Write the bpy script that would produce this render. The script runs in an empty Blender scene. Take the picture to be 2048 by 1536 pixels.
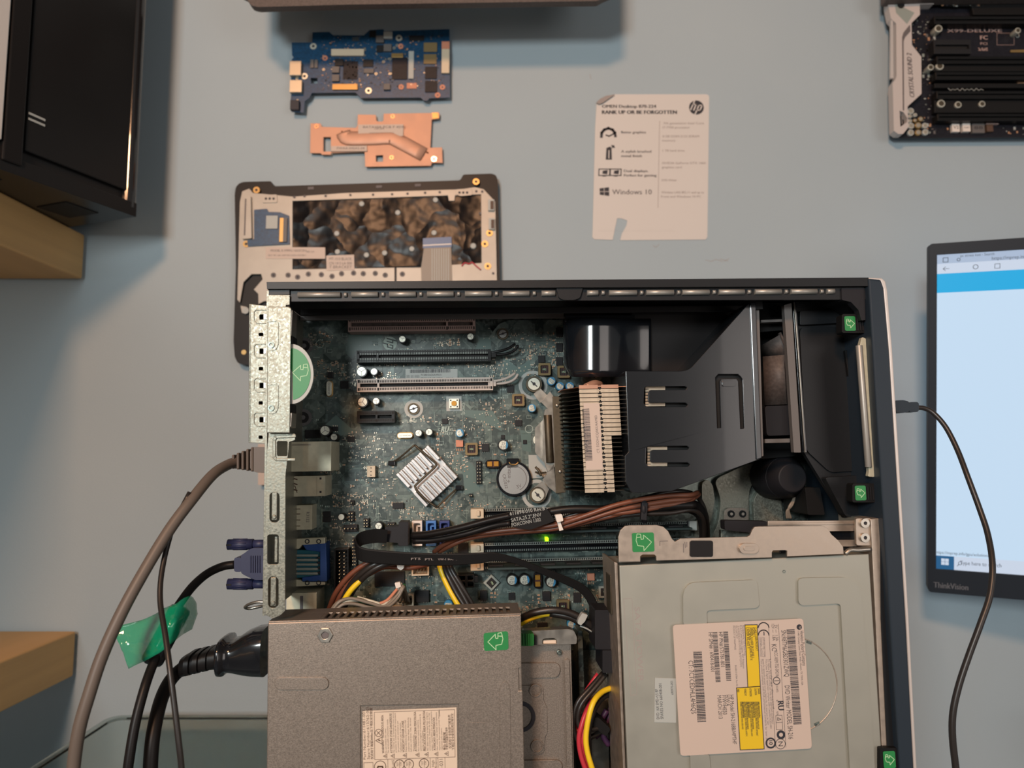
import bpy, bmesh, math, random
from mathutils import Vector, Matrix, geometry
random.seed(7)
PI = math.pi
S = bpy.context.scene
COL = S.collection
# ---------------------------------------------------------------- camera
FPX = 1480.0                                   # focal length in pixels of the 2048 wide frame
PITCH = math.radians(5.4766)
cam_d = bpy.data.cameras.new('camera'); cam = bpy.data.objects.new('camera', cam_d); COL.objects.link(cam)
cam_d.sensor_width = 36; cam_d.lens = 36 * FPX / 2048; cam_d.clip_start = .01
cam.location = (0, 0, 1.25); cam.rotation_euler = (PI/2 + PITCH, 0, 0)
cam_d.dof.use_dof = True; cam_d.dof.focus_distance = .455; cam_d.dof.aperture_fstop = 9.5
S.camera = cam
MC = Matrix.Translation(cam.location) @ cam.rotation_euler.to_matrix().to_4x4()
# ---------------------------------------------------------------- light
S.view_settings.view_transform = 'Standard'; S.view_settings.look = 'None'
S.view_settings.gamma = 1; S.view_settings.use_curve_mapping = False
S.view_settings.exposure = 0.0
W = bpy.data.worlds.new('room_light'); S.world = W; W.use_nodes = True
nt = W.node_tree; bg = nt.nodes['Background']
tc = nt.nodes.new('ShaderNodeTexCoord'); nz = nt.nodes.new('ShaderNodeTexNoise'); rp = nt.nodes.new('ShaderNodeValToRGB')
nz.inputs['Scale'].default_value = 1.6; nz.inputs['Detail'].default_value = 3
nt.links.new(tc.outputs['Generated'], nz.inputs['Vector']); nt.links.new(nz.outputs['Fac'], rp.inputs['Fac']); nt.links.new(rp.outputs['Color'], bg.inputs['Color'])
rp.color_ramp.elements[0].position = .38; rp.color_ramp.elements[0].color = (.20, .22, .24, 1)
rp.color_ramp.elements[1].position = .66; rp.color_ramp.elements[1].color = (.85, .84, .80, 1)
bg.inputs['Strength'].default_value = .26
def area(name, loc, aim, sx, sy, power, col, spread=180):
    l = bpy.data.lights.new(name, 'AREA'); l.shape = 'RECTANGLE'; l.size = sx; l.size_y = sy; l.energy = power; l.color = col
    l.spread = math.radians(spread)
    o = bpy.data.objects.new(name, l); COL.objects.link(o); o.location = loc
    o.rotation_euler = (Vector(aim) - Vector(loc)).to_track_quat('-Z', 'Y').to_euler(); return o
area('warm_lamp', (-.36, -1.0, 2.15), (0, .6, 1.25), .24, .16, 18.0, (1, .52, .27))
area('ceiling_lamp', (-.48, -1.0, 1.54), (0, .6, 1.25), .34, .24, 14.0, (.93, 1, 1))
area('room_bounce', (1.3, -1.3, 1.3), (0, .6, 1.25), .9, .9, 7.5, (1, .90, .84))  # added fill, stands for light bounced off the unseen room

# ---------------------------------------------------------------- frames (all shapes are written in millimetres)
class Frame:
    def __init__(s, M): s.M = M; s.I = M.inverted()
    def pix(s, px, py, w=0.):                  # point of the plane at height w (mm) seen at a pixel of the photo
        o = s.I @ MC.translation
        d = s.I.to_3x3() @ (MC.to_3x3() @ Vector(((px-1024)/FPX, (768-py)/FPX, -1)))
        t = (w/1000 - o.z)/d.z
        p = (o + d*t)*1000
        return Vector((p.x, p.y, w))
def axes(o, x, y, z):
    M = Matrix.Identity(4)
    for i, a in enumerate((x, y, z)):
        for j in range(3): M[j][i] = a[j]
    for j in range(3): M[j][3] = o[j]
    return M
E3 = lambda a, ax: Matrix.Rotation(math.radians(a), 4, ax)
MCASE = MC @ Matrix.Translation((-.1359600, .0566468, -.4116518)) @ E3(.80072, 'Z') @ E3(3.12888, 'Y') @ E3(-5.4766, 'X')
CF = Frame(MCASE)                              # computer case: u right, v up, w out of the open side (0 = rim)
WALL_Y = .79
WF = Frame(axes((0, WALL_Y, 1.25), (1, 0, 0), (0, 0, 1), (0, -1, 0)))   # back wall
# ---------------------------------------------------------------- materials
def lin(c): return tuple(((x/255)/12.92 if x/255 <= .04045 else ((x/255+.055)/1.055)**2.4) for x in c) + (1,)
MATS = {}
def mat(name, rgb, rough=.5, metal=0., spec=.5, emit=0, alpha=1, trans=0, coat=0, noise=None, bump=None, nrgb=None, kind='noise', stretch=None):
    """noise=(scale per mm, contrast 0..1); bump=(scale per mm, strength)"""
    m = bpy.data.materials.new(name); m.use_nodes = True; t = m.node_tree; b = t.nodes['Principled BSDF']
    c = lin(rgb); b.inputs['Base Color'].default_value = c
    b.inputs['Roughness'].default_value = rough; b.inputs['Metallic'].default_value = metal
    b.inputs['Specular IOR Level'].default_value = spec; b.inputs['Coat Weight'].default_value = coat
    b.inputs['Transmission Weight'].default_value = trans; b.inputs['Alpha'].default_value = alpha
    if emit:
        b.inputs['Base Color'].default_value = (.02, .02, .02, 1); b.inputs['Specular IOR Level'].default_value = .2
        b.inputs['Emission Color'].default_value = c; b.inputs['Emission Strength'].default_value = emit
    co = None
    def coord():
        g = t.nodes.new('ShaderNodeTexCoord'); mp = t.nodes.new('ShaderNodeMapping')
        t.links.new(g.outputs['Object'], mp.inputs['Vector'])
        if stretch: mp.inputs['Scale'].default_value = stretch
        return mp.outputs['Vector']
    if noise:
        co = coord()
        if kind == 'voronoi':
            n = t.nodes.new('ShaderNodeTexVoronoi'); n.inputs['Scale'].default_value = noise[0]*1000; out = n.outputs['Color']
        else:
            n = t.nodes.new('ShaderNodeTexNoise'); n.inputs['Scale'].default_value = noise[0]*1000; n.inputs['Detail'].default_value = 3; out = n.outputs['Fac']
        t.links.new(co, n.inputs['Vector'])
        r = t.nodes.new('ShaderNodeValToRGB')
        c2 = lin(nrgb) if nrgb else tuple(x*(1-noise[1]) for x in c[:3]) + (1,)
        r.color_ramp.elements[0].position = .3; r.color_ramp.elements[0].color = c2
        r.color_ramp.elements[1].position = .7; r.color_ramp.elements[1].color = c
        t.links.new(out, r.inputs['Fac']); t.links.new(r.outputs['Color'], b.inputs['Base Color'])
        if metal > .3:
            mr = t.nodes.new('ShaderNodeMapRange'); mr.inputs['To Min'].default_value = max(.05, rough-.12); mr.inputs['To Max'].default_value = rough+.15
            t.links.new(out, mr.inputs['Value']); t.links.new(mr.outputs['Result'], b.inputs['Roughness'])
    if bump:
        co = co or coord()
        n2 = t.nodes.new('ShaderNodeTexNoise'); n2.inputs['Scale'].default_value = bump[0]*1000; n2.inputs['Detail'].default_value = 2
        t.links.new(co, n2.inputs['Vector']); bp = t.nodes.new('ShaderNodeBump'); bp.inputs['Strength'].default_value = bump[1]
        bp.inputs['Distance'].default_value = .001; t.links.new(n2.outputs['Fac'], bp.inputs['Height']); t.links.new(bp.outputs['Normal'], b.inputs['Normal'])
    MATS[name] = m; return m
mat('wall_paint', (162, 176, 183), .75, noise=(.006, .0), nrgb=(158, 173, 181), bump=(.9, .25))
mat('galv', (140, 140, 128), .42, .6, noise=(1.1, .28), kind='voronoi', bump=(.8, .08))
mat('galv_fine', (156, 145, 134), .42, .65, noise=(1.6, .32), bump=(2.2, .12))
mat('galv_dark', (128, 138, 132), .36, .8, noise=(.5, .45), kind='voronoi')
mat('steel', (178, 172, 162), .33, .9, noise=(.2, .12))
mat('port_metal', (206, 202, 178), .42, .3, noise=(.25, .15))
mat('strip_metal', (158, 156, 150), .45, .5)
mat('steel_warm', (186, 172, 158), .42, .75, noise=(.25, .15))
mat('drive_metal', (168, 168, 158), .48, .55, noise=(.05, .06))
mat('alu', (205, 202, 200), .36, .8, stretch=(1, 1, 1), noise=(.3, .12))
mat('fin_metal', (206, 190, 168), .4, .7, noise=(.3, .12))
mat('fin_shaded', (60, 55, 48), .45, .7)  # shaded copy of the fin metal, for the gaps between fins
mat('chrome', (226, 226, 222), .24, .8)
mat('cap_silver', (214, 214, 200), .38, .6)
mat('olive_metal', (92, 84, 70), .5, .7, noise=(.4, .2))
mat('copper', (190, 147, 124), .5, .35, noise=(.06, .14))
mat('copper_edge', (205, 140, 105), .35, .9)
mat('solder', (190, 182, 165), .35, .7)
mat('gold', (170, 140, 90), .35, .7)
mat('black_case', (28, 30, 33), .42, spec=.25, bump=(1.5, .03))
mat('black_inner', (26, 24, 25), .45, spec=.25)
mat('black_gloss', (24, 26, 30), .16, coat=.3)
mat('duct_black', (30, 33, 37), .2, coat=.25, noise=(.03, .25))
mat('black_matte', (18, 18, 19), .62, spec=.25)
mat('black_dull', (32, 32, 36), .55, spec=.25)
mat('slot_black', (17, 17, 18), .4, spec=.25)
mat('deep', (8, 8, 9), .7)  # near-black: shade inside slots, vents and openings put into the colour
mat('bezel', (38, 48, 58), .45, spec=.25)
mat('bezel_edge', (196, 190, 186), .35, .2)
mat('grey_plastic', (96, 92, 90), .5)
mat('cable_grey', (96, 86, 78), .5)
mat('cable_black', (38, 34, 32), .38)
mat('cable_soft', (24, 22, 22), .42, spec=.25)
mat('vga_blue', (38, 44, 78), .5)
mat('vga_teal', (22, 92, 108), .45)
mat('vga_port', (36, 74, 140), .42)
mat('sata_blue', (66, 120, 190), .45)
mat('sata_navy', (38, 56, 120), .45)
mat('ivory', (205, 190, 165), .5)
mat('slot_pink', (176, 150, 142), .5)
mat('slot_beige', (196, 182, 172), .5)
mat('slot_grey', (140, 148, 142), .45)
mat('white', (222, 214, 205), .55)
mat('paper', (204, 199, 194), .6)
mat('label_white', (192, 175, 163), .5)
mat('label_cream', (214, 196, 176), .5)
mat('label_grey', (168, 172, 168), .5)
mat('ink', (38, 38, 46), .6)
mat('ink_soft', (98, 92, 92), .6)
mat('ink_grey', (150, 140, 136), .6)
mat('ink_brown', (84, 62, 48), .6)
mat('yellow', (216, 182, 30), .5)
mat('yellow_wire', (232, 196, 36), .4)
mat('red_wire', (188, 52, 66), .4)
mat('brown_wire', (112, 66, 48), .42)
mat('green_wire', (40, 110, 60), .42)
mat('white_wire', (200, 196, 178), .42)
mat('grey_wire', (130, 120, 108), .45)
mat('purple_wire', (76, 44, 74), .45)
mat('green_label', (34, 128, 66), .45)
mat('green_lever', (22, 98, 34), .4)
mat('arrow_line', (190, 220, 180), .5)
mat('chip', (34, 34, 36), .45, spec=.25)
mat('chip_grey', (92, 92, 94), .4)
mat('inductor', (124, 106, 70), .5, .3)
mat('coil', (70, 28, 24), .5)
mat('coil_gold', (178, 128, 48), .35, .5)
mat('cap_sleeve', (26, 24, 22), .35)
mat('blue_sleeve', (52, 128, 172), .4)
mat('salmon', (200, 132, 104), .5)
mat('silk', (168, 186, 178), .55)
mat('trace', (86, 108, 104), .38)
mat('trace_lite', (122, 138, 130), .35, .2)
mat('trace_dark', (36, 52, 52), .45)
mat('smd_tan', (186, 142, 110), .5)
mat('smd_black', (34, 32, 32), .5)
mat('pin', (210, 205, 180), .3, .7)
mat('blue_pcb', (10, 70, 108), .38, noise=(.4, .45))
mat('blue_pcb_lite', (46, 92, 138), .4)
mat('black_pcb', (30, 30, 38), .45, spec=.25, noise=(.3, .4))
mat('asus_white', (188, 180, 176), .45)
mat('led', (150, 255, 20), .4, emit=3.5)
mat('wood', (206, 164, 106), .6, noise=(.02, .18), stretch=(1, .12, 4))
mat('tower_black', (30, 29, 29), .3, spec=.25, noise=(.01, .15))
mat('tower_gloss', (30, 28, 28), .12, coat=.6)
mat('laptop_black', (24, 21, 20), .45, spec=.25)
mat('laptop_frame', (172, 166, 156), .45, .2, noise=(.04, .12))
mat('mesh_brown', (92, 82, 78), .6, noise=(.5, .4))
mat('copper_plain', (206, 140, 104), .4, .8)
mat('tape', (16, 160, 116), .1, alpha=.52, spec=.9, bump=(.12, 1.0))
mat('bin_plastic', (205, 215, 212), .18, trans=.95)
MATS['bin_plastic'].node_tree.nodes['Principled BSDF'].inputs['IOR'].default_value = 1.06
mat('screen', (196, 220, 242), .5, emit=.97)
mat('screen_cyan', (0, 170, 226), .4, emit=.95)
mat('screen_tab', (178, 196, 222), .4, emit=.85)
mat('screen_bar', (206, 218, 236), .4, emit=.92)
mat('screen_dark', (70, 84, 104), .5, emit=.5)
mat('screen_start', (20, 92, 140), .5, emit=.9)
mat('monitor_black', (34, 41, 50), .5, spec=.25)
mat('silver_text', (110, 112, 118), .4, .3)
# crinkled plastic film
m = mat('film', (10, 11, 15), .26, spec=.14)
t = m.node_tree; b = t.nodes['Principled BSDF']; g = t.nodes.new('ShaderNodeTexCoord')
v = t.nodes.new('ShaderNodeTexVoronoi'); v.feature = 'F1'; v.inputs['Scale'].default_value = 30
n = t.nodes.new('ShaderNodeTexNoise'); n.inputs['Scale'].default_value = 30; n.inputs['Detail'].default_value = 2
mx = t.nodes.new('ShaderNodeVectorMath'); mx.operation = 'ADD'; sc = t.nodes.new('ShaderNodeVectorMath'); sc.operation = 'SCALE'; sc.inputs['Scale'].default_value = .04
t.links.new(g.outputs['Object'], n.inputs['Vector']); t.links.new(n.outputs['Color'], sc.inputs[0]); t.links.new(g.outputs['Object'], mx.inputs[0]); t.links.new(sc.outputs[0], mx.inputs[1])
t.links.new(mx.outputs[0], v.inputs['Vector']); bp = t.nodes.new('ShaderNodeBump'); bp.inputs['Strength'].default_value = .8; bp.inputs['Distance'].default_value = .003
t.links.new(v.outputs['Distance'], bp.inputs['Height']); t.links.new(bp.outputs['Normal'], b.inputs['Normal'])
# circuit board lacquer: mottled copper pours under dark green
m = mat('pcb', (78, 96, 92), .36)
t = m.node_tree; b = t.nodes['Principled BSDF']; g = t.nodes.new('ShaderNodeTexCoord')
v = t.nodes.new('ShaderNodeTexVoronoi'); v.distance = 'MANHATTAN'; v.inputs['Scale'].default_value = 75
v2 = t.nodes.new('ShaderNodeTexVoronoi'); v2.distance = 'CHEBYCHEV'; v2.inputs['Scale'].default_value = 420
r1 = t.nodes.new('ShaderNodeValToRGB'); r2 = t.nodes.new('ShaderNodeValToRGB')
for r, a, c, d in ((r1, .25, (50, 66, 64), (104, 120, 116)), (r2, .5, (40, 50, 50), (120, 132, 126))):
    r.color_ramp.elements[0].position = a; r.color_ramp.elements[0].color = lin(c); r.color_ramp.elements[1].position = 1-a*.5; r.color_ramp.elements[1].color = lin(d)
mi = t.nodes.new('ShaderNodeMixRGB'); mi.inputs['Fac'].default_value = .32
for q in (v, v2): t.links.new(g.outputs['Object'], q.inputs['Vector'])
t.links.new(v.outputs['Color'], r1.inputs['Fac']); t.links.new(v2.outputs['Color'], r2.inputs['Fac'])
t.links.new(r1.outputs['Color'], mi.inputs[1]); t.links.new(r2.outputs['Color'], mi.inputs[2]); t.links.new(mi.outputs['Color'], b.inputs['Base Color'])
# ---------------------------------------------------------------- mesh builder
FONT_CACHE = {}
def glyphs(s):
    if s in FONT_CACHE: return FONT_CACHE[s]
    cu = bpy.data.curves.new('t', 'FONT'); cu.body = s; cu.size = 1; cu.resolution_u = 2
    o = bpy.data.objects.new('t', cu); COL.objects.link(o)
    dg = bpy.context.evaluated_depsgraph_get(); me = bpy.data.meshes.new_from_object(o.evaluated_get(dg))
    vs = [(v.co.x, v.co.y) for v in me.vertices]; fs = [tuple(p.vertices) for p in me.polygons]
    bpy.data.objects.remove(o); bpy.data.curves.remove(cu); bpy.data.meshes.remove(me)
    FONT_CACHE[s] = (vs, fs); return FONT_CACHE[s]
def smooth(pts, n=6):
    pts = [Vector(p) for p in pts]
    if len(pts) < 3: return pts
    q = [pts[0]*2-pts[1]] + pts + [pts[-1]*2-pts[-2]]; out = []
    for i in range(1, len(q)-2):
        a, b, c, d = q[i-1:i+3]
        for k in range(n):
            t = k/n
            out.append(.5*((2*b) + (c-a)*t + (2*a-5*b+4*c-d)*t*t + (3*b-a-3*c+d)*t*t*t))
    out.append(pts[-1]); return out
def rrect(x0, y0, x1, y1, r, n=4):
    if x0 > x1: x0, x1 = x1, x0
    if y0 > y1: y0, y1 = y1, y0
    r = min(r, (x1-x0)/2.01, (y1-y0)/2.01)
    return [(cx+r*math.cos(a+PI/2*k/n), cy+r*math.sin(a+PI/2*k/n)) for cx, cy, a in ((x1-r, y1-r, 0), (x0+r, y1-r, PI/2), (x0+r, y0+r, PI), (x1-r, y0+r, 3*PI/2)) for k in range(n+1)]
class MB:
    def __init__(s, fr=None): s.v = []; s.f = []; s.m = []; s.sm = []; s.mn = []; s.fr = fr or CF; s.cur = 0
    def use(s, name):
        if name not in s.mn: s.mn.append(name)
        s.cur = s.mn.index(name); return s
    def face(s, idx, sm=False): s.f.append(tuple(idx)); s.m.append(s.cur); s.sm.append(sm)
    def box(s, a, b):
        x0, x1 = sorted((a[0], b[0])); y0, y1 = sorted((a[1], b[1])); z0, z1 = sorted((a[2], b[2])); k = len(s.v)
        s.v += [(x, y, z) for z in (z0, z1) for y in (y0, y1) for x in (x0, x1)]
        for q in ((0, 2, 3, 1), (4, 5, 7, 6), (0, 1, 5, 4), (2, 6, 7, 3), (0, 4, 6, 2), (1, 3, 7, 5)): s.face([k+i for i in q])
        return s
    def obox(s, c, sx, sy, z0, z1, ang=0):     # box turned by ang degrees in its plane
        a = math.radians(ang); ca, sa = math.cos(a), math.sin(a)
        return s.prism([(c[0]+ca*x-sa*y, c[1]+sa*x+ca*y) for x, y in ((-sx/2, -sy/2), (sx/2, -sy/2), (sx/2, sy/2), (-sx/2, sy/2))], z0, z1)
    def prism(s, pts, z0, z1, holes=(), top=None):
        loops = [[Vector((p[0], p[1], 0)) for p in pts]] + [[Vector((p[0], p[1], 0)) for p in h] for h in holes]
        z0, z1 = min(z0, z1), max(z0, z1)
        k = len(s.v); flat = [p for l in loops for p in l]; n = len(flat)
        s.v += [(p.x, p.y, z0) for p in flat] + [(p.x, p.y, z1) for p in flat]
        tr = geometry.tessellate_polygon(loops) if (holes or len(pts) > 4) else [list(range(len(pts)))]
        for q in tr:
            q = list(q); nr = (flat[q[1]]-flat[q[0]]).cross(flat[q[2]]-flat[q[1]]).z
            if nr < 0: q.reverse()
            s.face([k+i for i in reversed(q)])
            c = s.cur
            if top is not None: s.use(top)
            s.face([k+n+i for i in q]); s.cur = c
        st = 0
        for li, l in enumerate(loops):
            ar = sum(l[i].x*l[(i+1) % len(l)].y - l[(i+1) % len(l)].x*l[i].y for i in range(len(l)))
            for i in range(len(l)):
                a, b = st+i, st+(i+1) % len(l)
                q = [k+a, k+b, k+n+b, k+n+a]
                if (ar < 0) != (li > 0): q.reverse()
                s.face(q)
            st += len(l)
        return s
    def P(s, px, py, w=0): return s.fr.pix(px, py, w)
    def pbox(s, x0, y0, x1, y1, wt, wb):       # box whose top face (height wt) spans these photo pixels
        a, b = s.P(x0, y0, wt), s.P(x1, y1, wt)
        return s.box((a.x, a.y, wb), (b.x, b.y, wt))
    def pprism(s, pts, wt, wb, holes=(), r=0, top=None):
        q = [s.P(x, y, wt).xy for x, y in pts]; h = [[s.P(x, y, wt).xy for x, y in hh] for hh in holes]
        if r: q = roundpoly(q, r); h = [roundpoly(x, r*.6) for x in h]
        return s.prism(q, wb, wt, h, top)
    def cyl(s, c, r, z0, z1, n=20, r1=None, cap=None, smooth_=True):
        k = len(s.v); r1 = r if r1 is None else r1
        for z, rr in ((z0, r), (z1, r1)):
            s.v += [(c[0]+rr*math.cos(2*PI*i/n), c[1]+rr*math.sin(2*PI*i/n), z) for i in range(n)]
        for i in range(n): j = (i+1) % n; s.face((k+i, k+j, k+n+j, k+n+i), smooth_)
        s.face([k+i for i in range(n)][::-1]); c0 = s.cur
        if cap: s.use(cap)
        s.face([k+n+i for i in range(n)]); s.cur = c0; return s
    def ring(s, c, r0, r1, z0, z1, n=28):
        cir = lambda r: [(c[0]+r*math.cos(2*PI*i/n), c[1]+r*math.sin(2*PI*i/n)) for i in range(n)]
        return s.prism(cir(r1), z0, z1, [cir(r0)])
    def tube(s, pts, r, n=10, sm=5, flat=None, closed=False):
        p = smooth(pts, sm) if sm else [Vector(q) for q in pts]; k = len(s.v); L = len(p)
        up = Vector((0, 0, 1)); prev = None
        for i, q in enumerate(p):
            d = (p[min(i+1, L-1)]-p[max(i-1, 0)]).normalized()
            if prev is None:
                a = d.cross(up)
                if a.length < .05: a = d.cross(Vector((0, 1, 0)))
                a.normalize()
            else: a = (prev - d*prev.dot(d)).normalized()
            prev = a; b_ = d.cross(a)
            rr = r(i/(L-1)) if callable(r) else r
            ra, rb = (rr*flat[0], rr*flat[1]) if flat else (rr, rr)
            for j in range(n):
                t = 2*PI*j/n; v = q + a*ra*math.cos(t) + b_*rb*math.sin(t); s.v.append(tuple(v))
        for i in range(L-1):
            for j in range(n):
                j2 = (j+1) % n; s.face((k+i*n+j, k+i*n+j2, k+(i+1)*n+j2, k+(i+1)*n+j), True)
        s.face([k+j for j in range(n)][::-1]); s.face([k+(L-1)*n+j for j in range(n)]); return s
    def ptube(s, pts, r, n=10, sm=5, flat=None):   # pts = (px, py, w)
        return s.tube([s.P(*q) for q in pts], r, n, sm, flat)
    def grid(s, rows, sm=True):                # rows of points
        k = len(s.v); n = len(rows[0])
        for r in rows: s.v += [tuple(p) for p in r]
        for i in range(len(rows)-1):
            for j in range(n-1): s.face((k+i*n+j, k+i*n+j+1, k+(i+1)*n+j+1, k+(i+1)*n+j), sm)
        return s
    def stroke(s, pts, wd, z, th=.06, closed=False):
        pts = [Vector((p[0], p[1])) for p in pts]
        if closed: pts = pts + [pts[0]]
        for a, b in zip(pts, pts[1:]):
            d = b-a
            if d.length < 1e-6: continue
            d.normalize(); n = Vector((-d.y, d.x))*wd/2; e = d*wd*.4
            s.prism([a-e-n, b+e-n, b+e+n, a-e+n], z, z+th)
        return s
    def text(s, txt, u, v, z, h, ang=0, width=None, align='L', ital=0, bold=0):
        """cap height h mm, anchored at the left of the baseline, turned by ang degrees"""
        vs, fs = glyphs(txt)
        if not vs: return s
        x0 = min(p[0] for p in vs); x1 = max(p[0] for p in vs)
        ky = h/.69; kx = ky if width is None else width/(x1-x0)
        wd = (x1-x0)*kx; off = {'L': 0, 'C': -wd/2, 'R': -wd}[align]
        a = math.radians(ang); ca, sa = math.cos(a), math.sin(a)
        for bx in ([0] if not bold else [-bold*h, 0, bold*h]):
            k = len(s.v)
            for px, py in vs:
                x = (px-x0)*kx + off + ital*py*ky + bx; y = py*ky
                s.v.append((u+ca*x-sa*y, v+sa*x+ca*y, z+bx*.01))
            for f in fs: s.face([k+i for i in f])
        return s
    def barcode(s, u, v, z, length, hgt, ang=0, n=40, seed=1):
        rr = random.Random(seed); a = math.radians(ang); ca, sa = math.cos(a), math.sin(a); x = 0; st = length/n
        while x < length-st:
            w = st*rr.choice((.35, .6, .9, 1.2))
            q = [(x, 0), (x+w, 0), (x+w, hgt), (x, hgt)]; k = len(s.v)
            s.v += [(u+ca*p-sa*r, v+sa*p+ca*r, z) for p, r in q]; s.face((k, k+1, k+2, k+3)); x += w + st*rr.choice((.4, .7))
        return s
    def build(s, name, parent=None, bevel=0, label=None, cat=None, group=None, kind=None, seg=2, origin=None):
        vs = [Vector(p) for p in s.v]
        lo = Vector([min(p[i] for p in vs) for i in range(3)]); hi = Vector([max(p[i] for p in vs) for i in range(3)])
        c = origin if origin is not None else (lo+hi)/2
        me = bpy.data.meshes.new(name)
        me.from_pydata([tuple((p-c)/1000) for p in vs], [], s.f)
        for mn in s.mn: me.materials.append(MATS[mn])
        me.polygons.foreach_set('material_index', s.m); me.polygons.foreach_set('use_smooth', s.sm); me.update()
        o = bpy.data.objects.new(name, me); COL.objects.link(o); place(o, s.fr, c, parent)
        if bevel:
            b = o.modifiers.new('edge', 'BEVEL'); b.width = bevel/1000; b.segments = seg; b.limit_method = 'ANGLE'; b.angle_limit = math.radians(40)
            b.use_clamp_overlap = True
        for k_, x in (('label', label), ('category', cat), ('group', group), ('kind', kind)):
            if x: o[k_] = x
        return o
def pieces(mb, name, parent, **kw):            # every separate piece of the mesh becomes an object of its own
    par = list(range(len(mb.v)))
    def find(i):
        while par[i] != i: par[i] = par[par[i]]; i = par[i]
        return i
    for f in mb.f:
        for i in f[1:]: par[find(i)] = find(f[0])
    out = {}
    for f, m_, sm in zip(mb.f, mb.m, mb.sm): out.setdefault(find(f[0]), []).append((f, m_, sm))
    res = []
    for fs in out.values():
        n = MB(mb.fr); n.mn = list(mb.mn); idx = {}
        for f, m_, sm in fs:
            for i in f:
                if i not in idx: idx[i] = len(n.v); n.v.append(mb.v[i])
            n.f.append(tuple(idx[i] for i in f)); n.m.append(m_); n.sm.append(sm)
        res.append(n.build(name, parent, **kw))
    return res
ORG = {}
def place(o, fr, c, parent=None, rot=0):
    ORG[o.name] = (fr, Vector(c)); R_ = Matrix.Rotation(rot, 4, 'Z')
    if parent:
        pf, pc = ORG[parent.name]; o.parent = parent
        o.matrix_basis = Matrix.Translation((Vector(c)-pc)/1000) @ R_
    else: o.matrix_basis = fr.M @ Matrix.Translation(Vector(c)/1000) @ R_
def thing(name, label, cat, c, fr=None, group=None):
    o = bpy.data.objects.new(name, None); o.empty_display_size = .01; COL.objects.link(o); place(o, fr or CF, c)
    o['label'] = label; o['category'] = cat
    if group: o['group'] = group
    return o
def again(src, c, parent=None, rot=0, fr=None):     # a copy of a part (and of its own parts) at c
    o = src.copy(); COL.objects.link(o); place(o, fr or CF, c, parent, rot)
    for ch in src.children:
        d = ch.copy(); COL.objects.link(d); d.parent = o; ORG[d.name] = (fr or CF, Vector(c))
    return o
def roundpoly(q, r, n=3):
    out = []; L = len(q)
    for i in range(L):
        a, b, c = Vector(q[i-1]), Vector(q[i]), Vector(q[(i+1) % L])
        d1 = (a-b); d2 = (c-b); l = min(r, d1.length*.45, d2.length*.45)
        if d1.length < 1e-6 or d2.length < 1e-6: continue
        p, s_ = b+d1.normalized()*l, b+d2.normalized()*l
        for k in range(n+1):
            t = k/n; out.append((1-t)**2*p + 2*t*(1-t)*b + t*t*s_)
    return out
def circ(c, r, n=24): return [(c[0]+r*math.cos(2*PI*i/n), c[1]+r*math.sin(2*PI*i/n)) for i in range(n)]
# release arrow: outline of a curled arrow, unit square, pointing right
ARROW = [(-.30, .42), (-.36, .10), (-.28, -.16), (.02, -.20), (.02, -.42), (.42, .0), (.02, .36), (.02, .16), (-.10, .14), (-.12, .40), (-.30, .42)]
ARROW2 = [(-.12, .26), (-.30, .24)]
def arrow(mb, c, size, ang, z, wd=.35, flip=1):
    a = math.radians(ang)
    tf = lambda p: (c[0]+size*(math.cos(a)*p[0]-math.sin(a)*p[1]*flip), c[1]+size*(math.sin(a)*p[0]+math.cos(a)*p[1]*flip))
    mb.use('arrow_line'); mb.stroke([tf(p) for p in ARROW], wd, z); mb.stroke([tf(p) for p in ARROW2], wd, z)
# ================================================================= computer case
TB = -84.0                                     # top face of the motherboard
case = thing('computer_case', 'open black and bare metal desktop computer case standing upright, side panel removed', 'computer case', (172, -338, -46))
# sheet metal tray at the back
mb = MB().use('galv_dark'); mb.box((0, -338, -92), (345, 0, -93.5)); mb.use('black_case'); mb.box((0, -338, -93.5), (345, 0, -95))
tray = mb.build('back_tray', case)
mb = MB().use('galv')
mb.pprism([(1388, 1085), (1392, 1040), (1404, 1035), (1404, 965), (1415, 958), (1426, 970), (1429, 1000), (1424, 1035), (1400, 1085)], -88, -92, r=3)
mb.pprism([(1436, 955), (1500, 925), (1520, 930), (1519, 950), (1500, 975), (1497, 1000), (1503, 1110), (1418, 1110), (1425, 1070), (1437, 1045), (1442, 1000), (1430, 965)], -87, -92, r=4)
mb.pprism([(1524, 970), (1538, 955), (1562, 990), (1575, 1110), (1512, 1110), (1506, 1000)], -88, -92, r=4)
mb.pprism([(1120, 1240), (1216, 1240), (1240, 1700), (1120, 1700)], -89, -92, r=4)
pieces(mb, 'tray_emboss', tray, bevel=1.4, seg=3)
mb = MB().use('galv_fine'); mb.pprism([(1448, 1050), (1449, 1022), (1455, 1016), (1490, 1016), (1497, 1022), (1497, 1050)], -84, -86, r=2)
cl = mb.build('screw_plate', case, bevel=.4)
mb = MB().use('black_matte')
for x in (1463, 1486):
    p = mb.P(x, 1028, -83); mb.use('black_matte').ring(p, 1.1, 2.4, -84, -83.2); mb.use('steel').cyl(p, 1.0, -84, -82.8, 14)
mb.build('tray_screw', cl)
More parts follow.
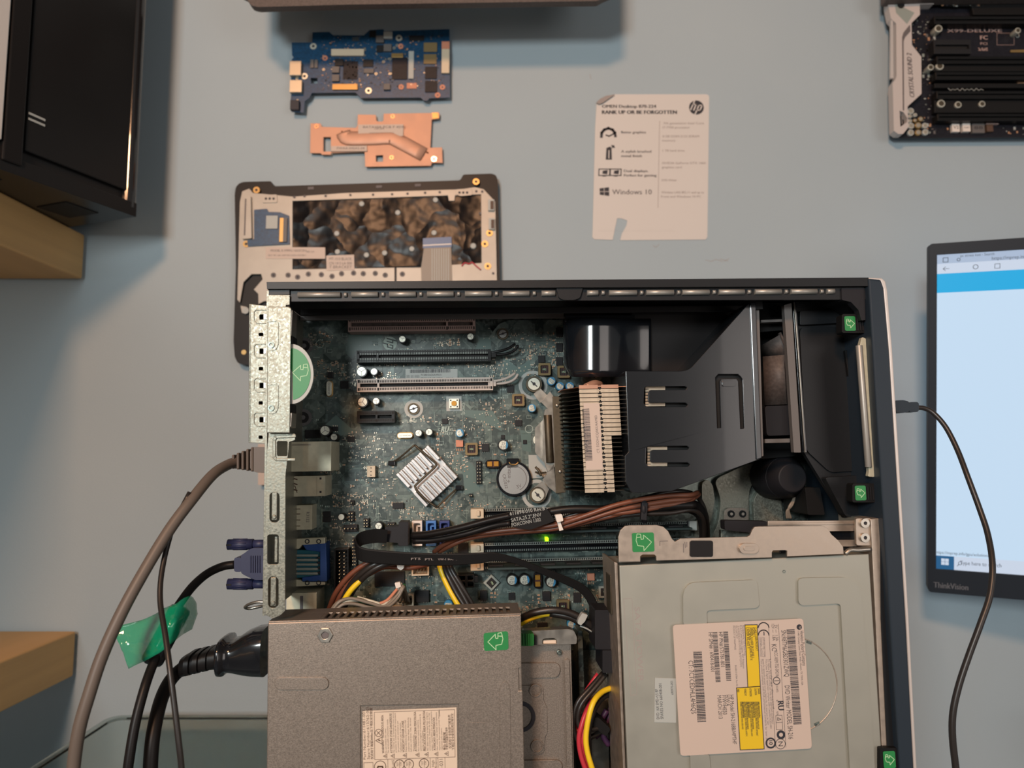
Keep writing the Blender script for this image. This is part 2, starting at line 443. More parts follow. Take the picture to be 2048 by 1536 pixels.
# black walls round the open side
mb = MB().use('black_inner')
mb.box((1, -4.8, -92), (345, -1, -3)); mb.box((0, -338, -92), (345, -337, 0))
mb.box((343, -338, -92), (345, 0, 0))
mb.build('wall_panel', case)
mb = MB().use('black_case'); a = mb.P(534, 571, 1)
mb.pprism([(533, 564), (1737, 555), (1738, 572), (534, 578)], 2, -93)
mb.pprism([(550, 577), (1738, 571), (1738, 599), (578, 603)], -1.5, -3)
mb.pprism([(537, 577), (579, 577), (579, 589), (538, 590)], 0, -3)
mb.pprism([(1112, 574), (1166, 574), (1160, 596), (1148, 600), (1128, 600), (1118, 596)], .6, -2, r=1.5)
mb.build('top_rim', case, bevel=.35)
for yy, w_, hh in ((618, -40, 5), (629, -70, 7)):
    mb = MB().use('grey_plastic' if w_ < -60 else 'black_inner'); mb.pbox(600, yy, 1128 if w_ < -60 else 1500, yy+hh, w_, w_-2)
    mb.build('wall_ridge', case, bevel=.3)
xs = [594, 683]
seg = [(594, 683)] + [(701+75.6*i, 758+75.6*i) for i in range(5)] + [(1081, 1112)] + [(1172, 1198), (1216, 1275), (1290, 1349), (1362, 1420), (1435, 1490), (1507, 1564), (1579, 1635), (1651, 1670)]
for i, (a_, b_) in enumerate(seg):
    y = 590 - (a_-594)*.0068
    mb = MB().use('strip_metal'); mb.ptube([(a_+2, y, -.8), (b_-2, y-.3, -.8)], 1.6, 12, 0); mb.build('contact_strip', case)
    if b_ < 1640 and i not in (6,):
        mb = MB().use('strip_metal'); mb.ptube([(b_+5, y-.3, -.9), (b_+11, y-.4, -.9)], 1.3, 10, 0); mb.build('contact_strip', case)
# ---- rear panel
mb = MB().use('galv'); a = mb.P(533, 592, 0)
mb.box((-.5, -181, -92), (.8, -5, 0))
fl = [(537, 590), (579, 590), (579, 866), (590, 868), (590, 880), (578, 884), (577, 900), (571, 950), (570, 1222), (560, 1231), (545, 1237), (527, 1228), (526, 1215), (534, 900), (537, 870)]
hole = lambda x0, y0, x1, y1, r=4: rrect(x0, y0, x1, y1, r)
mb.pprism(fl, .6, -.6, [hole(539, 984, 559, 1045, 9), hole(534.5, 1069, 557.5, 1129, 5), hole(536, 1153, 557, 1216, 9), hole(554, 882, 575, 912, 3)])
rear = mb.build('rear_panel', case, bevel=.25)
mb = MB().use('galv')
for x0, y0, x1, y1 in ((543.5, 984, 553.5, 1040), (541, 1155, 551.5, 1212)):
    mb.pbox(x0, y0, x1, y1, .2, -1.2)
    p = mb.P((x0+x1)/2, y1-6, .2); mb.cyl(p, 1.3, .2, 1.1, 12, 1.0)
mb.pbox(549, 1073, 555, 1125, -3, -4)
pieces(mb, 'spring_tongue', rear, bevel=.3)
mb = MB().use('galv'); mb.stroke([mb.P(x, y, .6).xy for x, y in ((590, 872), (552, 874), (549, 880), (549, 914), (553, 919), (589, 919))], 1.6, .6, .8)
mb.build('stiffening_fold', rear, bevel=.3)
mb = MB().use('galv')
holes = []
for k in range(4):
    y = 623 + k*68.5; holes.append(rrect(519, y+6, 527, y+16, 1.5)); holes.append(rrect(517.5, y+43, 526.5-.5*k, y+49, 1.5))
mb.pprism([(498, 608), (540, 612), (540, 888), (497, 885)], -3, -4.2, holes)
mb.pprism([(498, 608), (503, 608), (502, 885), (497, 885)], -3, -40)
mb.use('black_matte').pbox(503, 612, 540, 884, -7, -8); mb.use('galv')
cov = mb.build('slot_cover_rail', case, bevel=.2)
for k in range(4):
    y = 623 + k*68.5
    mb = MB().use('galv'); mb.stroke([mb.P(x, yy, -3).xy for x, yy in ((538, y+24), (514, y+24), (508, y+18), (508, y+1), (512, y-3), (538, y-3))], .5, -3, .5)
    mb.use('steel').pbox(527, y+5, 535, y+16, -2.4, -3)
    mb.build('slot_cover_tab', cov, bevel=.15)
mb = MB().use('galv')
mb.pprism([(535, 613), (577, 613), (582, 616), (579, 866), (533, 866)], 4.5, 3.2)
mb.use('steel').pprism([(577, 615), (585, 620), (583, 672), (577, 672)], 3.2, -8); mb.pprism([(575, 825), (584, 825), (582, 855), (575, 855)], 3.2, -8)
clamp = mb.build('expansion_slot_clamp', case, bevel=.45)
for y in (640, 766):
    mb = MB().use('galv'); mb.stroke([mb.P(x, yy, 4.5).xy for x, yy in ((537, y+3), (553, y+2), (556, y+6), (556, y+48), (552, y+58), (545, y+61), (538, y+58))], .6, 4.5, .5)
    p = mb.P(542.5, y+50, 4.5); mb.use('galv_dark').ring(p, .9, 1.7, 4.5, 5.2)
    mb.build('clamp_rivet', clamp, bevel=.15)
mb = MB().use('label_grey')
arc = [(582 + 45*math.sin(PI*t/24)*1.0, 748 - 60*math.cos(PI*t/24)) for t in range(25)]
arc = [(580, 687)] + arc + [(576, 808)]
mb.pprism(arc, 1.6, .2)
arch = mb.build('release_handle', case, bevel=.3, label='pale half-round handle')
mb = MB().use('green_label'); mb.pprism([(580.5, 697)] + [(581 + 40*math.sin(PI*t/24), 748 - 52*math.cos(PI*t/24)) for t in range(1, 24)] + [(586, 798), (585, 745), (581, 735)], 1.9, 1.6)
p = mb.P(602, 745, 1.9); arrow(mb, p, 11, 180, 1.9, .28, -1)
mb.build('release_label', arch, label='green half-round label with an arrow')
mb = MB().use('black_matte'); mb.pbox(576, 672, 586, 688, 2, -8); mb.pbox(574, 808, 584, 825, 2, -8); mb.pbox(571, 609, 580, 620, 2, -8); pieces(mb, 'clamp_pivot', clamp, bevel=.4)
# ---- front bezel and black front frame
mb = MB().use('bezel')
mb.pprism([(1737, 556), (1762, 559), (1767, 575), (1778, 700), (1812, 1236), (1828, 1536), (1840, 1745), (1812, 1745), (1800, 1536), (1780, 1236), (1752, 800)], 3, -98)
bez = mb.build('front_bezel', case, bevel=1.0, seg=3)
mb = MB().use('bezel_edge')
mb.pprism([(1737, 555), (1764, 556), (1771, 562), (1775, 580), (1785, 700), (1818, 1236), (1834, 1536), (1846, 1745), (1840, 1745), (1828, 1536), (1812, 1236), (1778, 700), (1767, 577), (1761, 561), (1738, 559)], 2.2, -97)
mb.build('bezel_trim', bez, bevel=.6, label='pale edge strip of the bezel')
mb = MB().use('black_case')
mb.pprism([(1727, 572), (1738, 572), (1754, 800), (1783, 1236), (1801, 1536), (1814, 1745), (1790, 1745), (1776, 1536), (1762, 1236), (1760, 1040), (1748, 800), (1736, 640)], -2, -92)
mb.pprism([(1678, 575), (1731, 574), (1735, 650), (1724, 652), (1722, 620), (1700, 603), (1680, 598)], -5, -70, r=1)
fr_ = mb.build('front_frame', case, bevel=.5)
mb = MB().use('black_dull'); mb.pprism([(1683, 576), (1729, 575), (1731, 640), (1723, 641), (1717, 620), (1702, 604), (1684, 600)], -.4, -5.4, r=.6); mb.build('corner_catch', fr_, bevel=.3)
mb = MB().use('black_case')
mb.pprism([(1592, 603), (1686, 600), (1700, 616), (1732, 650), (1760, 1036), (1690, 1036), (1645, 965), (1608, 905)], -30, -34)
mb.pprism([(1600, 655), (1676, 655), (1700, 700), (1735, 940), (1660, 945), (1612, 900)], -28.5, -30, r=3)
mb.pprism([(1600, 622), (1690, 618), (1694, 645), (1600, 650)], -27, -30, r=1)
mb.use('black_matte'); mb.pprism([(1690, 700), (1712, 700), (1735, 930), (1722, 938)], -26, -29, r=1); mb.use('black_case')
mb.pprism([(1650, 955), (1735, 950), (1752, 1034), (1692, 1034)], -24, -32, r=2)
mb.build('front_air_panel', case, bevel=.8)
mb = MB().use('steel'); mb.ptube([(1588, 604, -21), (1596, 700, -21), (1610, 905, -21)], .5, 8, 2); mb.use('black_gloss')  # thin bright steel line stands for the highlight along this black edge
mb.pprism([(1585, 602), (1592, 602), (1614, 905), (1606, 905)], -22, -40)
mb.build('panel_edge', case, bevel=.3)
mb = MB().use('steel')
mb.use('port_metal').pprism([(1724, 674), (1732, 677), (1738, 690), (1756, 935), (1755, 948), (1748, 954), (1736, 953), (1738, 944), (1722, 700), (1720, 690)], -4, -7, r=.8)
mb.use('strip_metal').ptube([(1718, 691, -4), (1737, 934, -4)], 1.9, 12, 0)
mb.build('metal_shield_strip', case, bevel=.3)
def label_px(x0, y0, x1, y1, w, parent, ang, size, flip=1, tilt=0, back=None):
    mb = MB().use('green_label'); a, b = mb.P(x0, y0, w), mb.P(x1, y1, w)
    mb.prism(rrect(a.x, a.y, b.x, b.y, .9), w-.3, w)
    arrow(mb, (a+b)/2, size, ang, w, .28, flip)
    return mb.build('release_label', parent, label='green label with a curled arrow')
for x, y, sx in ((1700, 647, 12), (1721, 986, 12)):
    mb = MB().use('black_matte'); mb.pprism(rrect(x-16, y-19, x+36, y+19, 4), -5, -12); 
    for k in range(3): mb.use('black_dull').pbox(x+14+k*5, y-12, x+17+k*5, y+14, -4.2, -5)
    lt = mb.build('bezel_latch', case, bevel=.5)
    label_px(x-11.5, y-14.5, x+12, y+14.5, -4.6, lt, 0, 6.2)
mb = MB().use('black_matte'); mb.pprism(rrect(1760, 1496, 1796, 1560, 3), 1, -6); lt = mb.build('bezel_latch', case, bevel=.5)
label_px(1766, 1503, 1792, 1536, 1.4, lt, 0, 6.5)
# drive bay steel edge strip at the front
mb = MB().use('steel_warm'); mb.pprism([(1741, 1038), (1762, 1036), (1782, 1500), (1790, 1745), (1768, 1745), (1764, 1502)], -2.5, -40); mb.build('bay_edge_strip', case, bevel=.4)
# ---- drive bay rail
q = lambda L: [(x/3.2+1180, y/3.2+900) for x, y in L]
mb = MB().use('steel_warm')
mb.pprism([(1536, 1042), (1712, 1041), (1712, 1062), (1536, 1064)], -16, -17.5); mb.pprism([(1536, 1046), (1712, 1045), (1712, 1049), (1536, 1050)], -15.2, -16)
mb.pprism([(1600, 1080), (1714, 1080), (1714, 1093), (1600, 1093)], -16, -17.5)
mb.pprism([(1712, 1037), (1742, 1036), (1743, 1091), (1713, 1091)], -4, -6, r=1)
mb.use('black_gloss').pprism([(1560, 1060), (1712, 1060), (1712, 1108), (1560, 1108)], -22, -23)
br = mb.build('bay_bracket', case, bevel=.3)
for y in (1046, 1075):
    mb = MB().use('steel'); p = mb.P(1728, y, -4); mb.ring(p, 1.0, 2.6, -4, -2.4); mb.use('ink').cyl(p, 1.0, -4, -3.4, 14)
    mb.build('rivet', br, bevel=.2)
mb = MB().use('steel_warm')
rail = q([(185, 715), (182, 560), (195, 515), (225, 487), (255, 483), (430, 481), (470, 492), (500, 520), (525, 570), (545, 588), (580, 567), (1008, 555), (1025, 545), (1040, 510), (1055, 492), (1080, 490), (1480, 484), (1520, 500), (1545, 540), (1590, 580), (1620, 620), (1624, 665), (1262, 682), (1262, 645), (1250, 641), (1172, 643), (1164, 655), (1164, 688), (426, 708), (424, 680), (412, 670), (335, 670), (322, 680), (322, 712)])
mb.pprism(rail, 1.5, -.2)
mb.pprism(q([(1085, 488), (1490, 484), (1550, 545), (1570, 562), (1120, 578), (1100, 560)]), -.2, -1.8)
mb.pprism(q([(185, 700), (322, 700), (322, 716), (185, 720)]), -.2, -12)
rl = mb.build('drive_rail', case, bevel=.5, seg=3)
mb = MB().use('steel_warm'); mb.pprism(q(rrect(958, 598, 1082, 664, 33)), 3.4, 1.5); mb.pprism(q(rrect(985, 616, 1055, 646, 14)), 3.8, 3.4); mb.build('pressed_bump', rl, bevel=1.2, seg=4)
mb = MB().use('black_inner'); mb.pprism(q(rrect(640, 580, 788, 685, 14)), 2.2, 1.5); mb.build('foam_pad', rl, bevel=.3, label='dark square foam pad')
mb = MB().use('ink_soft')
for a_, b_ in (((447, 584), (498, 582)), ((447, 584), (447, 612)), ((598, 600), (599, 655)), ((607, 590), (610, 625)), ((620, 590), (620, 620))):
    mb.stroke([mb.P(*q([a_])[0], 1.5).xy, mb.P(*q([b_])[0], 1.5).xy], .35, 1.5)
mb.build('slot_mark', rl)
label_px(1264, 1066, 1309, 1103, 1.9, rl, 0, 11)
mb = MB().use('steel'); mb.ptube([(1690, 1108, -2), (1700, 1100, -2), (1716, 1100, -2), (1742, 1098, -2)], 1.3, 10); mb.build('spring_arm', rl)
# bay latch bar behind the rail
mb = MB().use('black_dull'); mb.pprism([(1449, 1041), (1536, 1043), (1536, 1052), (1510, 1054), (1506, 1066), (1450, 1060)], -28, -36, r=1); mb.use('galv_dark').pprism([(1442, 1060), (1505, 1066), (1503, 1085), (1442, 1085)], -40, -44); mb.build('bay_latch_bar', case, bevel=.5)
# ---- hard drive cage
mb = MB().use('galv_fine')
mb.pprism([(1040, 1288), (1139, 1288), (1143, 1400), (1150, 1700), (1040, 1700)], -30, -31.5)
mb.pprism([(1139, 1288), (1142, 1288), (1152, 1700), (1146, 1700)], -30, -80)
cage = mb.build('hard_drive_cage', case, bevel=.3)
mb = MB().use('galv_fine')
r2 = lambda L: [(x/3.878+1000, y/3.878+1140) for x, y in L]
mb.pprism(r2([(150, 725), (440, 722), (462, 745), (465, 790), (450, 820), (430, 833), (150, 838)]), -28.0, -30, r=2)
mb.pprism(r2([(150, 890), (310, 885), (332, 905), (335, 1010), (360, 1050), (365, 1250), (345, 1290), (340, 1400), (310, 1420), (150, 1425)]), -31, -29, r=1.5)
mb.pprism(r2([(150, 1480), (450, 1475), (480, 1500), (490, 1900), (150, 1900)]), -28.0, -30, r=2)
mb.pprism(r2([(500, 700), (535, 690), (575, 1900), (530, 1900)]), -28.0, -30, r=1)
pieces(mb, 'pressed_panel', cage, bevel=.7, seg=3)
mb = MB().use('galv_fine')
for x, y in ((1071, 1381), (1074, 1492)): p = mb.P(x, y, -28.8); mb.ring(p, 3.0, 3.6, -29, -28.2)
mb.use('ink'); p = mb.P(1041, 1434, -28.5); mb.ring(p, 6.4, 8.6, -29, -28.3)
mb.use('galv_dark'); p = mb.P(1118.5, 1305, -28); mb.cyl(p, 1.5, -30, -27.4, 16)
pieces(mb, 'pressed_boss', cage, bevel=.3)
mb = MB().use('steel'); mb.pprism([(1046, 1263), (1138, 1258), (1148, 1262), (1154, 1275), (1153, 1288), (1046, 1290)], -22, -30, [[(1084, 1288), (1085, 1279), (1090, 1277), (1108, 1276), (1113, 1279), (1114, 1288)]], r=.8)
arm = mb.build('cage_arm', cage, bevel=.6)
mb = MB().use('label_cream'); mb.pbox(1086, 1281, 1112, 1287, -24, -27); mb.build('arm_spring', arm)
mb = MB().use('green_lever'); mb.pprism(rrect(1036, 1267, 1068, 1292, 4), -16, -24)
for k in range(4): mb.pbox(1046+k*5, 1268, 1048.5+k*5, 1291, -15, -16)
mb.use('black_matte').pbox(1067, 1272, 1074, 1290, -19, -24)
mb.build('cage_release_lever', cage, bevel=.4, label='green ribbed lever')
# far side rim of the case below the cage
mb = MB().use('galv_dark'); mb.pprism([(1155, 1262), (1165, 1262), (1180, 1700), (1168, 1700)], -60, -90); mb.use('steel').pprism([(1180, 1400), (1216, 1400), (1222, 1700), (1188, 1700)], -82, -90, r=2); mb.build('tray_rib', case, bevel=.8)
# ---- fan, speaker at the front
fan = thing('cooling_fan', 'black front case fan seen edge-on between the air duct and the front panel', 'fan', CF.pix(1552, 750, -40))
mb = MB().use('grey_plastic')
mb.pprism([(1504, 606), (1518, 606), (1527, 912), (1513, 915)], -17, -21, r=.5); mb.pprism([(1568, 610), (1583, 606), (1602, 905), (1588, 905)], -17, -21, r=.5)
mb.use('black_matte'); mb.pprism([(1514, 600), (1574, 600), (1596, 912), (1522, 918)], -60, -62); mb.pprism([(1518, 606), (1572, 606), (1573, 660), (1520, 664)], -40, -44); mb.pprism([(1500, 602), (1525, 602), (1526, 618), (1500, 618)], -14, -18)
mb.use('grey_plastic'); mb.pprism([(1522, 640), (1572, 638), (1572, 643), (1522, 645)], -30, -36)
mb.pprism([(1530, 878), (1580, 877), (1580, 885), (1530, 886)], -30, -36)
mb.build('fan_frame', fan, bevel=.5)
mb = MB().use('black_dull'); mb.pprism([(1530, 812), (1584, 810), (1586, 870), (1534, 872)], -34, -40, r=2); mb.build('fan_hub', fan, bevel=1)
mb = MB().use('mesh_brown')
a, b, c, d = mb.P(1524, 690, -48), mb.P(1562, 668, -34), mb.P(1578, 708, -36), mb.P(1526, 712, -50)
mb.grid([[a, b], [d, c]]); e_, f_ = mb.P(1530, 810, -50), mb.P(1584, 808, -46); mb.grid([[d, c], [e_, f_]])
bl = mb.build('fan_blade', fan); so = bl.modifiers.new('thick', 'SOLIDIFY'); so.thickness = .001
mb = MB().use('mesh_brown'); a, b, c = mb.P(1562, 664, -30), mb.P(1574, 690, -28), mb.P(1578, 708, -30); mb.grid([[mb.P(1556, 668, -44), a], [mb.P(1566, 690, -44), b], [mb.P(1576, 706, -44), c]]); bl = mb.build('fan_blade', fan); so = bl.modifiers.new('thick', 'SOLIDIFY'); so.thickness = .001
spk = thing('case_speaker', 'round black speaker cone on the tray below the fan', 'speaker', CF.pix(1590, 955, -88))
mb = MB().use('black_dull'); p = mb.P(1588, 956, -50); mb.cyl(p, 15, -86, -62, 40, 13.5); mb.cyl(p, 13.5, -62, -52, 40, 9); mb.build('speaker_cone', spk, bevel=.6)
mb = MB().use('black_matte'); mb.pprism([(1610, 975), (1640, 975), (1650, 1030), (1616, 1030)], -50, -86, r=1); mb.build('speaker_housing', spk, bevel=.6)
mb = MB().use('grey_wire')
for k, dx in enumerate((0, 4, 8)): mb.ptube([(1574+dx, 1037, -66), (1574+dx*.4, 1022, -64), (1583-dx*.5, 1012, -63), (1588-dx*.2, 1000, -64), (1590, 985, -70)], .8, 8)
mb.build('speaker_wire', spk, label='grey twisted wires')
# ================================================================= motherboard
board = thing('motherboard', 'green circuit board with slots and capacitors screwed inside the open case', 'motherboard', CF.pix(900, 960, TB))
mb = MB().use('pcb')
B = [(598, 640), (955, 640), (978, 652), (985, 664), (998, 648), (1018, 640), (1232, 640), (1232, 1300), (598, 1300)]
b0 = [mb.P(x, y, TB).xy for x, y in B]; mb.prism(b0, TB-1.6, TB)
pcb = mb.build('circuit_board', board)
U0, V0 = mb.P(598, 640, TB).xy; U1, V1 = mb.P(1232, 1280, TB).xy
# copper traces and silkscreen, lying on the board
rr = random.Random(3)
mb = MB()
for i in range(620):
    mb.use(rr.choice(('trace', 'trace', 'trace_lite', 'trace_dark')))
    u = rr.uniform(U0+4, U1-4); v = rr.uniform(V1+4, V0-6); n = rr.choice((1, 1, 2, 3, 5, 7)); d = rr.choice((0, 90, 90, 0, 45, 135)); wd = rr.choice((.18, .22, .3))
    pts = [(u, v)]; a = d
    for k in range(rr.choice((2, 3, 3))):
        l = rr.uniform(2.5, 14) if k != 1 else rr.uniform(1.5, 4)
        pts.append((pts[-1][0]+l*math.cos(math.radians(a)), pts[-1][1]-l*math.sin(math.radians(a)))); a = a + rr.choice((45, -45))
    if any(not (U0+1 < p[0] < U1-1 and V1 < p[1] < V0-2) for p in pts): continue
    for j in range(n):
        o = j*wd*2.3; s_ = math.radians(d)
        pp = [(p[0]+o*math.sin(s_), p[1]+o*math.cos(s_)) for p in pts]
        for a_, b_ in zip(pp, pp[1:]):
            A, Bv = Vector(a_), Vector(b_); t_ = (Bv-A).normalized(); nn = Vector((-t_.y, t_.x))*wd/2; e = t_*wd*.3; k = len(mb.v)
            mb.v += [(*x, TB+.04) for x in (A-e-nn, Bv+e-nn, Bv+e+nn, A-e+nn)]; mb.face((k, k+1, k+2, k+3))
# copper pours
for L_ in ([(1005, 712), (1035, 735), (1060, 720), (1060, 745), (1035, 770), (1015, 765)], [(930, 820), (985, 822), (1003, 850), (1003, 862), (960, 840), (930, 832)], [(640, 860), (672, 830), (712, 865), (680, 872)], [(700, 660), (765, 662), (765, 700), (712, 702), (705, 720), (690, 705)], [(960, 675), (982, 675), (982, 700), (950, 700)], [(920, 905), (950, 935), (960, 980), (930, 990), (925, 940)], [(1040, 860), (1062, 862), (1062, 905), (1045, 900)]):
    mb.use('trace'); mb.prism([mb.P(x, y, TB).xy for x, y in L_], TB, TB+.05)
mb.build('copper_trace', pcb, kind='stuff')
mb = MB().use('silk')
def st(t_, x, y, h, ang=0, wd=None, al='L'): p = mb.P(x, y, TB); mb.text(t_, p.x, p.y, TB+.08, h, ang, wd, al)
st('EDISON REV A', 795, 844, 1.4); st('FXN1', 878, 850, 2.2); st('C', 876, 862, 1.8); st('US', 898, 862, 1.8); st('E93839', 880, 870, 2.0)
st('X16PCIEXP', 795, 702-2, 1.1); st('X1PCIEXP1', 720, 862, 1.3); st('X4PCIEXP', 925, 792, 1.3); st('RJ45/USB', 697, 924, 1.3); st('CMOS', 924, 806, 1.8, -90); st('X16PCIEXP', 818, 792, 1.3)
st('2011', 757, 676, 1.9, -90); st('KEY', 922, 830, 1.2); st('U18', 940, 917, 1.0); st('VCCP', 1010, 812, 1.2)
p = mb.P(889, 862, TB)
for s_ in (0,): mb.text('RU', p.x, p.y-.6, TB+.08, 3.6, 0, 4.6, 'C', .25, .05)
p = mb.P(780, 687, TB); q1 = circ(p, 4.6, 36); 
q1 = [(x, max(y, p.y-4.1)) for x, y in q1]; mb.prism(q1, TB, TB+.1)
mb.use('trace_dark')
def hpmark(mb, c, R_, ang, z, th=.05, wd=None):
    a = math.radians(ang); wd = wd or R_*.17
    tf = lambda x, y: (c[0]+R_*(math.cos(a)*x-math.sin(a)*y), c[1]+R_*(math.sin(a)*x+math.cos(a)*y))
    sl = .28
    g = lambda L: [tf(x+sl*y, y) for x, y in L]
    mb.stroke(g([(-.62, -.42), (-.62, 1.0)]), wd, z, th); mb.stroke(g([(-.62, .4), (-.2, .4), (-.2, -.42)]), wd, z, th)
    mb.stroke(g([(.2, -1.0), (.2, .4), (.62, .4), (.62, -.34), (.2, -.34)]), wd, z, th)
hpmark(mb, p, 4.6, -90, TB+.1)
for i in range(420):                            # small component outlines
    mb.use('silk'); u = rr.uniform(U0+8, U1-8); v = rr.uniform(V1+8, V0-10); w_, h_ = rr.choice(((2.2, 1.2), (1.2, 2.2), (3, 2), (1.0, 1.0), (4, .3), (.3, 3)))
    if rr.random() < .6: mb.stroke([(u, v), (u+w_, v), (u+w_, v+h_), (u, v+h_)], .13, TB, .05, closed=True)
    else:
        for k in range(rr.randint(2, 4)): mb.box((u+k*1.1, v, TB), (u+k*1.1+.5, v+1.0, TB+.05))
for x, y in ((640, 688), (1058, 858)): p = mb.P(x, y, TB); mb.ring(p, 2.4, 2.7, TB, TB+.06)
mb.build('silkscreen', pcb, kind='stuff')
# ---- slots
def slot(x0, y0, x1, y1, key, mname, topw, name, label, n, hook=None, dark='deep'):
    mb = MB().use(mname); a, b = mb.P(x0, y0, topw), mb.P(x1, y1, topw)
    u0, u1, v1, v0 = a.x, b.x, a.y, b.y; h = v1-v0
    kx = u0 + (u1-u0)*key
    gv0, gv1 = v0+h*.36, v0+h*.64
    mb.prism([(u0, v0), (u1, v0), (u1, v1), (u0, v1)], topw-4, topw, [[(u0+1.8, gv0), (kx-.6, gv0), (kx-.6, gv1), (u0+1.8, gv1)], [(kx+.6, gv0), (u1-1.8, gv0), (u1-1.8, gv1), (kx+.6, gv1)]])
    mb.box((u0, v0, TB), (u1, v1, topw-4))
    mb.use(dark); mb.box((u0+1.8, gv0, topw-4), (u1-1.8, gv1, topw-3.4))
    st_ = (u1-u0-4)/n
    for i in range(n):
        u = u0+2+st_*(i+.5)
        if abs(u-kx) < 1: continue
        for va, vb in ((v0+h*.12, v0+h*.3), (v1-h*.3, v1-h*.12)): k = len(mb.v); mb.v += [(u-st_*.27, va, topw+.03), (u+st_*.27, va, topw+.03), (u+st_*.27, vb, topw+.03), (u-st_*.27, vb, topw+.03)]; mb.face((k, k+1, k+2, k+3))
    for u in (u0+.5, kx-.6, u1-1.7):
        for v in (v0+h*.08, v1-h*.3): mb.box((u, v, topw), (u+1.3, v+h*.22, topw+.04))
    o = mb.build(name, board, label=label); return o
slot(696, 635, 951, 661, .775, 'slot_pink', TB+12, 'expansion_slot', 'pinkish brown expansion slot', 58, dark='mesh_brown')
s2 = slot(713, 701, 982, 722, .155, 'slot_black', TB+11, 'expansion_slot', 'black long expansion slot', 80)
s3 = slot(714, 758, 986, 780, .155, 'slot_beige', TB+11, 'expansion_slot', 'beige long expansion slot', 80)
slot(714, 822, 789, 845, .52, 'slot_black', TB+11, 'expansion_slot', 'short black expansion slot', 18)
mb = MB().use('slot_grey'); a = mb.P(713, 701, TB+11.1); b = mb.P(982, 722, TB+11.1)
for i in range(76):
    u = a.x+2+(b.x-a.x-4)*(i+.5)/76
    for v in (a.y-.6, a.y-2.4, b.y+.6, b.y+2.2): mb.box((u-.15, v-.1, TB+11.05), (u+.2, v+.1, TB+11.1)) if v in (a.y-.6, b.y+.6) else mb.box((u-.2, v-.75, TB+11.02), (u+.2, v+.75, TB+11.1))
mb.build('slot_contact', s2, kind='stuff')
for s_, y, m_ in ((s2, 704, 'slot_black'), (s3, 762, 'slot_beige')):
    mb = MB().use(m_); mb.ptube([(980, y+2, TB+9), (1005, y-3, TB+10), (1020, y-9, TB+9), (1030, y-16, TB+8)], .9, 8); mb.ptube([(980, y+6, TB+7), (1010, y+4, TB+8), (1028, y-3, TB+8), (1036, y-14, TB+8)], .9, 8)
    mb.pbox(976, y-2, 992, y+10, TB+10, TB+2)
    mb.build('retaining_clip', s_)
# ---- board sticker
mb = MB().use('label_grey'); w_ = TB+.3; mb.pprism([(811, 738), (915, 738), (915, 759), (811, 759)], w_, TB)
mb.use('ink'); p = mb.P(820, 746, w_); mb.barcode(p.x, p.y, w_+.05, 27, 2.4, n=70, seed=4); p = mb.P(842, 752, w_); mb.text('PCEBH26D6AH9LN', p.x, p.y, w_+.05, 1.3, 0, 13.5)
p = mb.P(842, 757.5, w_); mb.text('PRODUCT OF CHINA', p.x, p.y, w_+.05, 1.0, 0, 14.5); p = mb.P(893, 757.5, w_); mb.text('REV: G', p.x, p.y, w_+.05, 1.1); p = mb.P(813, 751.5, w_)
for k in range(4): mb.text('lllll llll lllllll', p.x, p.y-k*.75, w_+.05, .5, 0, 8.5)
mb.build('barcode_sticker', board, label='pale barcode sticker')
# ---- capacitors: one of each kind, then copies
def cap_mesh(r, h, sleeve, blue=False, mark='X'):
    mb = MB().use(sleeve); mb.cyl((0, 0), r, 0, h-.3, 22); mb.use('cap_silver').cyl((0, 0), r*.8, h-.3, h+.1, 22)
    mb.use('ink_soft')
    if mark == 'X':
        for a in (20, 140, 260):
            a = math.radians(a); mb.stroke([(0, 0), (r*.75*math.cos(a), r*.75*math.sin(a))], r*.08, h+.1, .04)
    elif mark == 'T': mb.text('25', 0, r*.1, h+.13, r*.5, 0, None, 'C'); mb.text('820', 0, -r*.6, h+.13, r*.5, 0, None, 'C')
    if blue:
        mb.use('blue_sleeve'); arc_ = [(r*.86*math.cos(math.radians(a)), r*.86*math.sin(math.radians(a))) for a in range(-58, 59, 8)]
        mb.prism(arc_, h+.05, h+.16)
    return mb
CAPK = {'big': cap_mesh(3.6, 11, 'cap_sleeve'), 'small': cap_mesh(2.5, 9, 'cap_sleeve'), 'plain': cap_mesh(2.3, 8, 'cap_sleeve', False, ''), 'blue': cap_mesh(2.7, 7, 'blue_sleeve', True, 'T'), 'bluebig': cap_mesh(3.6, 8, 'cap_sleeve', True, 'T')}
CAPH = {'big': 11, 'small': 9, 'plain': 8, 'blue': 7, 'bluebig': 8}
src = {}
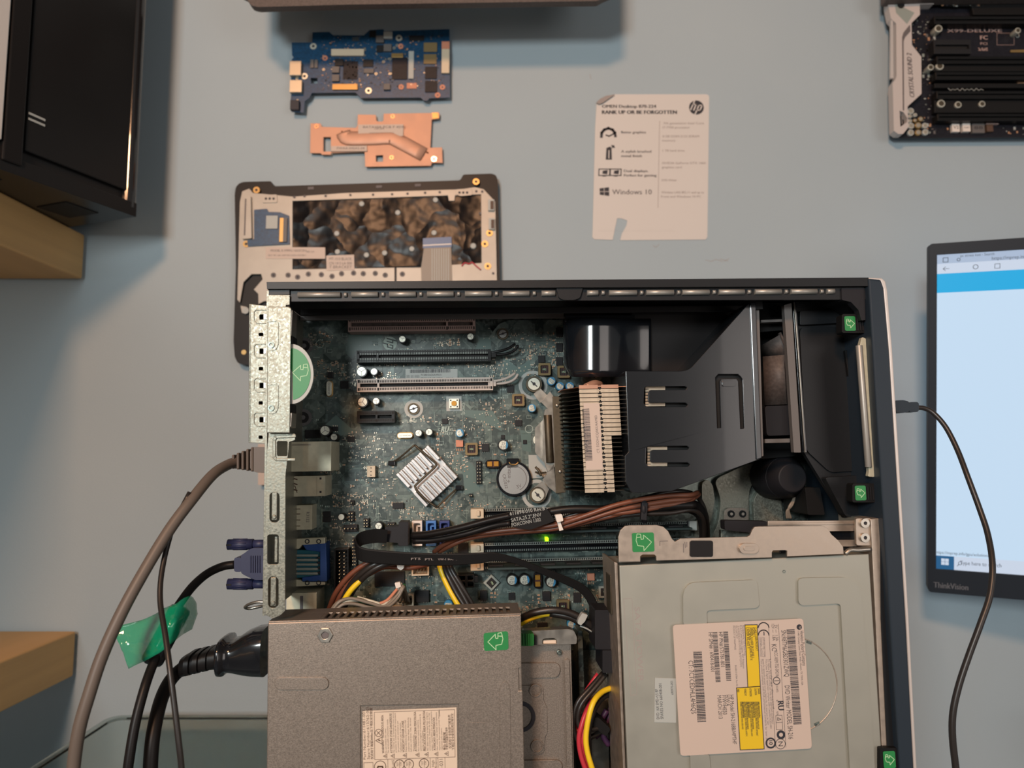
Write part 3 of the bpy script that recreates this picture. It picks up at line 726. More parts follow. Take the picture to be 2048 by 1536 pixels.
for kd, x, y, rot in [('small', 804.6, 678, 0), ('small', 941, 673, 40), ('big', 723, 743, 10), ('small', 748, 743, 80), ('big', 725, 804, 50), ('small', 752, 802, 20), ('small', 837, 866, 160), ('small', 858, 864, 100), ('big', 650, 861, 200), ('small', 668, 874, 10), ('plain', 682.5, 1034, 0),
                      ('blue', 1103, 762, 60), ('blue', 1120, 772, 60), ('blue', 1140, 772, 60), ('blue', 1064, 816, 20), ('blue', 919.5, 866, 30), ('bluebig', 1006.6, 890, 0),
                      ('bluebig', 1024, 1160.5, 0), ('bluebig', 1049.4, 1160, 10), ('bluebig', 1102, 1164, -10), ('blue', 1143, 1249, 0), ('blue', 896.5, 1210, 90), ('small', 757, 1052, 0)]:
    h = CAPH[kd]; p = CF.pix(x, y, TB+h)
    c = (p.x, p.y, TB)
    if kd not in src:
        m_ = CAPK[kd]; o = m_.build('capacitor', board, origin=Vector((0, 0, 0))); place(o, CF, c, board, math.radians(rot)); src[kd] = o
        o['label'] = {'big': 'large black capacitor with a silver top', 'small': 'small black capacitor with a silver top', 'plain': 'small capacitor with a smooth silver top', 'blue': 'blue striped capacitor', 'bluebig': 'large blue striped capacitor'}[kd]
    else: again(src[kd], c, board, math.radians(rot))
# ---- screws
def screw_mb(r, ring, lines=True):
    mb = MB()
    if ring: mb.use('label_grey').cyl((0, 0), ring, 0, .3, 32)
    mb.use('olive_metal').ring((0, 0), r*.78, r, .3, 1.6); mb.use('chrome').cyl((0, 0), r*.8, .3, 2.2, 24, r*.68); mb.use('ink').cyl((0, 0), r*.22, 2.2, 2.3, 6)
    if lines: mb.stroke([(-r*.6, -r*.2), (r*.6, r*.2)], r*.16, 2.2, .08)
    return mb
o = None
for x, y, ring in ((1005.5, 667.5, 0), (827, 817.5, 6.2)):
    m_ = screw_mb(3.9, ring); o = m_.build('mounting_screw', board, origin=Vector()); p = CF.pix(x, y, TB+2); place(o, CF, (p.x, p.y, TB), board)
mb0 = MB().use('chip_grey').ring((0, 0), 3.2, 5.6, 0, .6); mb0.use('chip').ring((0, 0), 1.6, 3.6, .2, 1.2); mb0.use('chip_grey').cyl((0, 0), 1.5, .2, 1.6, 16)
o = mb0.build('mounting_screw', board, origin=Vector()); p = CF.pix(609, 692, TB); place(o, CF, (p.x, p.y, TB), board); p = CF.pix(607, 835, TB); again(o, (p.x, p.y, TB), board)
# ---- chips
for x0, y0, x1, y1, h in [(681, 762, 697, 777, 1.2), (1014, 771, 1028, 785, 1.5), (1076, 711, 1090, 725, 1.5), (1030, 840, 1044, 852, 1.6), (963, 888, 978, 903, 1.6), (785, 1006, 807, 1017, 3), (916, 1086, 936, 1106, 2), (830, 1182, 858, 1204, 3), (1017, 1186, 1030, 1200, 1.5), (960, 1182, 974, 1201, 3), (1085, 1184, 1101, 1202, 3), (1147, 1186, 1162, 1205, 2),
                          (749, 1144, 809, 1172, 1.8), (655, 744, 666, 756, 3), (646, 1023, 661, 1033, 1.2), (646, 1034, 661, 1044, 1.2), (1112, 655, 1126, 673, 1.5), (1112, 686, 1126, 703, 1.5), (1112, 714, 1126, 732, 1.5), (1002, 1070-200, 1010, 878, .8), (1046, 990-110, 1054, 888, .8), (884, 838, 896, 848, 1.2), (815, 1001, 812, 1003, .5), (665, 853, 676, 862, 1.5), (1075, 1246, 1095, 1257, 1.5), (695, 873, 709, 884, 1.5), (610, 860, 640, 876, 1.2)]:
    mb = MB().use('chip'); mb.pbox(x0, y0, x1, y1, TB+h, TB+.2)
    a, b = mb.P(x0, y0, TB+.1), mb.P(x1, y1, TB+.1); n = max(3, int(abs(b.x-a.x)/1.0)); mb.use('solder')
    if h >= 1.5 and h != 1.8:
        for i in range(n):
            u = a.x + (b.x-a.x)*(i+.5)/n; mb.box((u-.18, a.y+.8, TB), (u+.18, a.y-.2, TB+.3)); mb.box((u-.18, b.y-.8, TB), (u+.18, b.y+.2, TB+.3))
    mb.build('chip', board, bevel=.15)
# ---- inductors
mb = MB().use('inductor'); mb.prism(rrect(-4.1, -4.1, 4.1, 4.1, 1), 0, 4.5, [rrect(-2.7, -2.7, 2.7, 2.7, .8)]); mb.use('coil').box((-2.8, -2.8, 0), (2.8, 2.8, 3.2)); mb.use('chip')
for k in range(4): mb.box((-2.2+k*1.2, -2.2, 3.2), (-1.5+k*1.2, 2.2, 3.5))
mb.use('arrow_line').text('1R2', 0, -.6, 3.6, 1.2, 0, None, 'C')
o = mb.build('inductor', board, bevel=.3, origin=Vector(), label='olive framed square inductor'); p = CF.pix(1089, 738.6, TB+4); place(o, CF, (p.x, p.y, TB), board)
for x, y, a in ((1127.5, 743.6, 0), (1036.6, 800, 0), (943, 898, 0), (1126, 1213, 0)): p = CF.pix(x, y, TB+4); again(o, (p.x, p.y, TB), board, math.radians(a))
mb = MB().use('slot_grey'); mb.obox((0, 0), 7.6, 7.6, 0, 3, 45); mb.use('deep').obox((0, 0), 5, 5, 3, 3.2, 45); mb.use('arrow_line').text('1R0', 0, -.5, 3.3, 1.1, -60, None, 'C')
o = mb.build('inductor', board, bevel=.2, origin=Vector(), label='small diamond-turned inductor'); p = CF.pix(983, 1165.5, TB+3); place(o, CF, (p.x, p.y, TB), board); p = CF.pix(1209, 1184, TB+3); again(o, (p.x, p.y, TB), board, PI/4)
mb = MB().use('coil'); mb.prism(rrect(-5.2, -2.8, 5.2, 2.8, 2.6), 0, 2.6); mb.use('black_gloss').prism(rrect(-5.2, -2.8, 5.2, 2.8, 2.6), 2.6, 3.6, [rrect(-4.2, -2.1, 4.2, 2.1, 2)]); mb.use('coil_gold'); mb.box((-3.8, -1.6, 2.6), (-.6, 1.7, 4)); mb.box((.5, -1.6, 2.6), (3.7, 1.7, 4))
o = mb.build('coil', board, bevel=.4, origin=Vector(), label='gold double coil'); p = CF.pix(986, 928, TB+3); place(o, CF, (p.x, p.y, TB), board); p = CF.pix(1075.5, 1161, TB+3); again(o, (p.x, p.y, TB), board, PI/2)
# crystals, button, tantalum blocks
mb = MB().use('gold'); mb.prism(rrect(-5.5, -2.2, 5.5, 2.2, 2.2), 0, .8); mb.use('cap_silver').prism(rrect(-4.9, -1.6, 4.9, 1.6, 1.6), .8, 3.4); mb.use('ink_soft').text('25.000KHz', 0, -.5, 3.45, 1.0, 0, 7.5, 'C')
o = mb.build('crystal', board, bevel=.4, origin=Vector(), label='oval metal crystal'); p = CF.pix(810, 871, TB+3); place(o, CF, (p.x, p.y, TB), board); p = CF.pix(658, 777, TB+3); again(o, (p.x, p.y, TB), board, PI/2)
mb = MB().use('label_grey'); mb.box((-5.2, -4.8, 0), (5, 5, .2)); mb.use('cap_silver').box((-3.2, -3.2, .2), (3.2, 3.2, 3)); mb.use('chip').box((-2.6, -2.6, 3), (2.6, 2.6, 3.05)); mb.use('cap_silver').box((-2.9, -1.7, 3), (2.9, 1.7, 3.12)); mb.box((-1.7, -2.9, 3), (1.7, 2.9, 3.12)); mb.use('coil_gold').cyl((0, 0), 1.7, 3, 4, 20)
o = mb.build('push_button', board, bevel=.1, origin=Vector(), label='white push button with a gold centre'); p = CF.pix(908, 807, TB+3); place(o, CF, (p.x, p.y, TB), board)
mb = MB().use('salmon'); mb.box((-2.4, -2.3, 0), (2.4, 2.3, 2.2)); mb.use('smd_tan')
for k in range(4): mb.box((-2.2+k*1.2, -5, 0), (-1.5+k*1.2, -3.2, .4))
o = mb.build('power_transistor', board, bevel=.2, origin=Vector(), label='salmon coloured square component'); p = CF.pix(919, 887, TB+2); place(o, CF, (p.x, p.y, TB), board); p = CF.pix(1182, 1154, TB+2); again(o, (p.x, p.y, TB), board)
# ---- pin headers and connectors
def header(x0, y0, x1, y1, nx, ny, h=2.5, base='chip', pin='pin', ph=8, name='pin_header', wall=False, label=None):
    mb = MB().use(base); a, b = mb.P(x0, y0, TB+h), mb.P(x1, y1, TB+h); u0, u1, v1, v0 = a.x, b.x, a.y, b.y
    if wall: mb.prism([(u0, v0), (u1, v0), (u1, v1), (u0, v1)], TB, TB+h, [[(u0+1, v0+1), (u1-1, v0+1), (u1-1, v1-1), (u0+1, v1-1)]]); mb.box((u0, v0, TB), (u1, v1, TB+1.5))
    else: mb.box((u0, v0, TB), (u1, v1, TB+h))
    mb.use(pin)
    for i in range(nx):
        for j in range(ny):
            m_ = 1.6 if wall else .1
            u = u0+m_+(u1-u0-2*m_)*(i+.5)/nx; v = v0+m_+(v1-v0-2*m_)*(j+.5)/ny; mb.box((u-.32, v-.32, TB+1), (u+.32, v+.32, TB+ph))
    return mb.build(name, board, bevel=.12, label=label)
header(668, 1098, 697, 1180, 2, 10, 9, 'slot_black', ph=7.5, wall=True, label='black boxed pin header')
for a in ((952, 922, 963, 968, 2, 7), (727, 1037, 738, 1055, 2, 3), (697, 1023, 708, 1043, 2, 3), (687, 1050, 715, 1063, 4, 1), (705, 1076, 714, 1132, 2, 8), (938, 988, 945, 994, 2, 1), (700, 1001, 708, 1010, 1, 1), (775, 1045, 790, 1052, 3, 1), (1120, 1225, 1130, 1232, 2, 1)): header(*a, ph=6)
header(734, 932, 750, 954, 1, 3, 6, 'ivory', 'ink', 6.4, 'connector', label='small ivory connector')
header(823, 1132, 858, 1151, 4, 1, 8, 'ivory', 'ink_brown', 8.5, 'connector', True, label='ivory four pin connector')
header(782, 1192, 807, 1215, 3, 1, 9, 'ivory', 'ink_brown', 9.5, 'connector', True, label='ivory connector under green wires')
header(808, 1190, 827, 1213, 2, 1, 9, 'ivory', 'ink_brown', 9.5, 'connector', True, label='ivory connector')
mb = MB().use('slot_black'); a, b = mb.P(916, 1150, TB+10), mb.P(949, 1175, TB+10); uu = [a.x, (a.x+b.x)/2, b.x]; vv = [b.y, (a.y+b.y)/2, a.y]
mb.prism([(uu[0], vv[0]), (uu[2], vv[0]), (uu[2], vv[2]), (uu[0], vv[2])], TB, TB+10, [rrect(uu[i]+.8, vv[j]+.7, uu[i+1]-.8, vv[j+1]-.7, .6) for i in (0, 1) for j in (0, 1)]); mb.pbox(949, 1152, 956, 1165, TB+10, TB+4)
mb.build('power_connector', board, bevel=.2, label='black four pole connector')
for x, m_, lb in ((834, 'white', 'white data port'), (862, 'sata_blue', 'light blue data port'), (889, 'sata_navy', 'dark blue data port')):
    mb = MB().use(m_); a, b = mb.P(x-10.5, 1042, TB+9), mb.P(x+10.5, 1092, TB+9)
    mb.prism([(a.x, b.y), (b.x, b.y), (b.x, a.y), (a.x, a.y)], TB, TB+9, [rrect(a.x+1.2, b.y+1.6, b.x-1.2, a.y-1.6, .8)]); mb.box((a.x, b.y, TB), (b.x, a.y, TB+3)); mb.box((a.x+2.6, b.y+3, TB), (a.x+3.8, a.y-3, TB+8))
    mb.box((a.x+2.6, a.y-4, TB), (a.x+5.4, a.y-3, TB+8)); mb.build('data_port', board, bevel=.3, label=lb)
# ---- rear ports
def port(x0, y0, x1, y1, h, m_, name, label, extra=None):
    mb = MB().use(m_); mb.pbox(x0, y0, x1, y1, TB+h, TB)
    if extra: extra(mb, TB+h)
    return mb.build(name, board, bevel=.5, label=label)
def e1(mb, w): mb.use('steel'); mb.pbox(574, 889, 622, 890.5, w+.3, w)
port(575, 884, 662, 942, 29, 'port_metal', 'network_port', 'large metal network and USB port block', e1)
def e2(mb, w):
    mb.pbox(634, 953, 650, 990, w+.3, w)
    mb.use('ink'); mb.pbox(639, 955, 643, 959, w+.4, w); mb.pbox(639, 982, 643, 986, w+.4, w)
    mb.use('ink_brown')
    for k, y in enumerate((958, 968, 980)): mb.stroke([mb.P(x, yy, w).xy for x, yy in ((574, y), (584, y-2), (594, y+1))], .8, w)
    mb.stroke([mb.P(x, yy, w).xy for x, yy in ((584, 985), (586, 972), (590, 972), (594, 985))], .5, w)
port(574, 953, 650, 992, 22, 'port_metal', 'usb_port', 'metal double USB port with slots', e2)
def e3(mb, w):
    mb.use('ink_brown')
    for y in (1019, 1029, 1041, 1053): mb.stroke([mb.P(x, yy, w).xy for x, yy in ((582, y+2), (583, y), (592, y-1), (600, y-1))], .5, w)
    p = mb.P(613, 1024, w); mb.use('ink_soft').text('R3122', p.x, p.y, w+.05, 1.8, -90)
port(579, 1011, 624, 1059, 14, 'port_metal', 'usb_port', 'short metal USB port', e3)
mb = MB().use('vga_teal'); wv = TB+14
mb.pprism([(571, 1082), (582, 1080), (584, 1165), (570, 1162)], wv, TB); mb.pprism([(582, 1100), (645, 1100), (652, 1096), (652, 1160), (645, 1155), (582, 1156)], wv-2, TB)
mb.use('vga_port'); mb.pprism([(604, 1088), (652, 1086), (654, 1163), (604, 1163), (604, 1155), (640, 1150), (640, 1104), (612, 1100)], wv-1, TB)
mb.use('slot_grey')
for k in range(5): mb.ptube([(582, 1111+k*9, wv-.9), (636, 1111+k*9, wv-.9)], .9, 8, 0)
for k in range(4): p = mb.P(637, 1116+k*10, wv); mb.use('ink').cyl(p, .8, wv-2, wv-.3, 10)
vg = mb.build('video_port', board, bevel=.4, label='teal and blue video port with ribs')
mb = MB().use('port_metal'); mb.pprism([(582, 1078), (650, 1075), (650, 1087), (604, 1090), (598, 1098), (582, 1098)], wv-.6, TB+8); mb.pprism([(580, 1158), (600, 1160), (606, 1164), (650, 1164), (650, 1170), (582, 1174)], wv-.6, TB+8)
for x in (614, 637):
    for y in (1083, 1166): p = mb.P(x, y, wv); mb.use('ink').ring(p, .9, 1.5, wv-.6, wv-.4)
pieces(mb, 'port_bracket', vg, bevel=.3, label='pale metal bracket')
def e4(mb, w): mb.use('ink_soft'); mb.pbox(600, 1192, 606, 1224, w+.1, w)
port(573, 1187, 633, 1232, 24, 'port_metal', 'audio_port', 'metal port block above the power supply', e4)
# ---- chipset heatsink
sk = thing('chipset_heatsink', 'small square silver finned heatsink set diagonally on the motherboard', 'heatsink', CF.pix(853, 952, TB))
p = CF.pix(853.5, 952, TB+8); hs = 28.5; ang = -48
mb = MB().use('alu'); mb.obox(p, hs, hs, TB+1.5, TB+3.5, ang)
a = math.radians(ang); ca, sa = math.cos(a), math.sin(a); tf = lambda x, y: (p.x+ca*x-sa*y, p.y+sa*x+ca*y)
mb.build('heatsink_base', sk, bevel=.2)
for i in range(9):
    v = -hs/2+1.2+(hs-2.4)*i/8
    for s0, s1 in ((-hs/2, -2.6-(1 if i % 2 else 0)), (2.6, hs/2)):
        if i in (0, 8) and False: continue
        mb = MB().use('alu'); c = tf((s0+s1)/2, v); mb.obox(c, s1-s0, 1.25 if i % 2 else 2.1, TB+3.5, TB+8, ang); mb.build('fin', sk, bevel=.25)
mb = MB().use('olive_metal'); w_ = TB+8.6; mb.ptube([(x/5.486+780, y/5.486+840, w_) for x, y in ((270, 275), (350, 345), (480, 455), (503, 480), (490, 520), (290, 705), (280, 740), (300, 780), (400, 880), (515, 960))], .75, 8, 3); mb.ptube([(874, 1014.5, w_), (905, 985, TB+4), (918, 975, TB+1)], .6, 8); mb.ptube([(829, 890, w_), (800, 915, TB+4), (784, 925, TB+1)], .6, 8)
mb.build('retaining_wire', sk)
mb = MB().use('black_gloss'); mb.pbox(911, 971, 925, 980, TB+4, TB); mb.pbox(776, 922, 790, 931, TB+4, TB); pieces(mb, 'wire_anchor', sk, bevel=.5)
# ---- coin battery
bt = thing('coin_battery', 'round silver coin battery in a black holder on the motherboard', 'battery', CF.pix(1028, 958, TB))
p = CF.pix(1028, 957.5, TB+5)
mb = MB().use('black_gloss'); mb.cyl(p, 11.6, TB, TB+4.2, 40); mb.pbox(1013, 917, 1038, 936, TB+5, TB); mb.build('battery_holder', bt, bevel=.4)
mb = MB().use('chrome'); mb.cyl(p, 10, TB+4.2, TB+5, 48); mb.use('ink_soft')
mb.text('mitsun', p.x-2.2, p.y+.5, TB+5.1, 2.6, 90, 8.5); mb.text('CR2032', p.x-7.6, p.y+3, TB+5.1, 2.0, -80, 9.5); mb.text('+', p.x-4.6, p.y-3, TB+5.1, 2.8, 0); mb.text('3V', p.x+2, p.y-6.5, TB+5.1, 2.2, 20)
mb.stroke([(p.x+8.2*math.cos(t*.1), p.y+8.2*math.sin(t*.1)) for t in range(-11, 13)], .35, TB+5, .05)
mb.build('battery_cell', bt, bevel=.2)
mb = MB().use('gold'); mb.ptube([(1018, 924, TB+5.5), (1022, 929, TB+5.5), (1032, 929, TB+5.5), (1037, 924, TB+5.5)], .5, 6, 2); mb.build('battery_clip', bt)
# ---- tiny surface-mount parts
def smd(cx, cy, w, h, m_, ht=.6, ends=True):
    mb.use(m_); mb.box((cx-w/2, cy-h/2, TB), (cx+w/2, cy+h/2, TB+ht))
    if ends:
        mb.use('solder'); k = .28
        if w > h: mb.box((cx-w/2-.1, cy-h/2, TB), (cx-w/2+w*k, cy+h/2, TB+ht+.05)); mb.box((cx+w/2-w*k, cy-h/2, TB), (cx+w/2+.1, cy+h/2, TB+ht+.05))
        else: mb.box((cx-w/2, cy-h/2-.1, TB), (cx+w/2, cy-h/2+h*k, TB+ht+.05)); mb.box((cx-w/2, cy+h/2-h*k, TB), (cx+w/2, cy+h/2+.1, TB+ht+.05))
clusters = [(640, 680, 40, 22, 40), (655, 740, 45, 30, 70), (700, 755, 30, 40, 50), (1010, 740, 50, 40, 60), (1105, 700, 22, 60, 50), (890, 683, 34, 12, 24), (770, 752, 36, 10, 26), (700, 1000, 60, 26, 90), (690, 1060, 50, 50, 60), (660, 920, 30, 60, 60), (850, 1025, 90, 22, 80), (900, 930, 60, 40, 60), (1000, 830, 70, 50, 60), (740, 900, 90, 60, 70), (760, 980, 60, 80, 70), (960, 1010, 120, 20, 50), (1130, 1200, 130, 50, 90), (1000, 1215, 90, 30, 50), (830, 1170, 60, 40, 40), (1065, 720, 40, 50, 50), (860, 770, 250, 6, 30), (840, 838, 60, 12, 20), (930, 855, 80, 30, 40), (1080, 1215, 60, 40, 40), (870, 730, 200, 6, 40), (1180, 1170, 30, 60, 30), (900, 1120, 30, 60, 30), (1050, 690, 60, 40, 40), (660, 1130, 20, 90, 20), (1020, 1225, 60, 20, 30)]
mb = MB(); rr = random.Random(5)
for cx, cy, w, h, n in clusters:
    for i in range(n):
        x, y = cx+rr.uniform(-.5, .5)*w*1.2, cy+rr.uniform(-.5, .5)*h*1.2; p = CF.pix(x, y, TB)
        if not (U0+2 < p.x < U1-2 and p.y < V0-3): continue
        s_ = rr.choice((.8, 1.0, 1.3, 1.6)); a, b = (s_, s_*.55) if rr.random() < .5 else (s_*.55, s_)
        if rr.random() < .35: mb.use(rr.choice(('solder', 'smd_tan', 'pin', 'trace_lite'))).cyl(p, .34, TB, TB+.15, 8)
        else: smd(round(p.x*1.5)/1.5, round(p.y*1.5)/1.5, a, b, rr.choice(('smd_tan', 'smd_black', 'smd_black', 'smd_tan', 'slot_grey')))
for i in range(700):
    u, v = rr.uniform(U0+3, U1-3), rr.uniform(V1+3, V0-6); s_ = rr.choice((.5, .7, 1.0))
    if rr.random() < .5: mb.use(rr.choice(('trace_lite', 'silk', 'solder'))).cyl((u, v), .24, TB, TB+.08, 6)
    else: smd(u, v, s_, s_*.5, rr.choice(('smd_black', 'smd_tan', 'slot_grey')), .4)
mb.build('surface_component', board, kind='stuff')
mb0 = MB(); rr = random.Random(8)
mb0.use('smd_tan').box((-.7, -.45, 0), (.7, .45, .8)); mb0.use('solder'); mb0.box((-1, -.5, 0), (-.6, .5, .9)); mb0.box((.6, -.5, 0), (1, .5, .9))
o = None
spots = [(960, 885+k*6) for k in range(3)] + [(1107, 668+k*13) for k in range(6)] + [(1060, 705), (1060, 711), (1060, 717), (900, 681), (900, 686), (900, 691), (917, 680), (917, 685), (917, 690), (640, 665), (648, 668), (655, 672), (875, 868), (876, 878), (875, 890), (876, 899), (1062, 903-80), (1044, 812), (1048, 808), (990, 909), (1004, 909), (1011, 909), (1077, 1190), (1077, 1197), (1077, 1204), (983, 1186), (983, 1194), (990, 1186), (990, 1194), (965, 1210), (975, 1210), (870, 1190), (872, 1204), (702, 972), (706, 972), (714, 960), (720, 1018), (722, 1029), (1137, 1190), (1137, 1200)]
for i, (x, y) in enumerate(spots):
    p = CF.pix(x, y, TB); c = (p.x, p.y, TB); rot = PI/2 if i % 3 == 0 else 0
    if o is None: o = mb0.build('chip_resistor', board, origin=Vector()); place(o, CF, c, board, rot)
    else: again(o, c, board, rot)
# ---- memory sockets and modules
def socket(yb, label):
    mb = MB().use('black_gloss'); a, b = mb.P(966, yb, TB+10), mb.P(1378, yb-1, TB+10); v = a.y; u0, u1 = a.x, b.x
    mb.prism([(u0, v-3), (u1, v-3), (u1, v+3), (u0, v+3)], TB+3, TB+9, [[(u0+2, v-.8), (u1-2, v-.8), (u1-2, v+.8), (u0+2, v+.8)]]); mb.box((u0, v-3, TB), (u1, v+3, TB+3))
    mb.use('slot_grey')
    mb.box((u0+1, v+1.2, TB+9), (u1-1, v+1.45, TB+9.1)); mb.box((u0+1, v+2.7, TB+9), (u1-1, v+2.9, TB+9.1))
    n = 110
    for i in range(n):
        u = u0+1+(u1-u0-2)*(i+.5)/n; mb.box((u-.2, v+1.4, TB+9), (u+.2, v+2.8, TB+9.1))
        mb.box((u-.2, v-2.6, TB+9), (u+.2, v-1.4, TB+9.08))
    s_ = mb.build('memory_socket', board, label=label)
    mb = MB().use('ivory'); mb.box((u0-8, v-3, TB), (u0+.5, v+3.2, TB+14)); mb.box((u0-4, v-1.2, TB+14), (u0-2, v+2.4, TB+16)); mb.build('latch', s_, bevel=.5, label='ivory latch')
    mb = MB().use('label_grey'); mb.box((u1, v-3, TB), (u1+5, v+3.2, TB+12)); mb.build('latch', s_, bevel=.5, label='grey latch')
    return v, u0, u1
SK = [socket(1027, 'memory socket, topmost of four'), socket(1062, 'memory socket, second of four'), socket(1096, 'memory socket, third of four'), socket(1130, 'memory socket, lowest of four')]
for j, lb in ((1, 'green memory module standing in the socket beside the lit green light'), (3, 'green memory module standing in the lowest socket above the round blue capacitors')):
    v, u0, u1 = SK[j]; t_ = thing('memory_module', lb, 'memory module', ((u0+u1)/2, v, TB+4), None, 'memory modules in the sockets')
    mb = MB().use('trace_dark'); mb.box((u0+3, v-.6, TB+4), (u1-3, v+.6, TB+28)); mb.build('module_board', t_)
    for k in range(8):
        mb = MB().use('chip'); u = u0+8+(u1-u0-20)*k/7; mb.box((u-4.5, v+.6, TB+12), (u+4.5, v+1.7, TB+23)); mb.build('memory_chip', t_, bevel=.15)
mb = MB().use('led'); p = mb.P(1094.5, 1079, TB+8); mb.box((p.x-.9, p.y-.9, TB), (p.x+.9, p.y+.9, TB+8)); mb.build('indicator_light', board, label='lit bright green light')
# ================================================================= processor cooler
ck = thing('processor_cooler', 'finned silver processor heatsink with a pinkish barcode label beside the black air duct', 'heatsink', CF.pix(1180, 880, -70))
WT = -22
tl, tr_, bl_, br_ = CF.pix(1158, 774, WT), CF.pix(1250, 771, WT), CF.pix(1170, 982, WT), CF.pix(1256, 980, WT)
NF = 25
for i in range(NF):
    t = i/(NF-1); v = tl.y + (bl_.y-tl.y)*t; u0 = tl.x + (bl_.x-tl.x)*t; uR = u0 + (23.5 if i < 12 else 17.5); pitch = (tl.y-bl_.y)/(NF-1)
    mb = MB().use('fin_shaded' if i else 'copper_edge')
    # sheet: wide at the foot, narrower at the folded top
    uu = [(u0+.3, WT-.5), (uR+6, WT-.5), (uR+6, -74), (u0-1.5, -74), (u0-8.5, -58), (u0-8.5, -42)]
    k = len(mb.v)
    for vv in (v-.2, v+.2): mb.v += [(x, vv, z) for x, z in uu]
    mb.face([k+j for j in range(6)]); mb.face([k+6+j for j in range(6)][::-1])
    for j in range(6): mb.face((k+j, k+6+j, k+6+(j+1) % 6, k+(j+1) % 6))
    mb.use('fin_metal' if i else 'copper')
    mid = u0+12.2
    mb.box((u0, v-pitch*.42, WT-.5), (mid-1.0+(.6 if i % 2 else 0), v+pitch*.42, WT)); mb.box((mid+1.0-(.5 if i % 2 else 0), v-pitch*.36, WT-.5), (uR, v+pitch*.46, WT))
    mb.box((mid-1.0, v-pitch*.05, WT-.6), (mid+1.2, v+pitch*.25, WT-.1))
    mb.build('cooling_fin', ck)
mb = MB().use('deep'); mb.box((tl.x+11.2, bl_.y, WT-4), (tl.x+15, tl.y, WT-1.2)); mb.build('fin_seam', ck)
mb = MB().use('label_white'); mb.pprism([(1167, 806), (1199, 806), (1206, 939), (1172, 940)], WT+.5, WT, r=.5)
mb.use('ink'); p = mb.P(1185, 921, WT+.5); mb.barcode(p.x, p.y, WT+.55, 31, 4.2, 92, 70, 2)
mb.use('ink_soft'); p = mb.P(1177, 903, WT+.5); mb.text('HP P/N:628553-002', p.x, p.y, WT+.56, 1.5, 92, 17.5); p = mb.P(1199, 906, WT+.5); mb.text('CT: EODHCQAKU4AM83', p.x, p.y, WT+.56, 1.5, 92, 22)
mb.build('barcode_label', ck, label='pinkish white barcode label')
mb = MB().use('olive_metal'); mb.pprism([(1105, 793), (1124, 793), (1132, 985), (1112, 987)], -56, -57.5); mb.use('steel'); 
for x, y in ((1114, 811), (1120, 943)): mb.cyl(mb.P(x, y, -56), 1.3, -56, -55, 14, .8)
mb.build('side_plate', ck, bevel=.3)
mb = MB().use('copper'); mb.ptube([(1172, 775, -30), (1188, 768, -34), (1200, 770, -40)], 2.4, 12); mb.build('heat_pipe', ck, label='copper heat pipe')
wb = TB+9
mb = MB().use('steel')
mb.pprism([(1090, 818), (1107, 815), (1110, 935), (1096, 945), (1086, 915), (1085, 850)], wb+3, wb, r=1.5)
mb.pprism([(1067, 788), (1080, 776), (1094, 790), (1080, 806)], wb-1, wb-2); mb.pprism([(1082, 804), (1100, 783), (1112, 800), (1108, 830), (1096, 818)], wb+2, wb)
mb.pprism([(1070, 856), (1088, 838), (1088, 925), (1070, 905)], wb-1, wb-3, r=1); mb.pprism([(1108, 928), (1112, 986), (1098, 975), (1085, 960)], wb+3, wb+1); mb.pprism([(1068, 975), (1085, 962), (1098, 978), (1090, 998), (1078, 985)], wb-1, wb-2)
mb.use('olive_metal').ptube([(1095, 830, wb+3.5), (1100, 925, wb+3.5)], 2.6, 12, 0)
brk = mb.build('mounting_bracket', ck, bevel=.5)
for x, y in ((1068, 768), (1075.5, 990)):
    mb = MB().use('label_grey'); p = mb.P(x, y, TB+8); mb.ring(p, 7.5, 9.8, TB, TB+.3)
    mb.use('olive_metal').cyl(p, 4.9, TB+.3, TB+7, 28); mb.ring(p, 4.4, 5.3, TB+7, TB+8); mb.use('cap_silver').cyl(p, 4.4, TB+7, TB+8.6, 28, 4.0)
    mb.use('ink').cyl(p, 1.2, TB+8.6, TB+8.7, 6); a = math.radians(-42 if y < 800 else -48); mb.obox(p, 5.6, .7, TB+8.6, TB+8.68, math.degrees(a)); mb.build('captive_screw', ck, bevel=.2)
mb = MB().use('cap_silver'); p = mb.P(1076, 880, TB+6); mb.ring(p, 1.6, 3.3, TB+4, TB+6); mb.use('coil').cyl(p, 1.6, TB+3, TB+5, 14); mb.build('bracket_pin', ck, bevel=.3)
mb = MB().use('label_grey'); mb.pprism([(1057, 910), (1090, 910), (1095, 925), (1095, 955), (1058, 957)], TB+.4, TB); mb.use('olive_metal'); mb.ptube([(1071, 934, TB+5), (1078, 942, TB+6), (1082, 952, TB+6)], .8, 8); mb.ptube([(1070, 944, TB+5), (1080, 946, TB+5), (1092, 945, TB+8)], .6, 8); mb.build('locking_lever', ck)
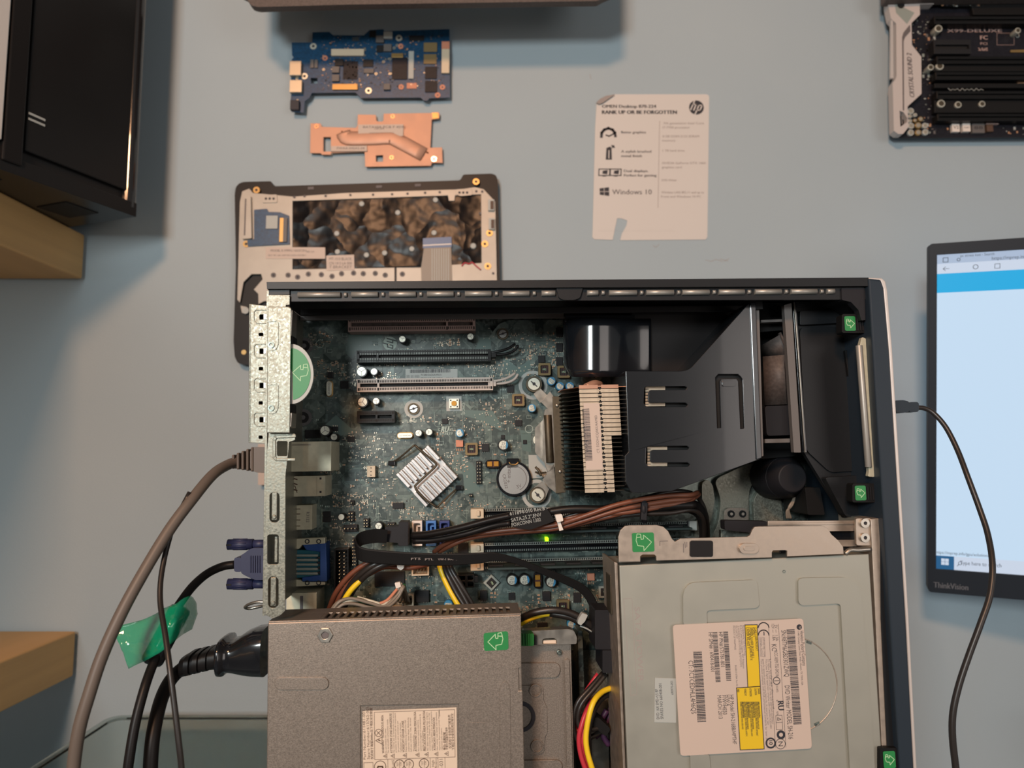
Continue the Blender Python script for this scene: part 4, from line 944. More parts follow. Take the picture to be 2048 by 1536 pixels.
# ================================================================= black air duct
dk = thing('air_duct', 'glossy black plastic fan duct with slotted openings covering the right of the cooler', 'air duct', CF.pix(1390, 860, -30))
WD = -14
z5 = lambda L: [(x/3.657+1020, y/3.657+600) for x, y in L]
out = z5([(845, 520), (1255, 520), (1290, 514), (1330, 490), (1745, 25), (1765, 22), (1790, 180), (1835, 1150), (1828, 1165), (1180, 1400), (900, 1412), (880, 1395), (862, 1360), (846, 1330), (840, 1140), (868, 1108)])
Hs = []
for x, y, dy in ((970, 630, 0), (985, 1068, 12)):
    H = [(x+12, y+14), (x+30, y+2), (x+310, y), (x+325, y+12), (x+315, y+26), (x+60, y+28), (x+42, y+36), (x+40, y+112), (x+55, y+122), (x+315, y+122), (x+330, y+136), (x+318, y+150), (x+50, y+152), (x+25, y+146), (x+8, y+125)]
    Hs.append(z5(H))
def ribbon(x, y): return z5([(x-2, y+6), (x+18, y-16), (x+162, y-16), (x+184, y+4), (x+196, y+24), (x+208, y+378), (x+182, y+380), (x+166, y+34), (x+154, y+18), (x+38, y+20), (x+27, y+36), (x+38, y+376), (x+12, y+378)])
mb = MB().use('duct_black'); mb.pprism(out, WD, WD-1.5, Hs+[ribbon(1505, 560)])
o_ = out; q0 = [mb.P(x, y, WD).xy for x, y in o_]
inn = [(Vector(p)-Vector((CF.pix(1390, 860, WD).xy)))*.985+Vector((CF.pix(1390, 860, WD).xy)) for p in q0]
mb.prism(q0, WD-46, WD-1.5, [inn])
sh = mb.build('duct_cover', dk, bevel=.9, seg=3)
mb = MB().use('deep'); mb.pprism(z5(rrect(1480, 520, 1730, 980, 10)), WD-3.2, WD-3.8); mb.build('groove_shade', sh)  # near-black sheet painted as the shade down in the groove
mb = MB().use('duct_black'); mb.pprism(z5(rrect(1553, 590, 1650, 632, 14)), WD+.7, WD-.2); mb.build('grip_pad', sh, bevel=.6)
for x, y in ((970, 630), (985, 1068)):
    mb = MB().use('fin_metal'); mb.pprism(z5([(x+20, y+6), (x+165, y+4), (x+165, y+146), (x+20, y+148)]), WD-5, WD-6); mb.use('black_matte')
    for k in range(6): mb.pprism(z5([(x+14, y+20+k*22), (x+44, y+20+k*22), (x+44, y+24+k*22), (x+14, y+24+k*22)]), WD-4.6, WD-5)
    mb.use('deep'); mb.pprism(z5([(x+166, y-2), (x+340, y-2), (x+345, y+154), (x+170, y+154)]), WD-5, WD-6)
    mb.build('slot_backing', sh)
# curved snout towards the top wall
mb = MB().use('black_gloss')
prof = [(1130, -52), (1136, -47), (1150, -43), (1168, -40), (1188, -38), (1208, -38.5), (1230, -41), (1252, -45), (1275, -48), (1300, -50)]
top = [mb.P(x, 638, z) for x, z in prof]; bot = [mb.P(x, 754, z) for x, z in prof]; bot[0] = mb.P(1132, 738, -52); bot[1] = mb.P(1140, 750, -47)
pts_t, pts_b = smooth(top, 5), smooth(bot, 5)
rows = []
for k in range(9): rows.append([a.lerp(b, k/8) for a, b in zip(pts_t, pts_b)])
mb.grid(rows)
o = mb.build('duct_snout', dk); so = o.modifiers.new('thick', 'SOLIDIFY'); so.thickness = .0015; so.offset = -1
mb = MB().use('black_inner'); mb.pprism([(1262, 618), (1497, 612), (1500, 760), (1262, 760)], -52, -54); mb.use('black_gloss').pprism([(1130, 630), (1270, 630), (1270, 642), (1130, 644)], -46, -60); mb.build('duct_floor', dk, bevel=.5)
mb = MB().use('duct_black'); mb.pprism([(1500, 604), (1512, 604), (1524, 916), (1513, 920)], WD+1.0, WD-30); mb.build('duct_flange', dk, bevel=.5)
# ================================================================= power supply
WP = 0.5
ps = thing('power_supply', 'grey metal power supply box with a cream warning label, lower left inside the case', 'power supply', CF.pix(790, 1530, -40))
mb = MB().use('galv_fine'); A = [mb.P(x, y, WP).xy for x, y in ((536, 1246), (1042, 1230))]; u0, v0 = A[0]; u1, v1 = A[1]
vb = -336
rec = [mb.P(x, y, WP).xy for x, y in ((721, 1412), (917, 1409), (917, 1700), (721, 1700))]
rec2 = [(x, max(y, vb+6)) for x, y in rec]
notch = [mb.P(x, y, WP).xy for x, y in ((1037, 1336), (1047, 1335), (1049, 1380), (1038, 1381))]
mb.prism([(u0, v0), (u1, v1), (mb.P(1043, 1335, WP).x, notch[0][1]), (notch[0][0], notch[0][1]), (notch[3][0], notch[3][1]), (mb.P(1045, 1381, WP).x, notch[3][1]), (mb.P(1049, 1536, WP).x, vb), (mb.P(534, 1536, WP).x, vb)], WP-1.2, WP, [rec2])
mb.prism([(u0+.2, v0-1.2), (u1-.2, v1-1.2), (u1-.2, vb), (u0+.2, vb)], -31, WP-1.3); mb.box((u0+.2, v0-26, -80), (u1-.2, vb, -31))
box = mb.build('housing', ps, bevel=.5)
mb = MB().use('galv_fine')
# ventilated upper side: strips between the slots
wz0, wz1 = -30, WP-1.2; n = 26
xa, xb = mb.P(640, 1240, WP-4).x, mb.P(1022, 1240, WP-4).x; slope = (v1-v0)/(u1-u0)
def sidebox(ua, ub, za, zb, th=1.0):
    k = len(mb.v)
    for z in (za, zb):
        for (u_, d) in ((ua, 0), (ub, 0), (ub, -th), (ua, -th)): mb.v.append((u_, v0+(u_-u0)*slope+.6+d, z))
    for f in ((0, 3, 2, 1), (4, 5, 6, 7), (0, 1, 5, 4), (1, 2, 6, 5), (2, 3, 7, 6), (3, 0, 4, 7)): mb.face([k+i for i in f])
sidebox(u0, u1, -5, wz1); sidebox(u0, u1, -31, -19); sidebox(u0, xa, -19, -5); sidebox(xb, u1, -19, -5)
for i in range(n): x = xa+(xb-xa)*i/n; sidebox(x, x+(xb-xa)/n*.45, -19, -5)
mb.use('deep').prism([(u0+1, v0-2.2), (u1-1, v1-2.2), (u1-1, v1-3), (u0+1, v0-3)], -24, -2)
mb.build('vented_side', ps, bevel=.15)
mb = MB().use('galv_fine'); mb.pprism(rrect(549, 1355, 657, 1380, 12), WP+1.0, WP); mb.pprism([(1000, 1380), (1003, 1368), (1009, 1363), (1016, 1366), (1020, 1378), (1024, 1700), (1000, 1700)], WP+.5, WP, r=1);
pieces(mb, 'embossed_rib', box, bevel=.6, seg=3)
mb = MB().use('galv_fine'); mb.stroke([mb.P(x, y, WP).xy for x, y in ((924, 1536), (924, 1452), (930, 1446), (974, 1445))], .35, WP, .12); mb.build('pressed_line', box, bevel=.1)
mb = MB().use('steel'); p = mb.P(650.5, 1270, WP); hx = circ(p, 4.2, 6); mb.prism(hx, WP, WP+1, [circ(p, 1.9, 16)]); mb.use('ink_soft').cyl(p, 1.9, WP-.5, WP+.3, 16); mb.build('hex_nut', ps, bevel=.25)
mb = MB().use('green_label'); q_ = [mb.P(x, y, WP).xy for x, y in ((967, 1266), (1016, 1262), (1017, 1299), (968, 1302))]; mb.prism(roundpoly(q_, 1.4), WP, WP+.3); arrow(mb, (Vector(q_[0])+Vector(q_[2]))/2, 10.5, 182, WP+.3, .35, -1)
mb.build('release_label', ps, label='green square label with a curled arrow')
mb = MB().use('steel'); mb.ptube([(968, 1294, WP+.1), (968, 1306, WP+.1), (984, 1306, WP+.1)], .15, 6, 0); mb.build('scribe_mark', box)
# warning label (text runs upwards)
WLb = WP-.7
mb = MB().use('label_cream'); lq = [mb.P(x, y, WLb).xy for x, y in ((725, 1422), (913, 1415), (916, 1640), (727, 1640))]; mb.prism([(x, max(y, vb+7)) for x, y in lq], WLb-.2, WLb)
zl = lambda x, y: CF.pix(x/9.309+710, y/9.309+1400, WLb)
LA = 91.2
mb.use('ink_brown')
def lt_(s_, x, y, h, wd=None, b=0): p = zl(x, y); mb.text(s_, p.x, p.y, WLb+.05, h, LA, wd, bold=b)
L = lambda x0, y0, x1, y1: (zl(x1, y1)-zl(x0, y0)).length
lt_('Part Number:611481-001', 205, 1105, 1.35, 24.8); lt_('Spare Number:613762-001', 275, 1102, 1.35, 26.6); lt_('\u4ec5\u9002\u7528\u4e8e\u6d77\u62d42000m\u4ee5\u4e0b\u5730\u533a\u5b89\u5168\u4f7f\u7528', 340, 1102, 1.1, 26.0, .04)
rowsT = [(545, 990, 280, 'WARNING!   HAZARDOUS AREA', 1.3, .03), (590, 990, 520, 'Do not remove this cover.', .9, 0), (632, 985, 350, 'No serviceable components inside.', .9, 0),
 (700, 985, 245, 'ATTENTION! ZONE DANGEREUSE', 1.3, .03), (738, 975, 230, 'Ne retirez pas ce couvercle sous aucun', .85, 0), (775, 975, 240, 'pretexte ne contient pas de composants', .85, 0), (820, 970, 385, 'qui puissent etre entretenus par', .85, 0), (868, 970, 415, "l'utilisateur ou par la clientele.", .85, 0),
 (925, 970, 385, 'VORSICHT! GEFAHR ZONE', 1.3, .03), (965, 965, 375, 'Diese Abdeckung auf keinen Fall', .85, 0), (1015, 960, 325, 'entfernen. Unter dieser Abdeckung', .85, 0), (1058, 960, 325, 'befinden sich keine Teile, die einer', .85, 0), (1108, 955, 640, 'Wartung beduerfen.', .85, 0),
 (1155, 955, 215, 'ATTENZIONE! ZONA PERICOLOSA', 1.3, .03), (1198, 950, 365, 'Non rimuovere questa copertura.', .85, 0), (1240, 950, 260, 'componenti soggetti di manutenzione da', .85, 0), (1280, 945, 560, "parte dell'utente.", .85, 0),
 (1325, 945, 200, 'PRECAUCION! AREA PELIGROSA', 1.3, .03), (1368, 940, 225, 'No debe retirar la tapa bajo ninguna', .85, 0), (1408, 940, 240, 'circunstancia. Debajo de ella no hay', .85, 0), (1450, 940, 205, 'piezas reparables por el propietario.', .85, 0),
 (1505, 935, 320, 'ATENCAO! AREA PERIGOSA', 1.3, .03), (1545, 935, 225, 'Nao retirar esta tampa sob nenhuma', .85, 0), (1590, 930, 200, 'hipotese. Nao existem pecas internas', .85, 0), (1632, 930, 515, 'reparaveis pelo usuario.', .85, 0),
 (1695, 925, 600, '\u8b66\u544a! \u5371\u9669\u533a\u57df', 1.2, .05), (1735, 925, 505, '\u4e0d\u8981\u6253\u5f00\u76d6\u677f\u5185\u65e0\u96f6\u4ef6', 1.0, .03), (1795, 900, 270, '\u4ec5\u9002\u7528\u4e8e\u975e\u70ed\u5e26\u6c14\u5019\u6761\u4ef6', 1.2, .03), (1850, 930, 245, '\u4e0b\u5730\u533a\u5b89\u5168\u4f7f\u7528\u5371\u9669\u533a\u57df\u5b89\u5168', 1.2, .03)]
for x, ya, yb, s_, h, b_ in rowsT: lt_(s_, x, ya, h*.93, L(x, ya, x, yb), b_)
def fr(x0, y0, x1, y1, wd=.22): mb.stroke([zl(x0, y0).xy, zl(x1, y0-(x1-x0)*.033).xy, zl(x1+8, y1-(x1-x0)*.033).xy, zl(x0+8, y1).xy], wd, WLb, .05, True)
fr(360, 228, 1855, 1110); mb.stroke([zl(1570, 180).xy, zl(1580, 300).xy], .2, WLb, .05); mb.stroke([zl(612, 1110).xy, zl(614, 1400).xy], .2, WLb, .05); mb.stroke([zl(1400, 1080).xy, zl(1403, 1400).xy], .2, WLb, .05); mb.stroke([zl(1545, 1070).xy, zl(1550, 1400).xy], .2, WLb, .05); mb.stroke([zl(1675, 1065).xy, zl(1680, 1400).xy], .2, WLb, .05)
fr(165, 1168, 335, 1500)
tri = lambda x, y, s_: [zl(x-s_, y).xy, zl(x+s_*.8, y-s_).xy, zl(x+s_*.8, y+s_).xy]
for x, y, s_ in ((565, 1045, 38), (705, 1040, 38), (930, 1030, 38), (1165, 1020, 38), (1335, 1012, 38), (1515, 1005, 38), (1705, 998, 38)):
    mb.stroke(tri(x, y, s_), .22, WLb, .05, True); mb.stroke([zl(x-8, y).xy, zl(x+18, y).xy], .35, WLb, .05)
mb.stroke(tri(450, 755, 66), .28, WLb, .05, True); mb.stroke([zl(425, 735).xy, zl(455, 765).xy, zl(450, 740).xy, zl(480, 762).xy], .3, WLb, .05)
def rg(x, y, r, wd=.3): mb.ring(zl(x, y), r-wd, r, WLb, WLb+.05)
rg(438, 612, 2.0); mb.stroke([zl(405, 580).xy, zl(470, 645).xy], .3, WLb, .05); mb.stroke([zl(405, 645).xy, zl(470, 580).xy], .3, WLb, .05)
rg(468, 1245, 3.2, .35); mb.stroke([zl(410, 1290).xy, zl(430, 1240).xy, zl(510, 1240).xy, zl(525, 1290).xy], .8, WLb, .05); lt_('RoHS', 735, 1270, 1.3)
for x, y in ((825, 1205), (1002, 1198), (1285, 1185)): rg(x, y, 2.7, .4); mb.stroke([zl(x+5, y-70).xy, zl(x+5, y+70).xy], .2, WLb, .05); lt_('TEST', x-12, y+32, 1.0, 2.4); lt_('OK', x+45, y+18, 1.0)
lt_('High', 1475, 1240, 1.3); lt_('efficiency', 1530, 1300, 1.2, 6.4); lt_('-031', 1640, 1255, 1.9)
mb.build('warning_label', ps, label='cream label with warnings in several languages')
mb = MB().use('galv_fine'); mb.prism([(x, max(y, vb+6)) for x, y in rec], WP-1.4, WP-.95); mb.build('label_recess', box)
# ================================================================= optical drive
WO = -2.0
od = thing('optical_drive', 'pale metal disc drive bearing a large white and yellow label, lower right', 'disc drive', CF.pix(1500, 1500, -22))
mb = MB().use('drive_metal')
tl_ = mb.P(1239, 1131, WO).xy; tr2 = mb.P(1738, 1108, WO).xy; ur = mb.P(1763, 1500, WO); slope = (tr2[1]-tl_[1])/(tr2[0]-tl_[0])
lx = mb.P(1255, 1536, WO); dx = (lx.x-tl_[0])/(lx.y-tl_[1])
bot = -336; L0 = (tl_[0]+(bot-tl_[1])*dx, bot); R0 = (tr2[0]+(bot-tr2[1])*(ur.x-tr2[0])/(ur.y-tr2[1]), bot)
mb.prism([tl_, tr2, R0, L0], WO-1.2, WO); mb.prism([(tl_[0]+.4, tl_[1]-.4), (tr2[0]-.3, tr2[1]-.4), (R0[0]-.3, bot+.2), (L0[0]+.4, bot+.2)], WO-41, WO-1.2)
mb.build('drive_housing', od, bevel=.5)
mb = MB().use('steel_warm')
mb.prism([(tl_[0]-2.2, tl_[1]+1.5), (tl_[0]-.4, tl_[1]+1), (L0[0]-.4, bot), (L0[0]-1.6, bot)], WO-42, WO-3)
mb.use('olive_metal').box((tl_[0]-2.6, tl_[1]-30, WO-30), (tl_[0]-2.0, tl_[1]-8, WO-16)); mb.build('side_bracket', od, bevel=.4)
zc = lambda L_: [(x/3.2+1180, y/3.2+1100) for x, y in L_]
mb = MB().use('drive_metal')
mb.pprism(zc([(597, 480), (596, 290), (606, 250), (632, 220), (665, 208), (1045, 192), (1065, 200), (1072, 215), (1085, 345), (1078, 362), (1062, 372), (770, 385), (752, 392), (747, 405), (752, 475)]), WO+1.6, WO-.3, r=1.5)
mb.pprism(zc([(1335, 330), (1333, 200), (1345, 183), (1365, 180), (1630, 175), (1675, 190), (1715, 230), (1740, 290), (1800, 1000), (1840, 1700), (1680, 1700), (1660, 1330), (1605, 360), (1598, 348), (1580, 343), (1365, 355), (1345, 348)]), WO+1.6, WO-.3, r=1.5)
mb.pprism(zc([(640, 1310), (765, 1310), (800, 1700), (655, 1700)]), WO+1.6, WO-.3, r=1)
pieces(mb, 'embossed_panel', od, bevel=1.5, seg=4)
c = CF.pix(1583, 1369, WO); rr_ = 91/FPX*1000*.418
mb = MB().use('steel_warm'); mb.tube([(c.x+rr_*math.cos(math.radians(a)), c.y+rr_*math.sin(math.radians(a)), WO) for a in range(-86, 80, 6)], .35, 8, 0)
mb.use('galv_dark'); p = mb.P(1618, 1284, WO); mb.obox(p, 3, 1.8, WO, WO+.3, -20); p = mb.P(1634, 1448, WO); mb.obox(p, 3, 1.8, WO, WO+.3, 20); p = mb.P(1568, 1143, WO); mb.ring(p, .5, .9, WO, WO+.2)
mb.build('spindle_ring', od)
mb = MB().use('ink_grey'); zz = lambda x, y: mb.P(x/3.2+1180, y/3.2+1100, WO)
mb.stroke([zz(215, 312).xy, zz(268, 310).xy, zz(300, 925).xy, zz(262, 932).xy], .2, WO, .04, True); p = zz(285, 365); mb.text('SATA POWER', p.x, p.y, WO+.05, 3, -89, 40)
mb.build('stamped_text', od)
# big label: local frame along its own edges
WL_ = WO+1.9
c0, c1, c3 = CF.pix(1345.5, 1250, WL_), CF.pix(1606.5, 1237, WL_), CF.pix(1361, 1511, WL_)
ex = (c1-c0); ey = (c3-c0); lw, lh = ex.length, ey.length; ex.normalize(); ey.normalize()
def lp(x, y):                                  # pixel of the photo crop -> label point
    return CF.pix(x, y, WL_)
mb = MB().use('label_white'); mb.pprism(roundpoly([(1345.5, 1250), (1606.5, 1237), (1624, 1497), (1361, 1512)], 7), WL_, WL_-.25)
z1 = lambda x, y: CF.pix(x/6.827+1340, y/6.827+1230, WL_)
AN = math.degrees(math.atan2(ey.y, ey.x))      # text runs down along the label
mb.use('ink')
def lb(s_, x, y, h, x1_=None, y1_=None, ink=None, b=0):
    if ink: mb.use(ink)
    p = z1(x, y); wd = (z1(x1_, y1_)-p).length if x1_ is not None else None
    mb.text(s_, p.x, p.y, WL_+.05, h, AN, wd, bold=b)
# y of second crop = y + 956
lb('Hewlett-Packard Company', 1775, 218, 2.0, 1800, 695, 'ink'); lb('11445 Compaq Center Drive West, Houston, TX 77070, USA', 1740, 218, 1.0, 1782, 960)
c_ = z1(1765, 165); mb.cyl(c_, 1.5, WL_, WL_+.05, 20); mb.use('label_white'); mb.text('hp', c_.x, c_.y-.2, WL_+.08, 1.1, AN, None, 'C', .3); mb.use('ink')
lb('SN:R8TM6GBD301ZWQ', 1518, 210, 2.7, 1572, 845); lb('DVD Writer MODEL SH-216', 1565, 965, 2.7, 1628, 1695)
p = z1(1590, 200); mb.barcode(p.x, p.y, WL_+.05, (z1(1665, 1505)-p).length, 4.6, AN, 110, 9)
lb('5V ---  1.0A', 1428, 135, 1.6, 1440, 355); lb('12V ---  1.8A', 1385, 125, 1.6, 1398, 350); lb('KCC-REM-TSS-SH216', 1420, 490, 1.9, 1450, 840); lb('D33475', 1445, 950, 1.1, 1450, 1055)
c_ = z1(1455, 898); mb.ring(c_, 1.7, 2.1, WL_, WL_+.05); mb.stroke([z1(1425, 900).xy, z1(1488, 897).xy], .35, WL_, .05)
for s_, y in (('C', 160), ('C', 262)):
    c_ = z1(1278, y+20); mb.stroke([(c_.x+3*math.cos(math.radians(a)), c_.y+3*math.sin(math.radians(a))) for a in range(5, 176, 12)], .55, WL_, .05)
mb.stroke([z1(1282, 232).xy, z1(1284, 275).xy], .5, WL_, .05)
p = z1(1385, 400); mb.text('KC', p.x, p.y, WL_+.05, 2.8, AN, 3.6)
for a, b in (((1345, 125), (1440, 1810)), ((1480, 125), (1582, 1805))): mb.stroke([z1(*a).xy, z1(*b).xy], .18, WL_, .05)
lb('HP PN#:575781-801', 665, 235, 2.2, 700, 705); lb('HP SPN# : 690418-001', 525, 240, 2.2, 565, 775)
p = z1(725, 228); mb.barcode(p.x, p.y, WL_+.05, (z1(768, 920)-p).length, 2.7, AN, 60, 3); p = z1(580, 238); mb.barcode(p.x, p.y, WL_+.05, (z1(622, 926)-p).length, 2.7, AN, 60, 5)
lb('CT: 7CTCEDHLL4H6QS', 250, 625, 2.7, 292, 1350); p = z1(315, 500); mb.barcode(p.x, p.y, WL_+.05, (z1(372, 1480)-p).length, 4.8, AN, 80, 6)
lb('HP Model SH-216BB/HPTHF', 812, 1092, 2.2, 850, 1765); lb('H/W:A', 757, 1092, 2.2, 765, 1245); lb('F/W=HE50', 708, 1098, 2.2, 728, 1362); lb('MARCH 2013', 645, 1100, 2.2, 665, 1418)
mb.use('ink_soft')
for x, y, s_, x2, y2 in ((985, 140, 'Manufactured by TSST Korea Corp.', 1008, 560), (955, 140, 'B1-6, E Cemit Center, Laguna, 4027 Philippines', 985, 730), (920, 145, '\ub3c4\uc2dc\ubc14\uc0bc\uc131\uc2a4\ud1a0\ub9ac\uc9c0\ud14c\ud06c\ub180\ub7ec\uc9c0\ucf54\ub9ac\uc544', 955, 710), (890, 145, 'FACTORY ID: P', 898, 320), (858, 145, 'PRODUCT OF PHILIPPINES', 880, 475), (885, 685, 'BG68-01678A Rev.02', 905, 975),
    (1235, 600, 'This product complies with FDA performance standards for laser products', 1300, 1820), (1262, 600, 'except for deviations pursuant to Laser Notice No. 50, dated June 24, 2007', 1308, 1500), (1300, 600, 'This Class B digital apparatus complies with Canadian ICES-003', 1340, 1550), (1330, 600, 'To reduce the risk of fire use only with approved equipment', 1360, 1490), (1355, 600, 'Use only as directed', 1375, 1280)):
    lb(s_, x, y, 1.0, x2, y2)
mb.stroke([z1(x, y).xy for x, y in ((1225, 305), (1290, 310), (1300, 572), (1238, 565))], .15, WL_, .05, True); lb('HP HQ-TRE, 71034', 1262, 320, 1.0, 1275, 560); lb('Boblingen, Germany', 1232, 320, 1.0, 1245, 555)
mb.use('yellow')
mb.prism([z1(x, y).xy for x, y in ((1022, 136), (1190, 132), (1232, 972), (1062, 985))], WL_, WL_+.08); mb.prism([z1(x, y).xy for x, y in ((908, 995), (1232, 975), (1285, 1828), (958, 1842))], WL_, WL_+.08)
mb.use('ink')
mb.stroke([z1(x, y).xy for x, y in ((1022, 136), (1190, 132), (1232, 972), (1062, 985))], .4, WL_, .12, True); mb.stroke([z1(x, y).xy for x, y in ((908, 995), (1232, 975), (1285, 1828), (958, 1842))], .4, WL_, .12, True)
def ly(s_, x, y, x2, y2, h=1.0): p = z1(x, y); mb.text(s_, p.x, p.y, WL_+.16, h, AN, (z1(x2, y2)-p).length, bold=.02)
for s_, x, y, x2, y2 in (('CLASS 1 LASER PRODUCT', 1150, 170, 1165, 490), ('KLASSE 1', 1122, 170, 1126, 290), ('APPAREIL A LASER DE CLASSE 1', 1092, 170, 1118, 580), ('LUOKAN 1 LASERLAITE', 1065, 170, 1085, 620), ('LASER KLASS 1', 1038, 170, 1050, 450),
    ('DANGER', 1195, 1000, 1200, 1080), ('CAUTION', 1150, 1000, 1155, 1090), ('ATTENTION', 1080, 1000, 1088, 1110), ('VORSICHT', 1010, 1005, 1018, 1105), ('VARO', 915, 1010, 920, 1055)): ly(s_, x, y, x2, y2, 1.2)
for k in range(11): x = 1195-k*24; ly('INVISIBLE LASER RADIATION WHEN OPEN AVOID EXPOSURE TO BEAM'[:38+(k*7) % 17], x, 1185, x+8, 1400+(k*97) % 290+(60 if k % 3 else 0), .95)
c_ = z1(1375, 1748); mb.ring(c_, 2.0, 2.9, WL_, WL_+.05); mb.text('10', c_.x-.9, c_.y+.2, WL_+.05, 2.0, AN, None, 'C', bold=.05); c_ = z1(1508, 1760); mb.ring(c_, 2.5, 2.8, WL_, WL_+.05); mb.text('N', c_.x-1.2, c_.y, WL_+.05, 2.6, AN, None, 'C')
c_ = z1(1515, 1635); mb.ring(c_, 1.1, 2.4, WL_, WL_+.05); lb('RU', 1470, 1180, 3.3, 1478, 1300, b=.05); lb('c', 1450, 1160, 1.6); lb('us', 1455, 1320, 1.5)
mb.stroke([z1(x, y).xy for x, y in ((1445, 1372), (1528, 1368), (1540, 1560), (1452, 1566))], .2, WL_, .05, True); mb.stroke([z1(x, y).xy for x, y in ((1470, 1440), (1470, 1400), (1515, 1425))], .3, WL_, .05, True); mb.stroke([z1(1448, 1470).xy, z1(1534, 1466).xy], .2, WL_, .05)
mb.build('rating_label', od, label='white label with yellow panels, text and barcodes')
mb = MB().use('label_grey'); W2 = WO+.3; mb.pprism([(1310, 1355.5), (1352, 1357), (1352.5, 1445.5), (1308.5, 1444.5)], W2, WO); mb.use('ink')
p = mb.P(1319, 1438, W2)
for s_, x, y, y2, h in (('DVD 16X SMD-rLS BF', 1319, 1438, 1378, 1.6), ('SPARES NO 660408-001', 1327, 1438, 1367, 1.6), ('690970-001', 1347, 1389, 1362, 1.3)): p = mb.P(x, y, W2); mb.text(s_, p.x, p.y, W2+.05, h, 91, (mb.P(x, y2, W2)-p).length)
mb.build('spares_label', od, label='small pale label with two lines of upright text')
# ================================================================= wiring inside the case
def wire(name, label, cat, pts, r, m_, group=None, flat=None, n=10, parent=None, extra=None):
    mb = MB().use(m_); mb.ptube(pts, r, n, 6, flat)
    if extra: extra(mb)
    return mb.build(name, parent, label=label, cat=cat, group=group)
# flat black data cable: loop to its plug, then right to the sleeve
dc = thing('data_cable', 'flat black data cable looping back from its black plug, below the coloured ports', 'cable', CF.pix(900, 1100, -50))
mb = MB().use('black_matte')
ctr = [(774, 1073, -56), (750, 1072, -54), (722, 1078, -50), (712, 1092, -46), (722, 1108, -42), (760, 1114, -40), (830, 1118, -38), (900, 1119, -37), (960, 1116, -36), (985, 1113, -36), (1030, 1121, -38), (1080, 1140, -42), (1130, 1160, -46), (1165, 1178, -48), (1185, 1205, -50), (1196, 1240, -52)]
wdt = [4.2, 4.4, 4.2, 4.0, 4.4, 4.2, 3.9, 3.7, 3.3, 2.6, 1.8, 2.0, 2.4, 2.6, 2.8, 2.8]
cp = smooth([CF.pix(*c) for c in ctr], 5); wv = [wdt[min(15, i//5)]+(wdt[min(15, i//5+1)]-wdt[min(15, i//5)])*(i % 5)/5 for i in range(len(cp))]
k = len(mb.v)
for i, p in enumerate(cp):
    d = (cp[min(i+1, len(cp)-1)]-cp[max(i-1, 0)]).normalized(); s_ = Vector((0, 1, .25)) if i < 55 else Vector((.5, .8, .2)); s_ = (s_-d*s_.dot(d)*.6).normalized(); nn = d.cross(s_).normalized()*.65
    for a in (s_*wv[i]+nn*.5, s_*wv[i]*.85+nn, -s_*wv[i]*.85+nn, -s_*wv[i]+nn*.5, -s_*wv[i]-nn*.5, s_*wv[i]-nn*.5): mb.v.append(tuple(p+a))
for i in range(len(cp)-1):
    for j in range(6): mb.face((k+i*6+j, k+i*6+(j+1) % 6, k+i*6+6+(j+1) % 6, k+i*6+6+j))
mb.build('cable', dc)
mb = MB().use('ink_grey')
for t_, x, y, wd in (('FTS', 822, 1120, 8), ('PTL', 850, 1121, 7), ('VW-1 80C', 876, 1121, 13), ('AWM 2725', 912, 1121, 12), ('28AWG', 940, 1120, 8)): p = CF.pix(x, y, -36); mb.text(t_, p.x, p.y, -36.2, 1.2, 0, wd*.7)
mb.build('cable_print', dc)
mb = MB().use('black_dull'); mb.pprism([(770, 1054), (797, 1053), (797, 1044), (816, 1044), (816, 1092), (797, 1092), (796, 1086), (770, 1084)], TB+24, TB+9, r=.6); mb.build('plug', dc, bevel=.5)
# second cable pair from the middle socket to the sleeve
sc_ = thing('data_cable', 'pair of black cables running from the white port into a printed black sleeve', 'cable', CF.pix(950, 1060, -40))
mb = MB().use('cable_soft'); mb.ptube([(826, 1071, -55), (860, 1068, -50), (920, 1056, -44), (980, 1040, -40), (1022, 1031, -37)], 2.2, 10, 6, (1.0, 1.3)); mb.build('cable', sc_)
mb = MB().use('cable_soft'); mb.ptube([(826, 1082, -56), (870, 1080, -52), (930, 1068, -46), (985, 1052, -42), (1022, 1046, -38)], 1.9, 10); mb.build('cable', sc_)
mb = MB().use('black_matte'); mb.pprism([(1020, 1026), (1095, 1018), (1110, 1042), (1060, 1060), (1024, 1054)], -34, -41, r=1.5); slv = mb.build('cable_sleeve', sc_, bevel=1.2, seg=3)
mb = MB().use('label_grey')
for t_, x, y, x2, y2 in (('611894-010 Rev.B', 1020, 1031, 1090, 1020), ('SATA,25.2",ENV', 1023, 1044, 1083, 1032), ('FOXCONN 1302', 1024, 1053.5, 1082, 1042)):
    p, q_ = CF.pix(x, y, -34), CF.pix(x2, y2, -34); d = q_-p; mb.text(t_, p.x, p.y, -33.9, 2.1, math.degrees(math.atan2(d.y, d.x)), d.length)
mb.build('sleeve_print', slv)
mb = MB().use('cable_soft'); mb.ptube([(1095, 1024, -38), (1150, 1018, -36), (1250, 1020, -34), (1340, 1012, -34), (1390, 1010, -36)], 2.4, 10); mb.build('cable', sc_)
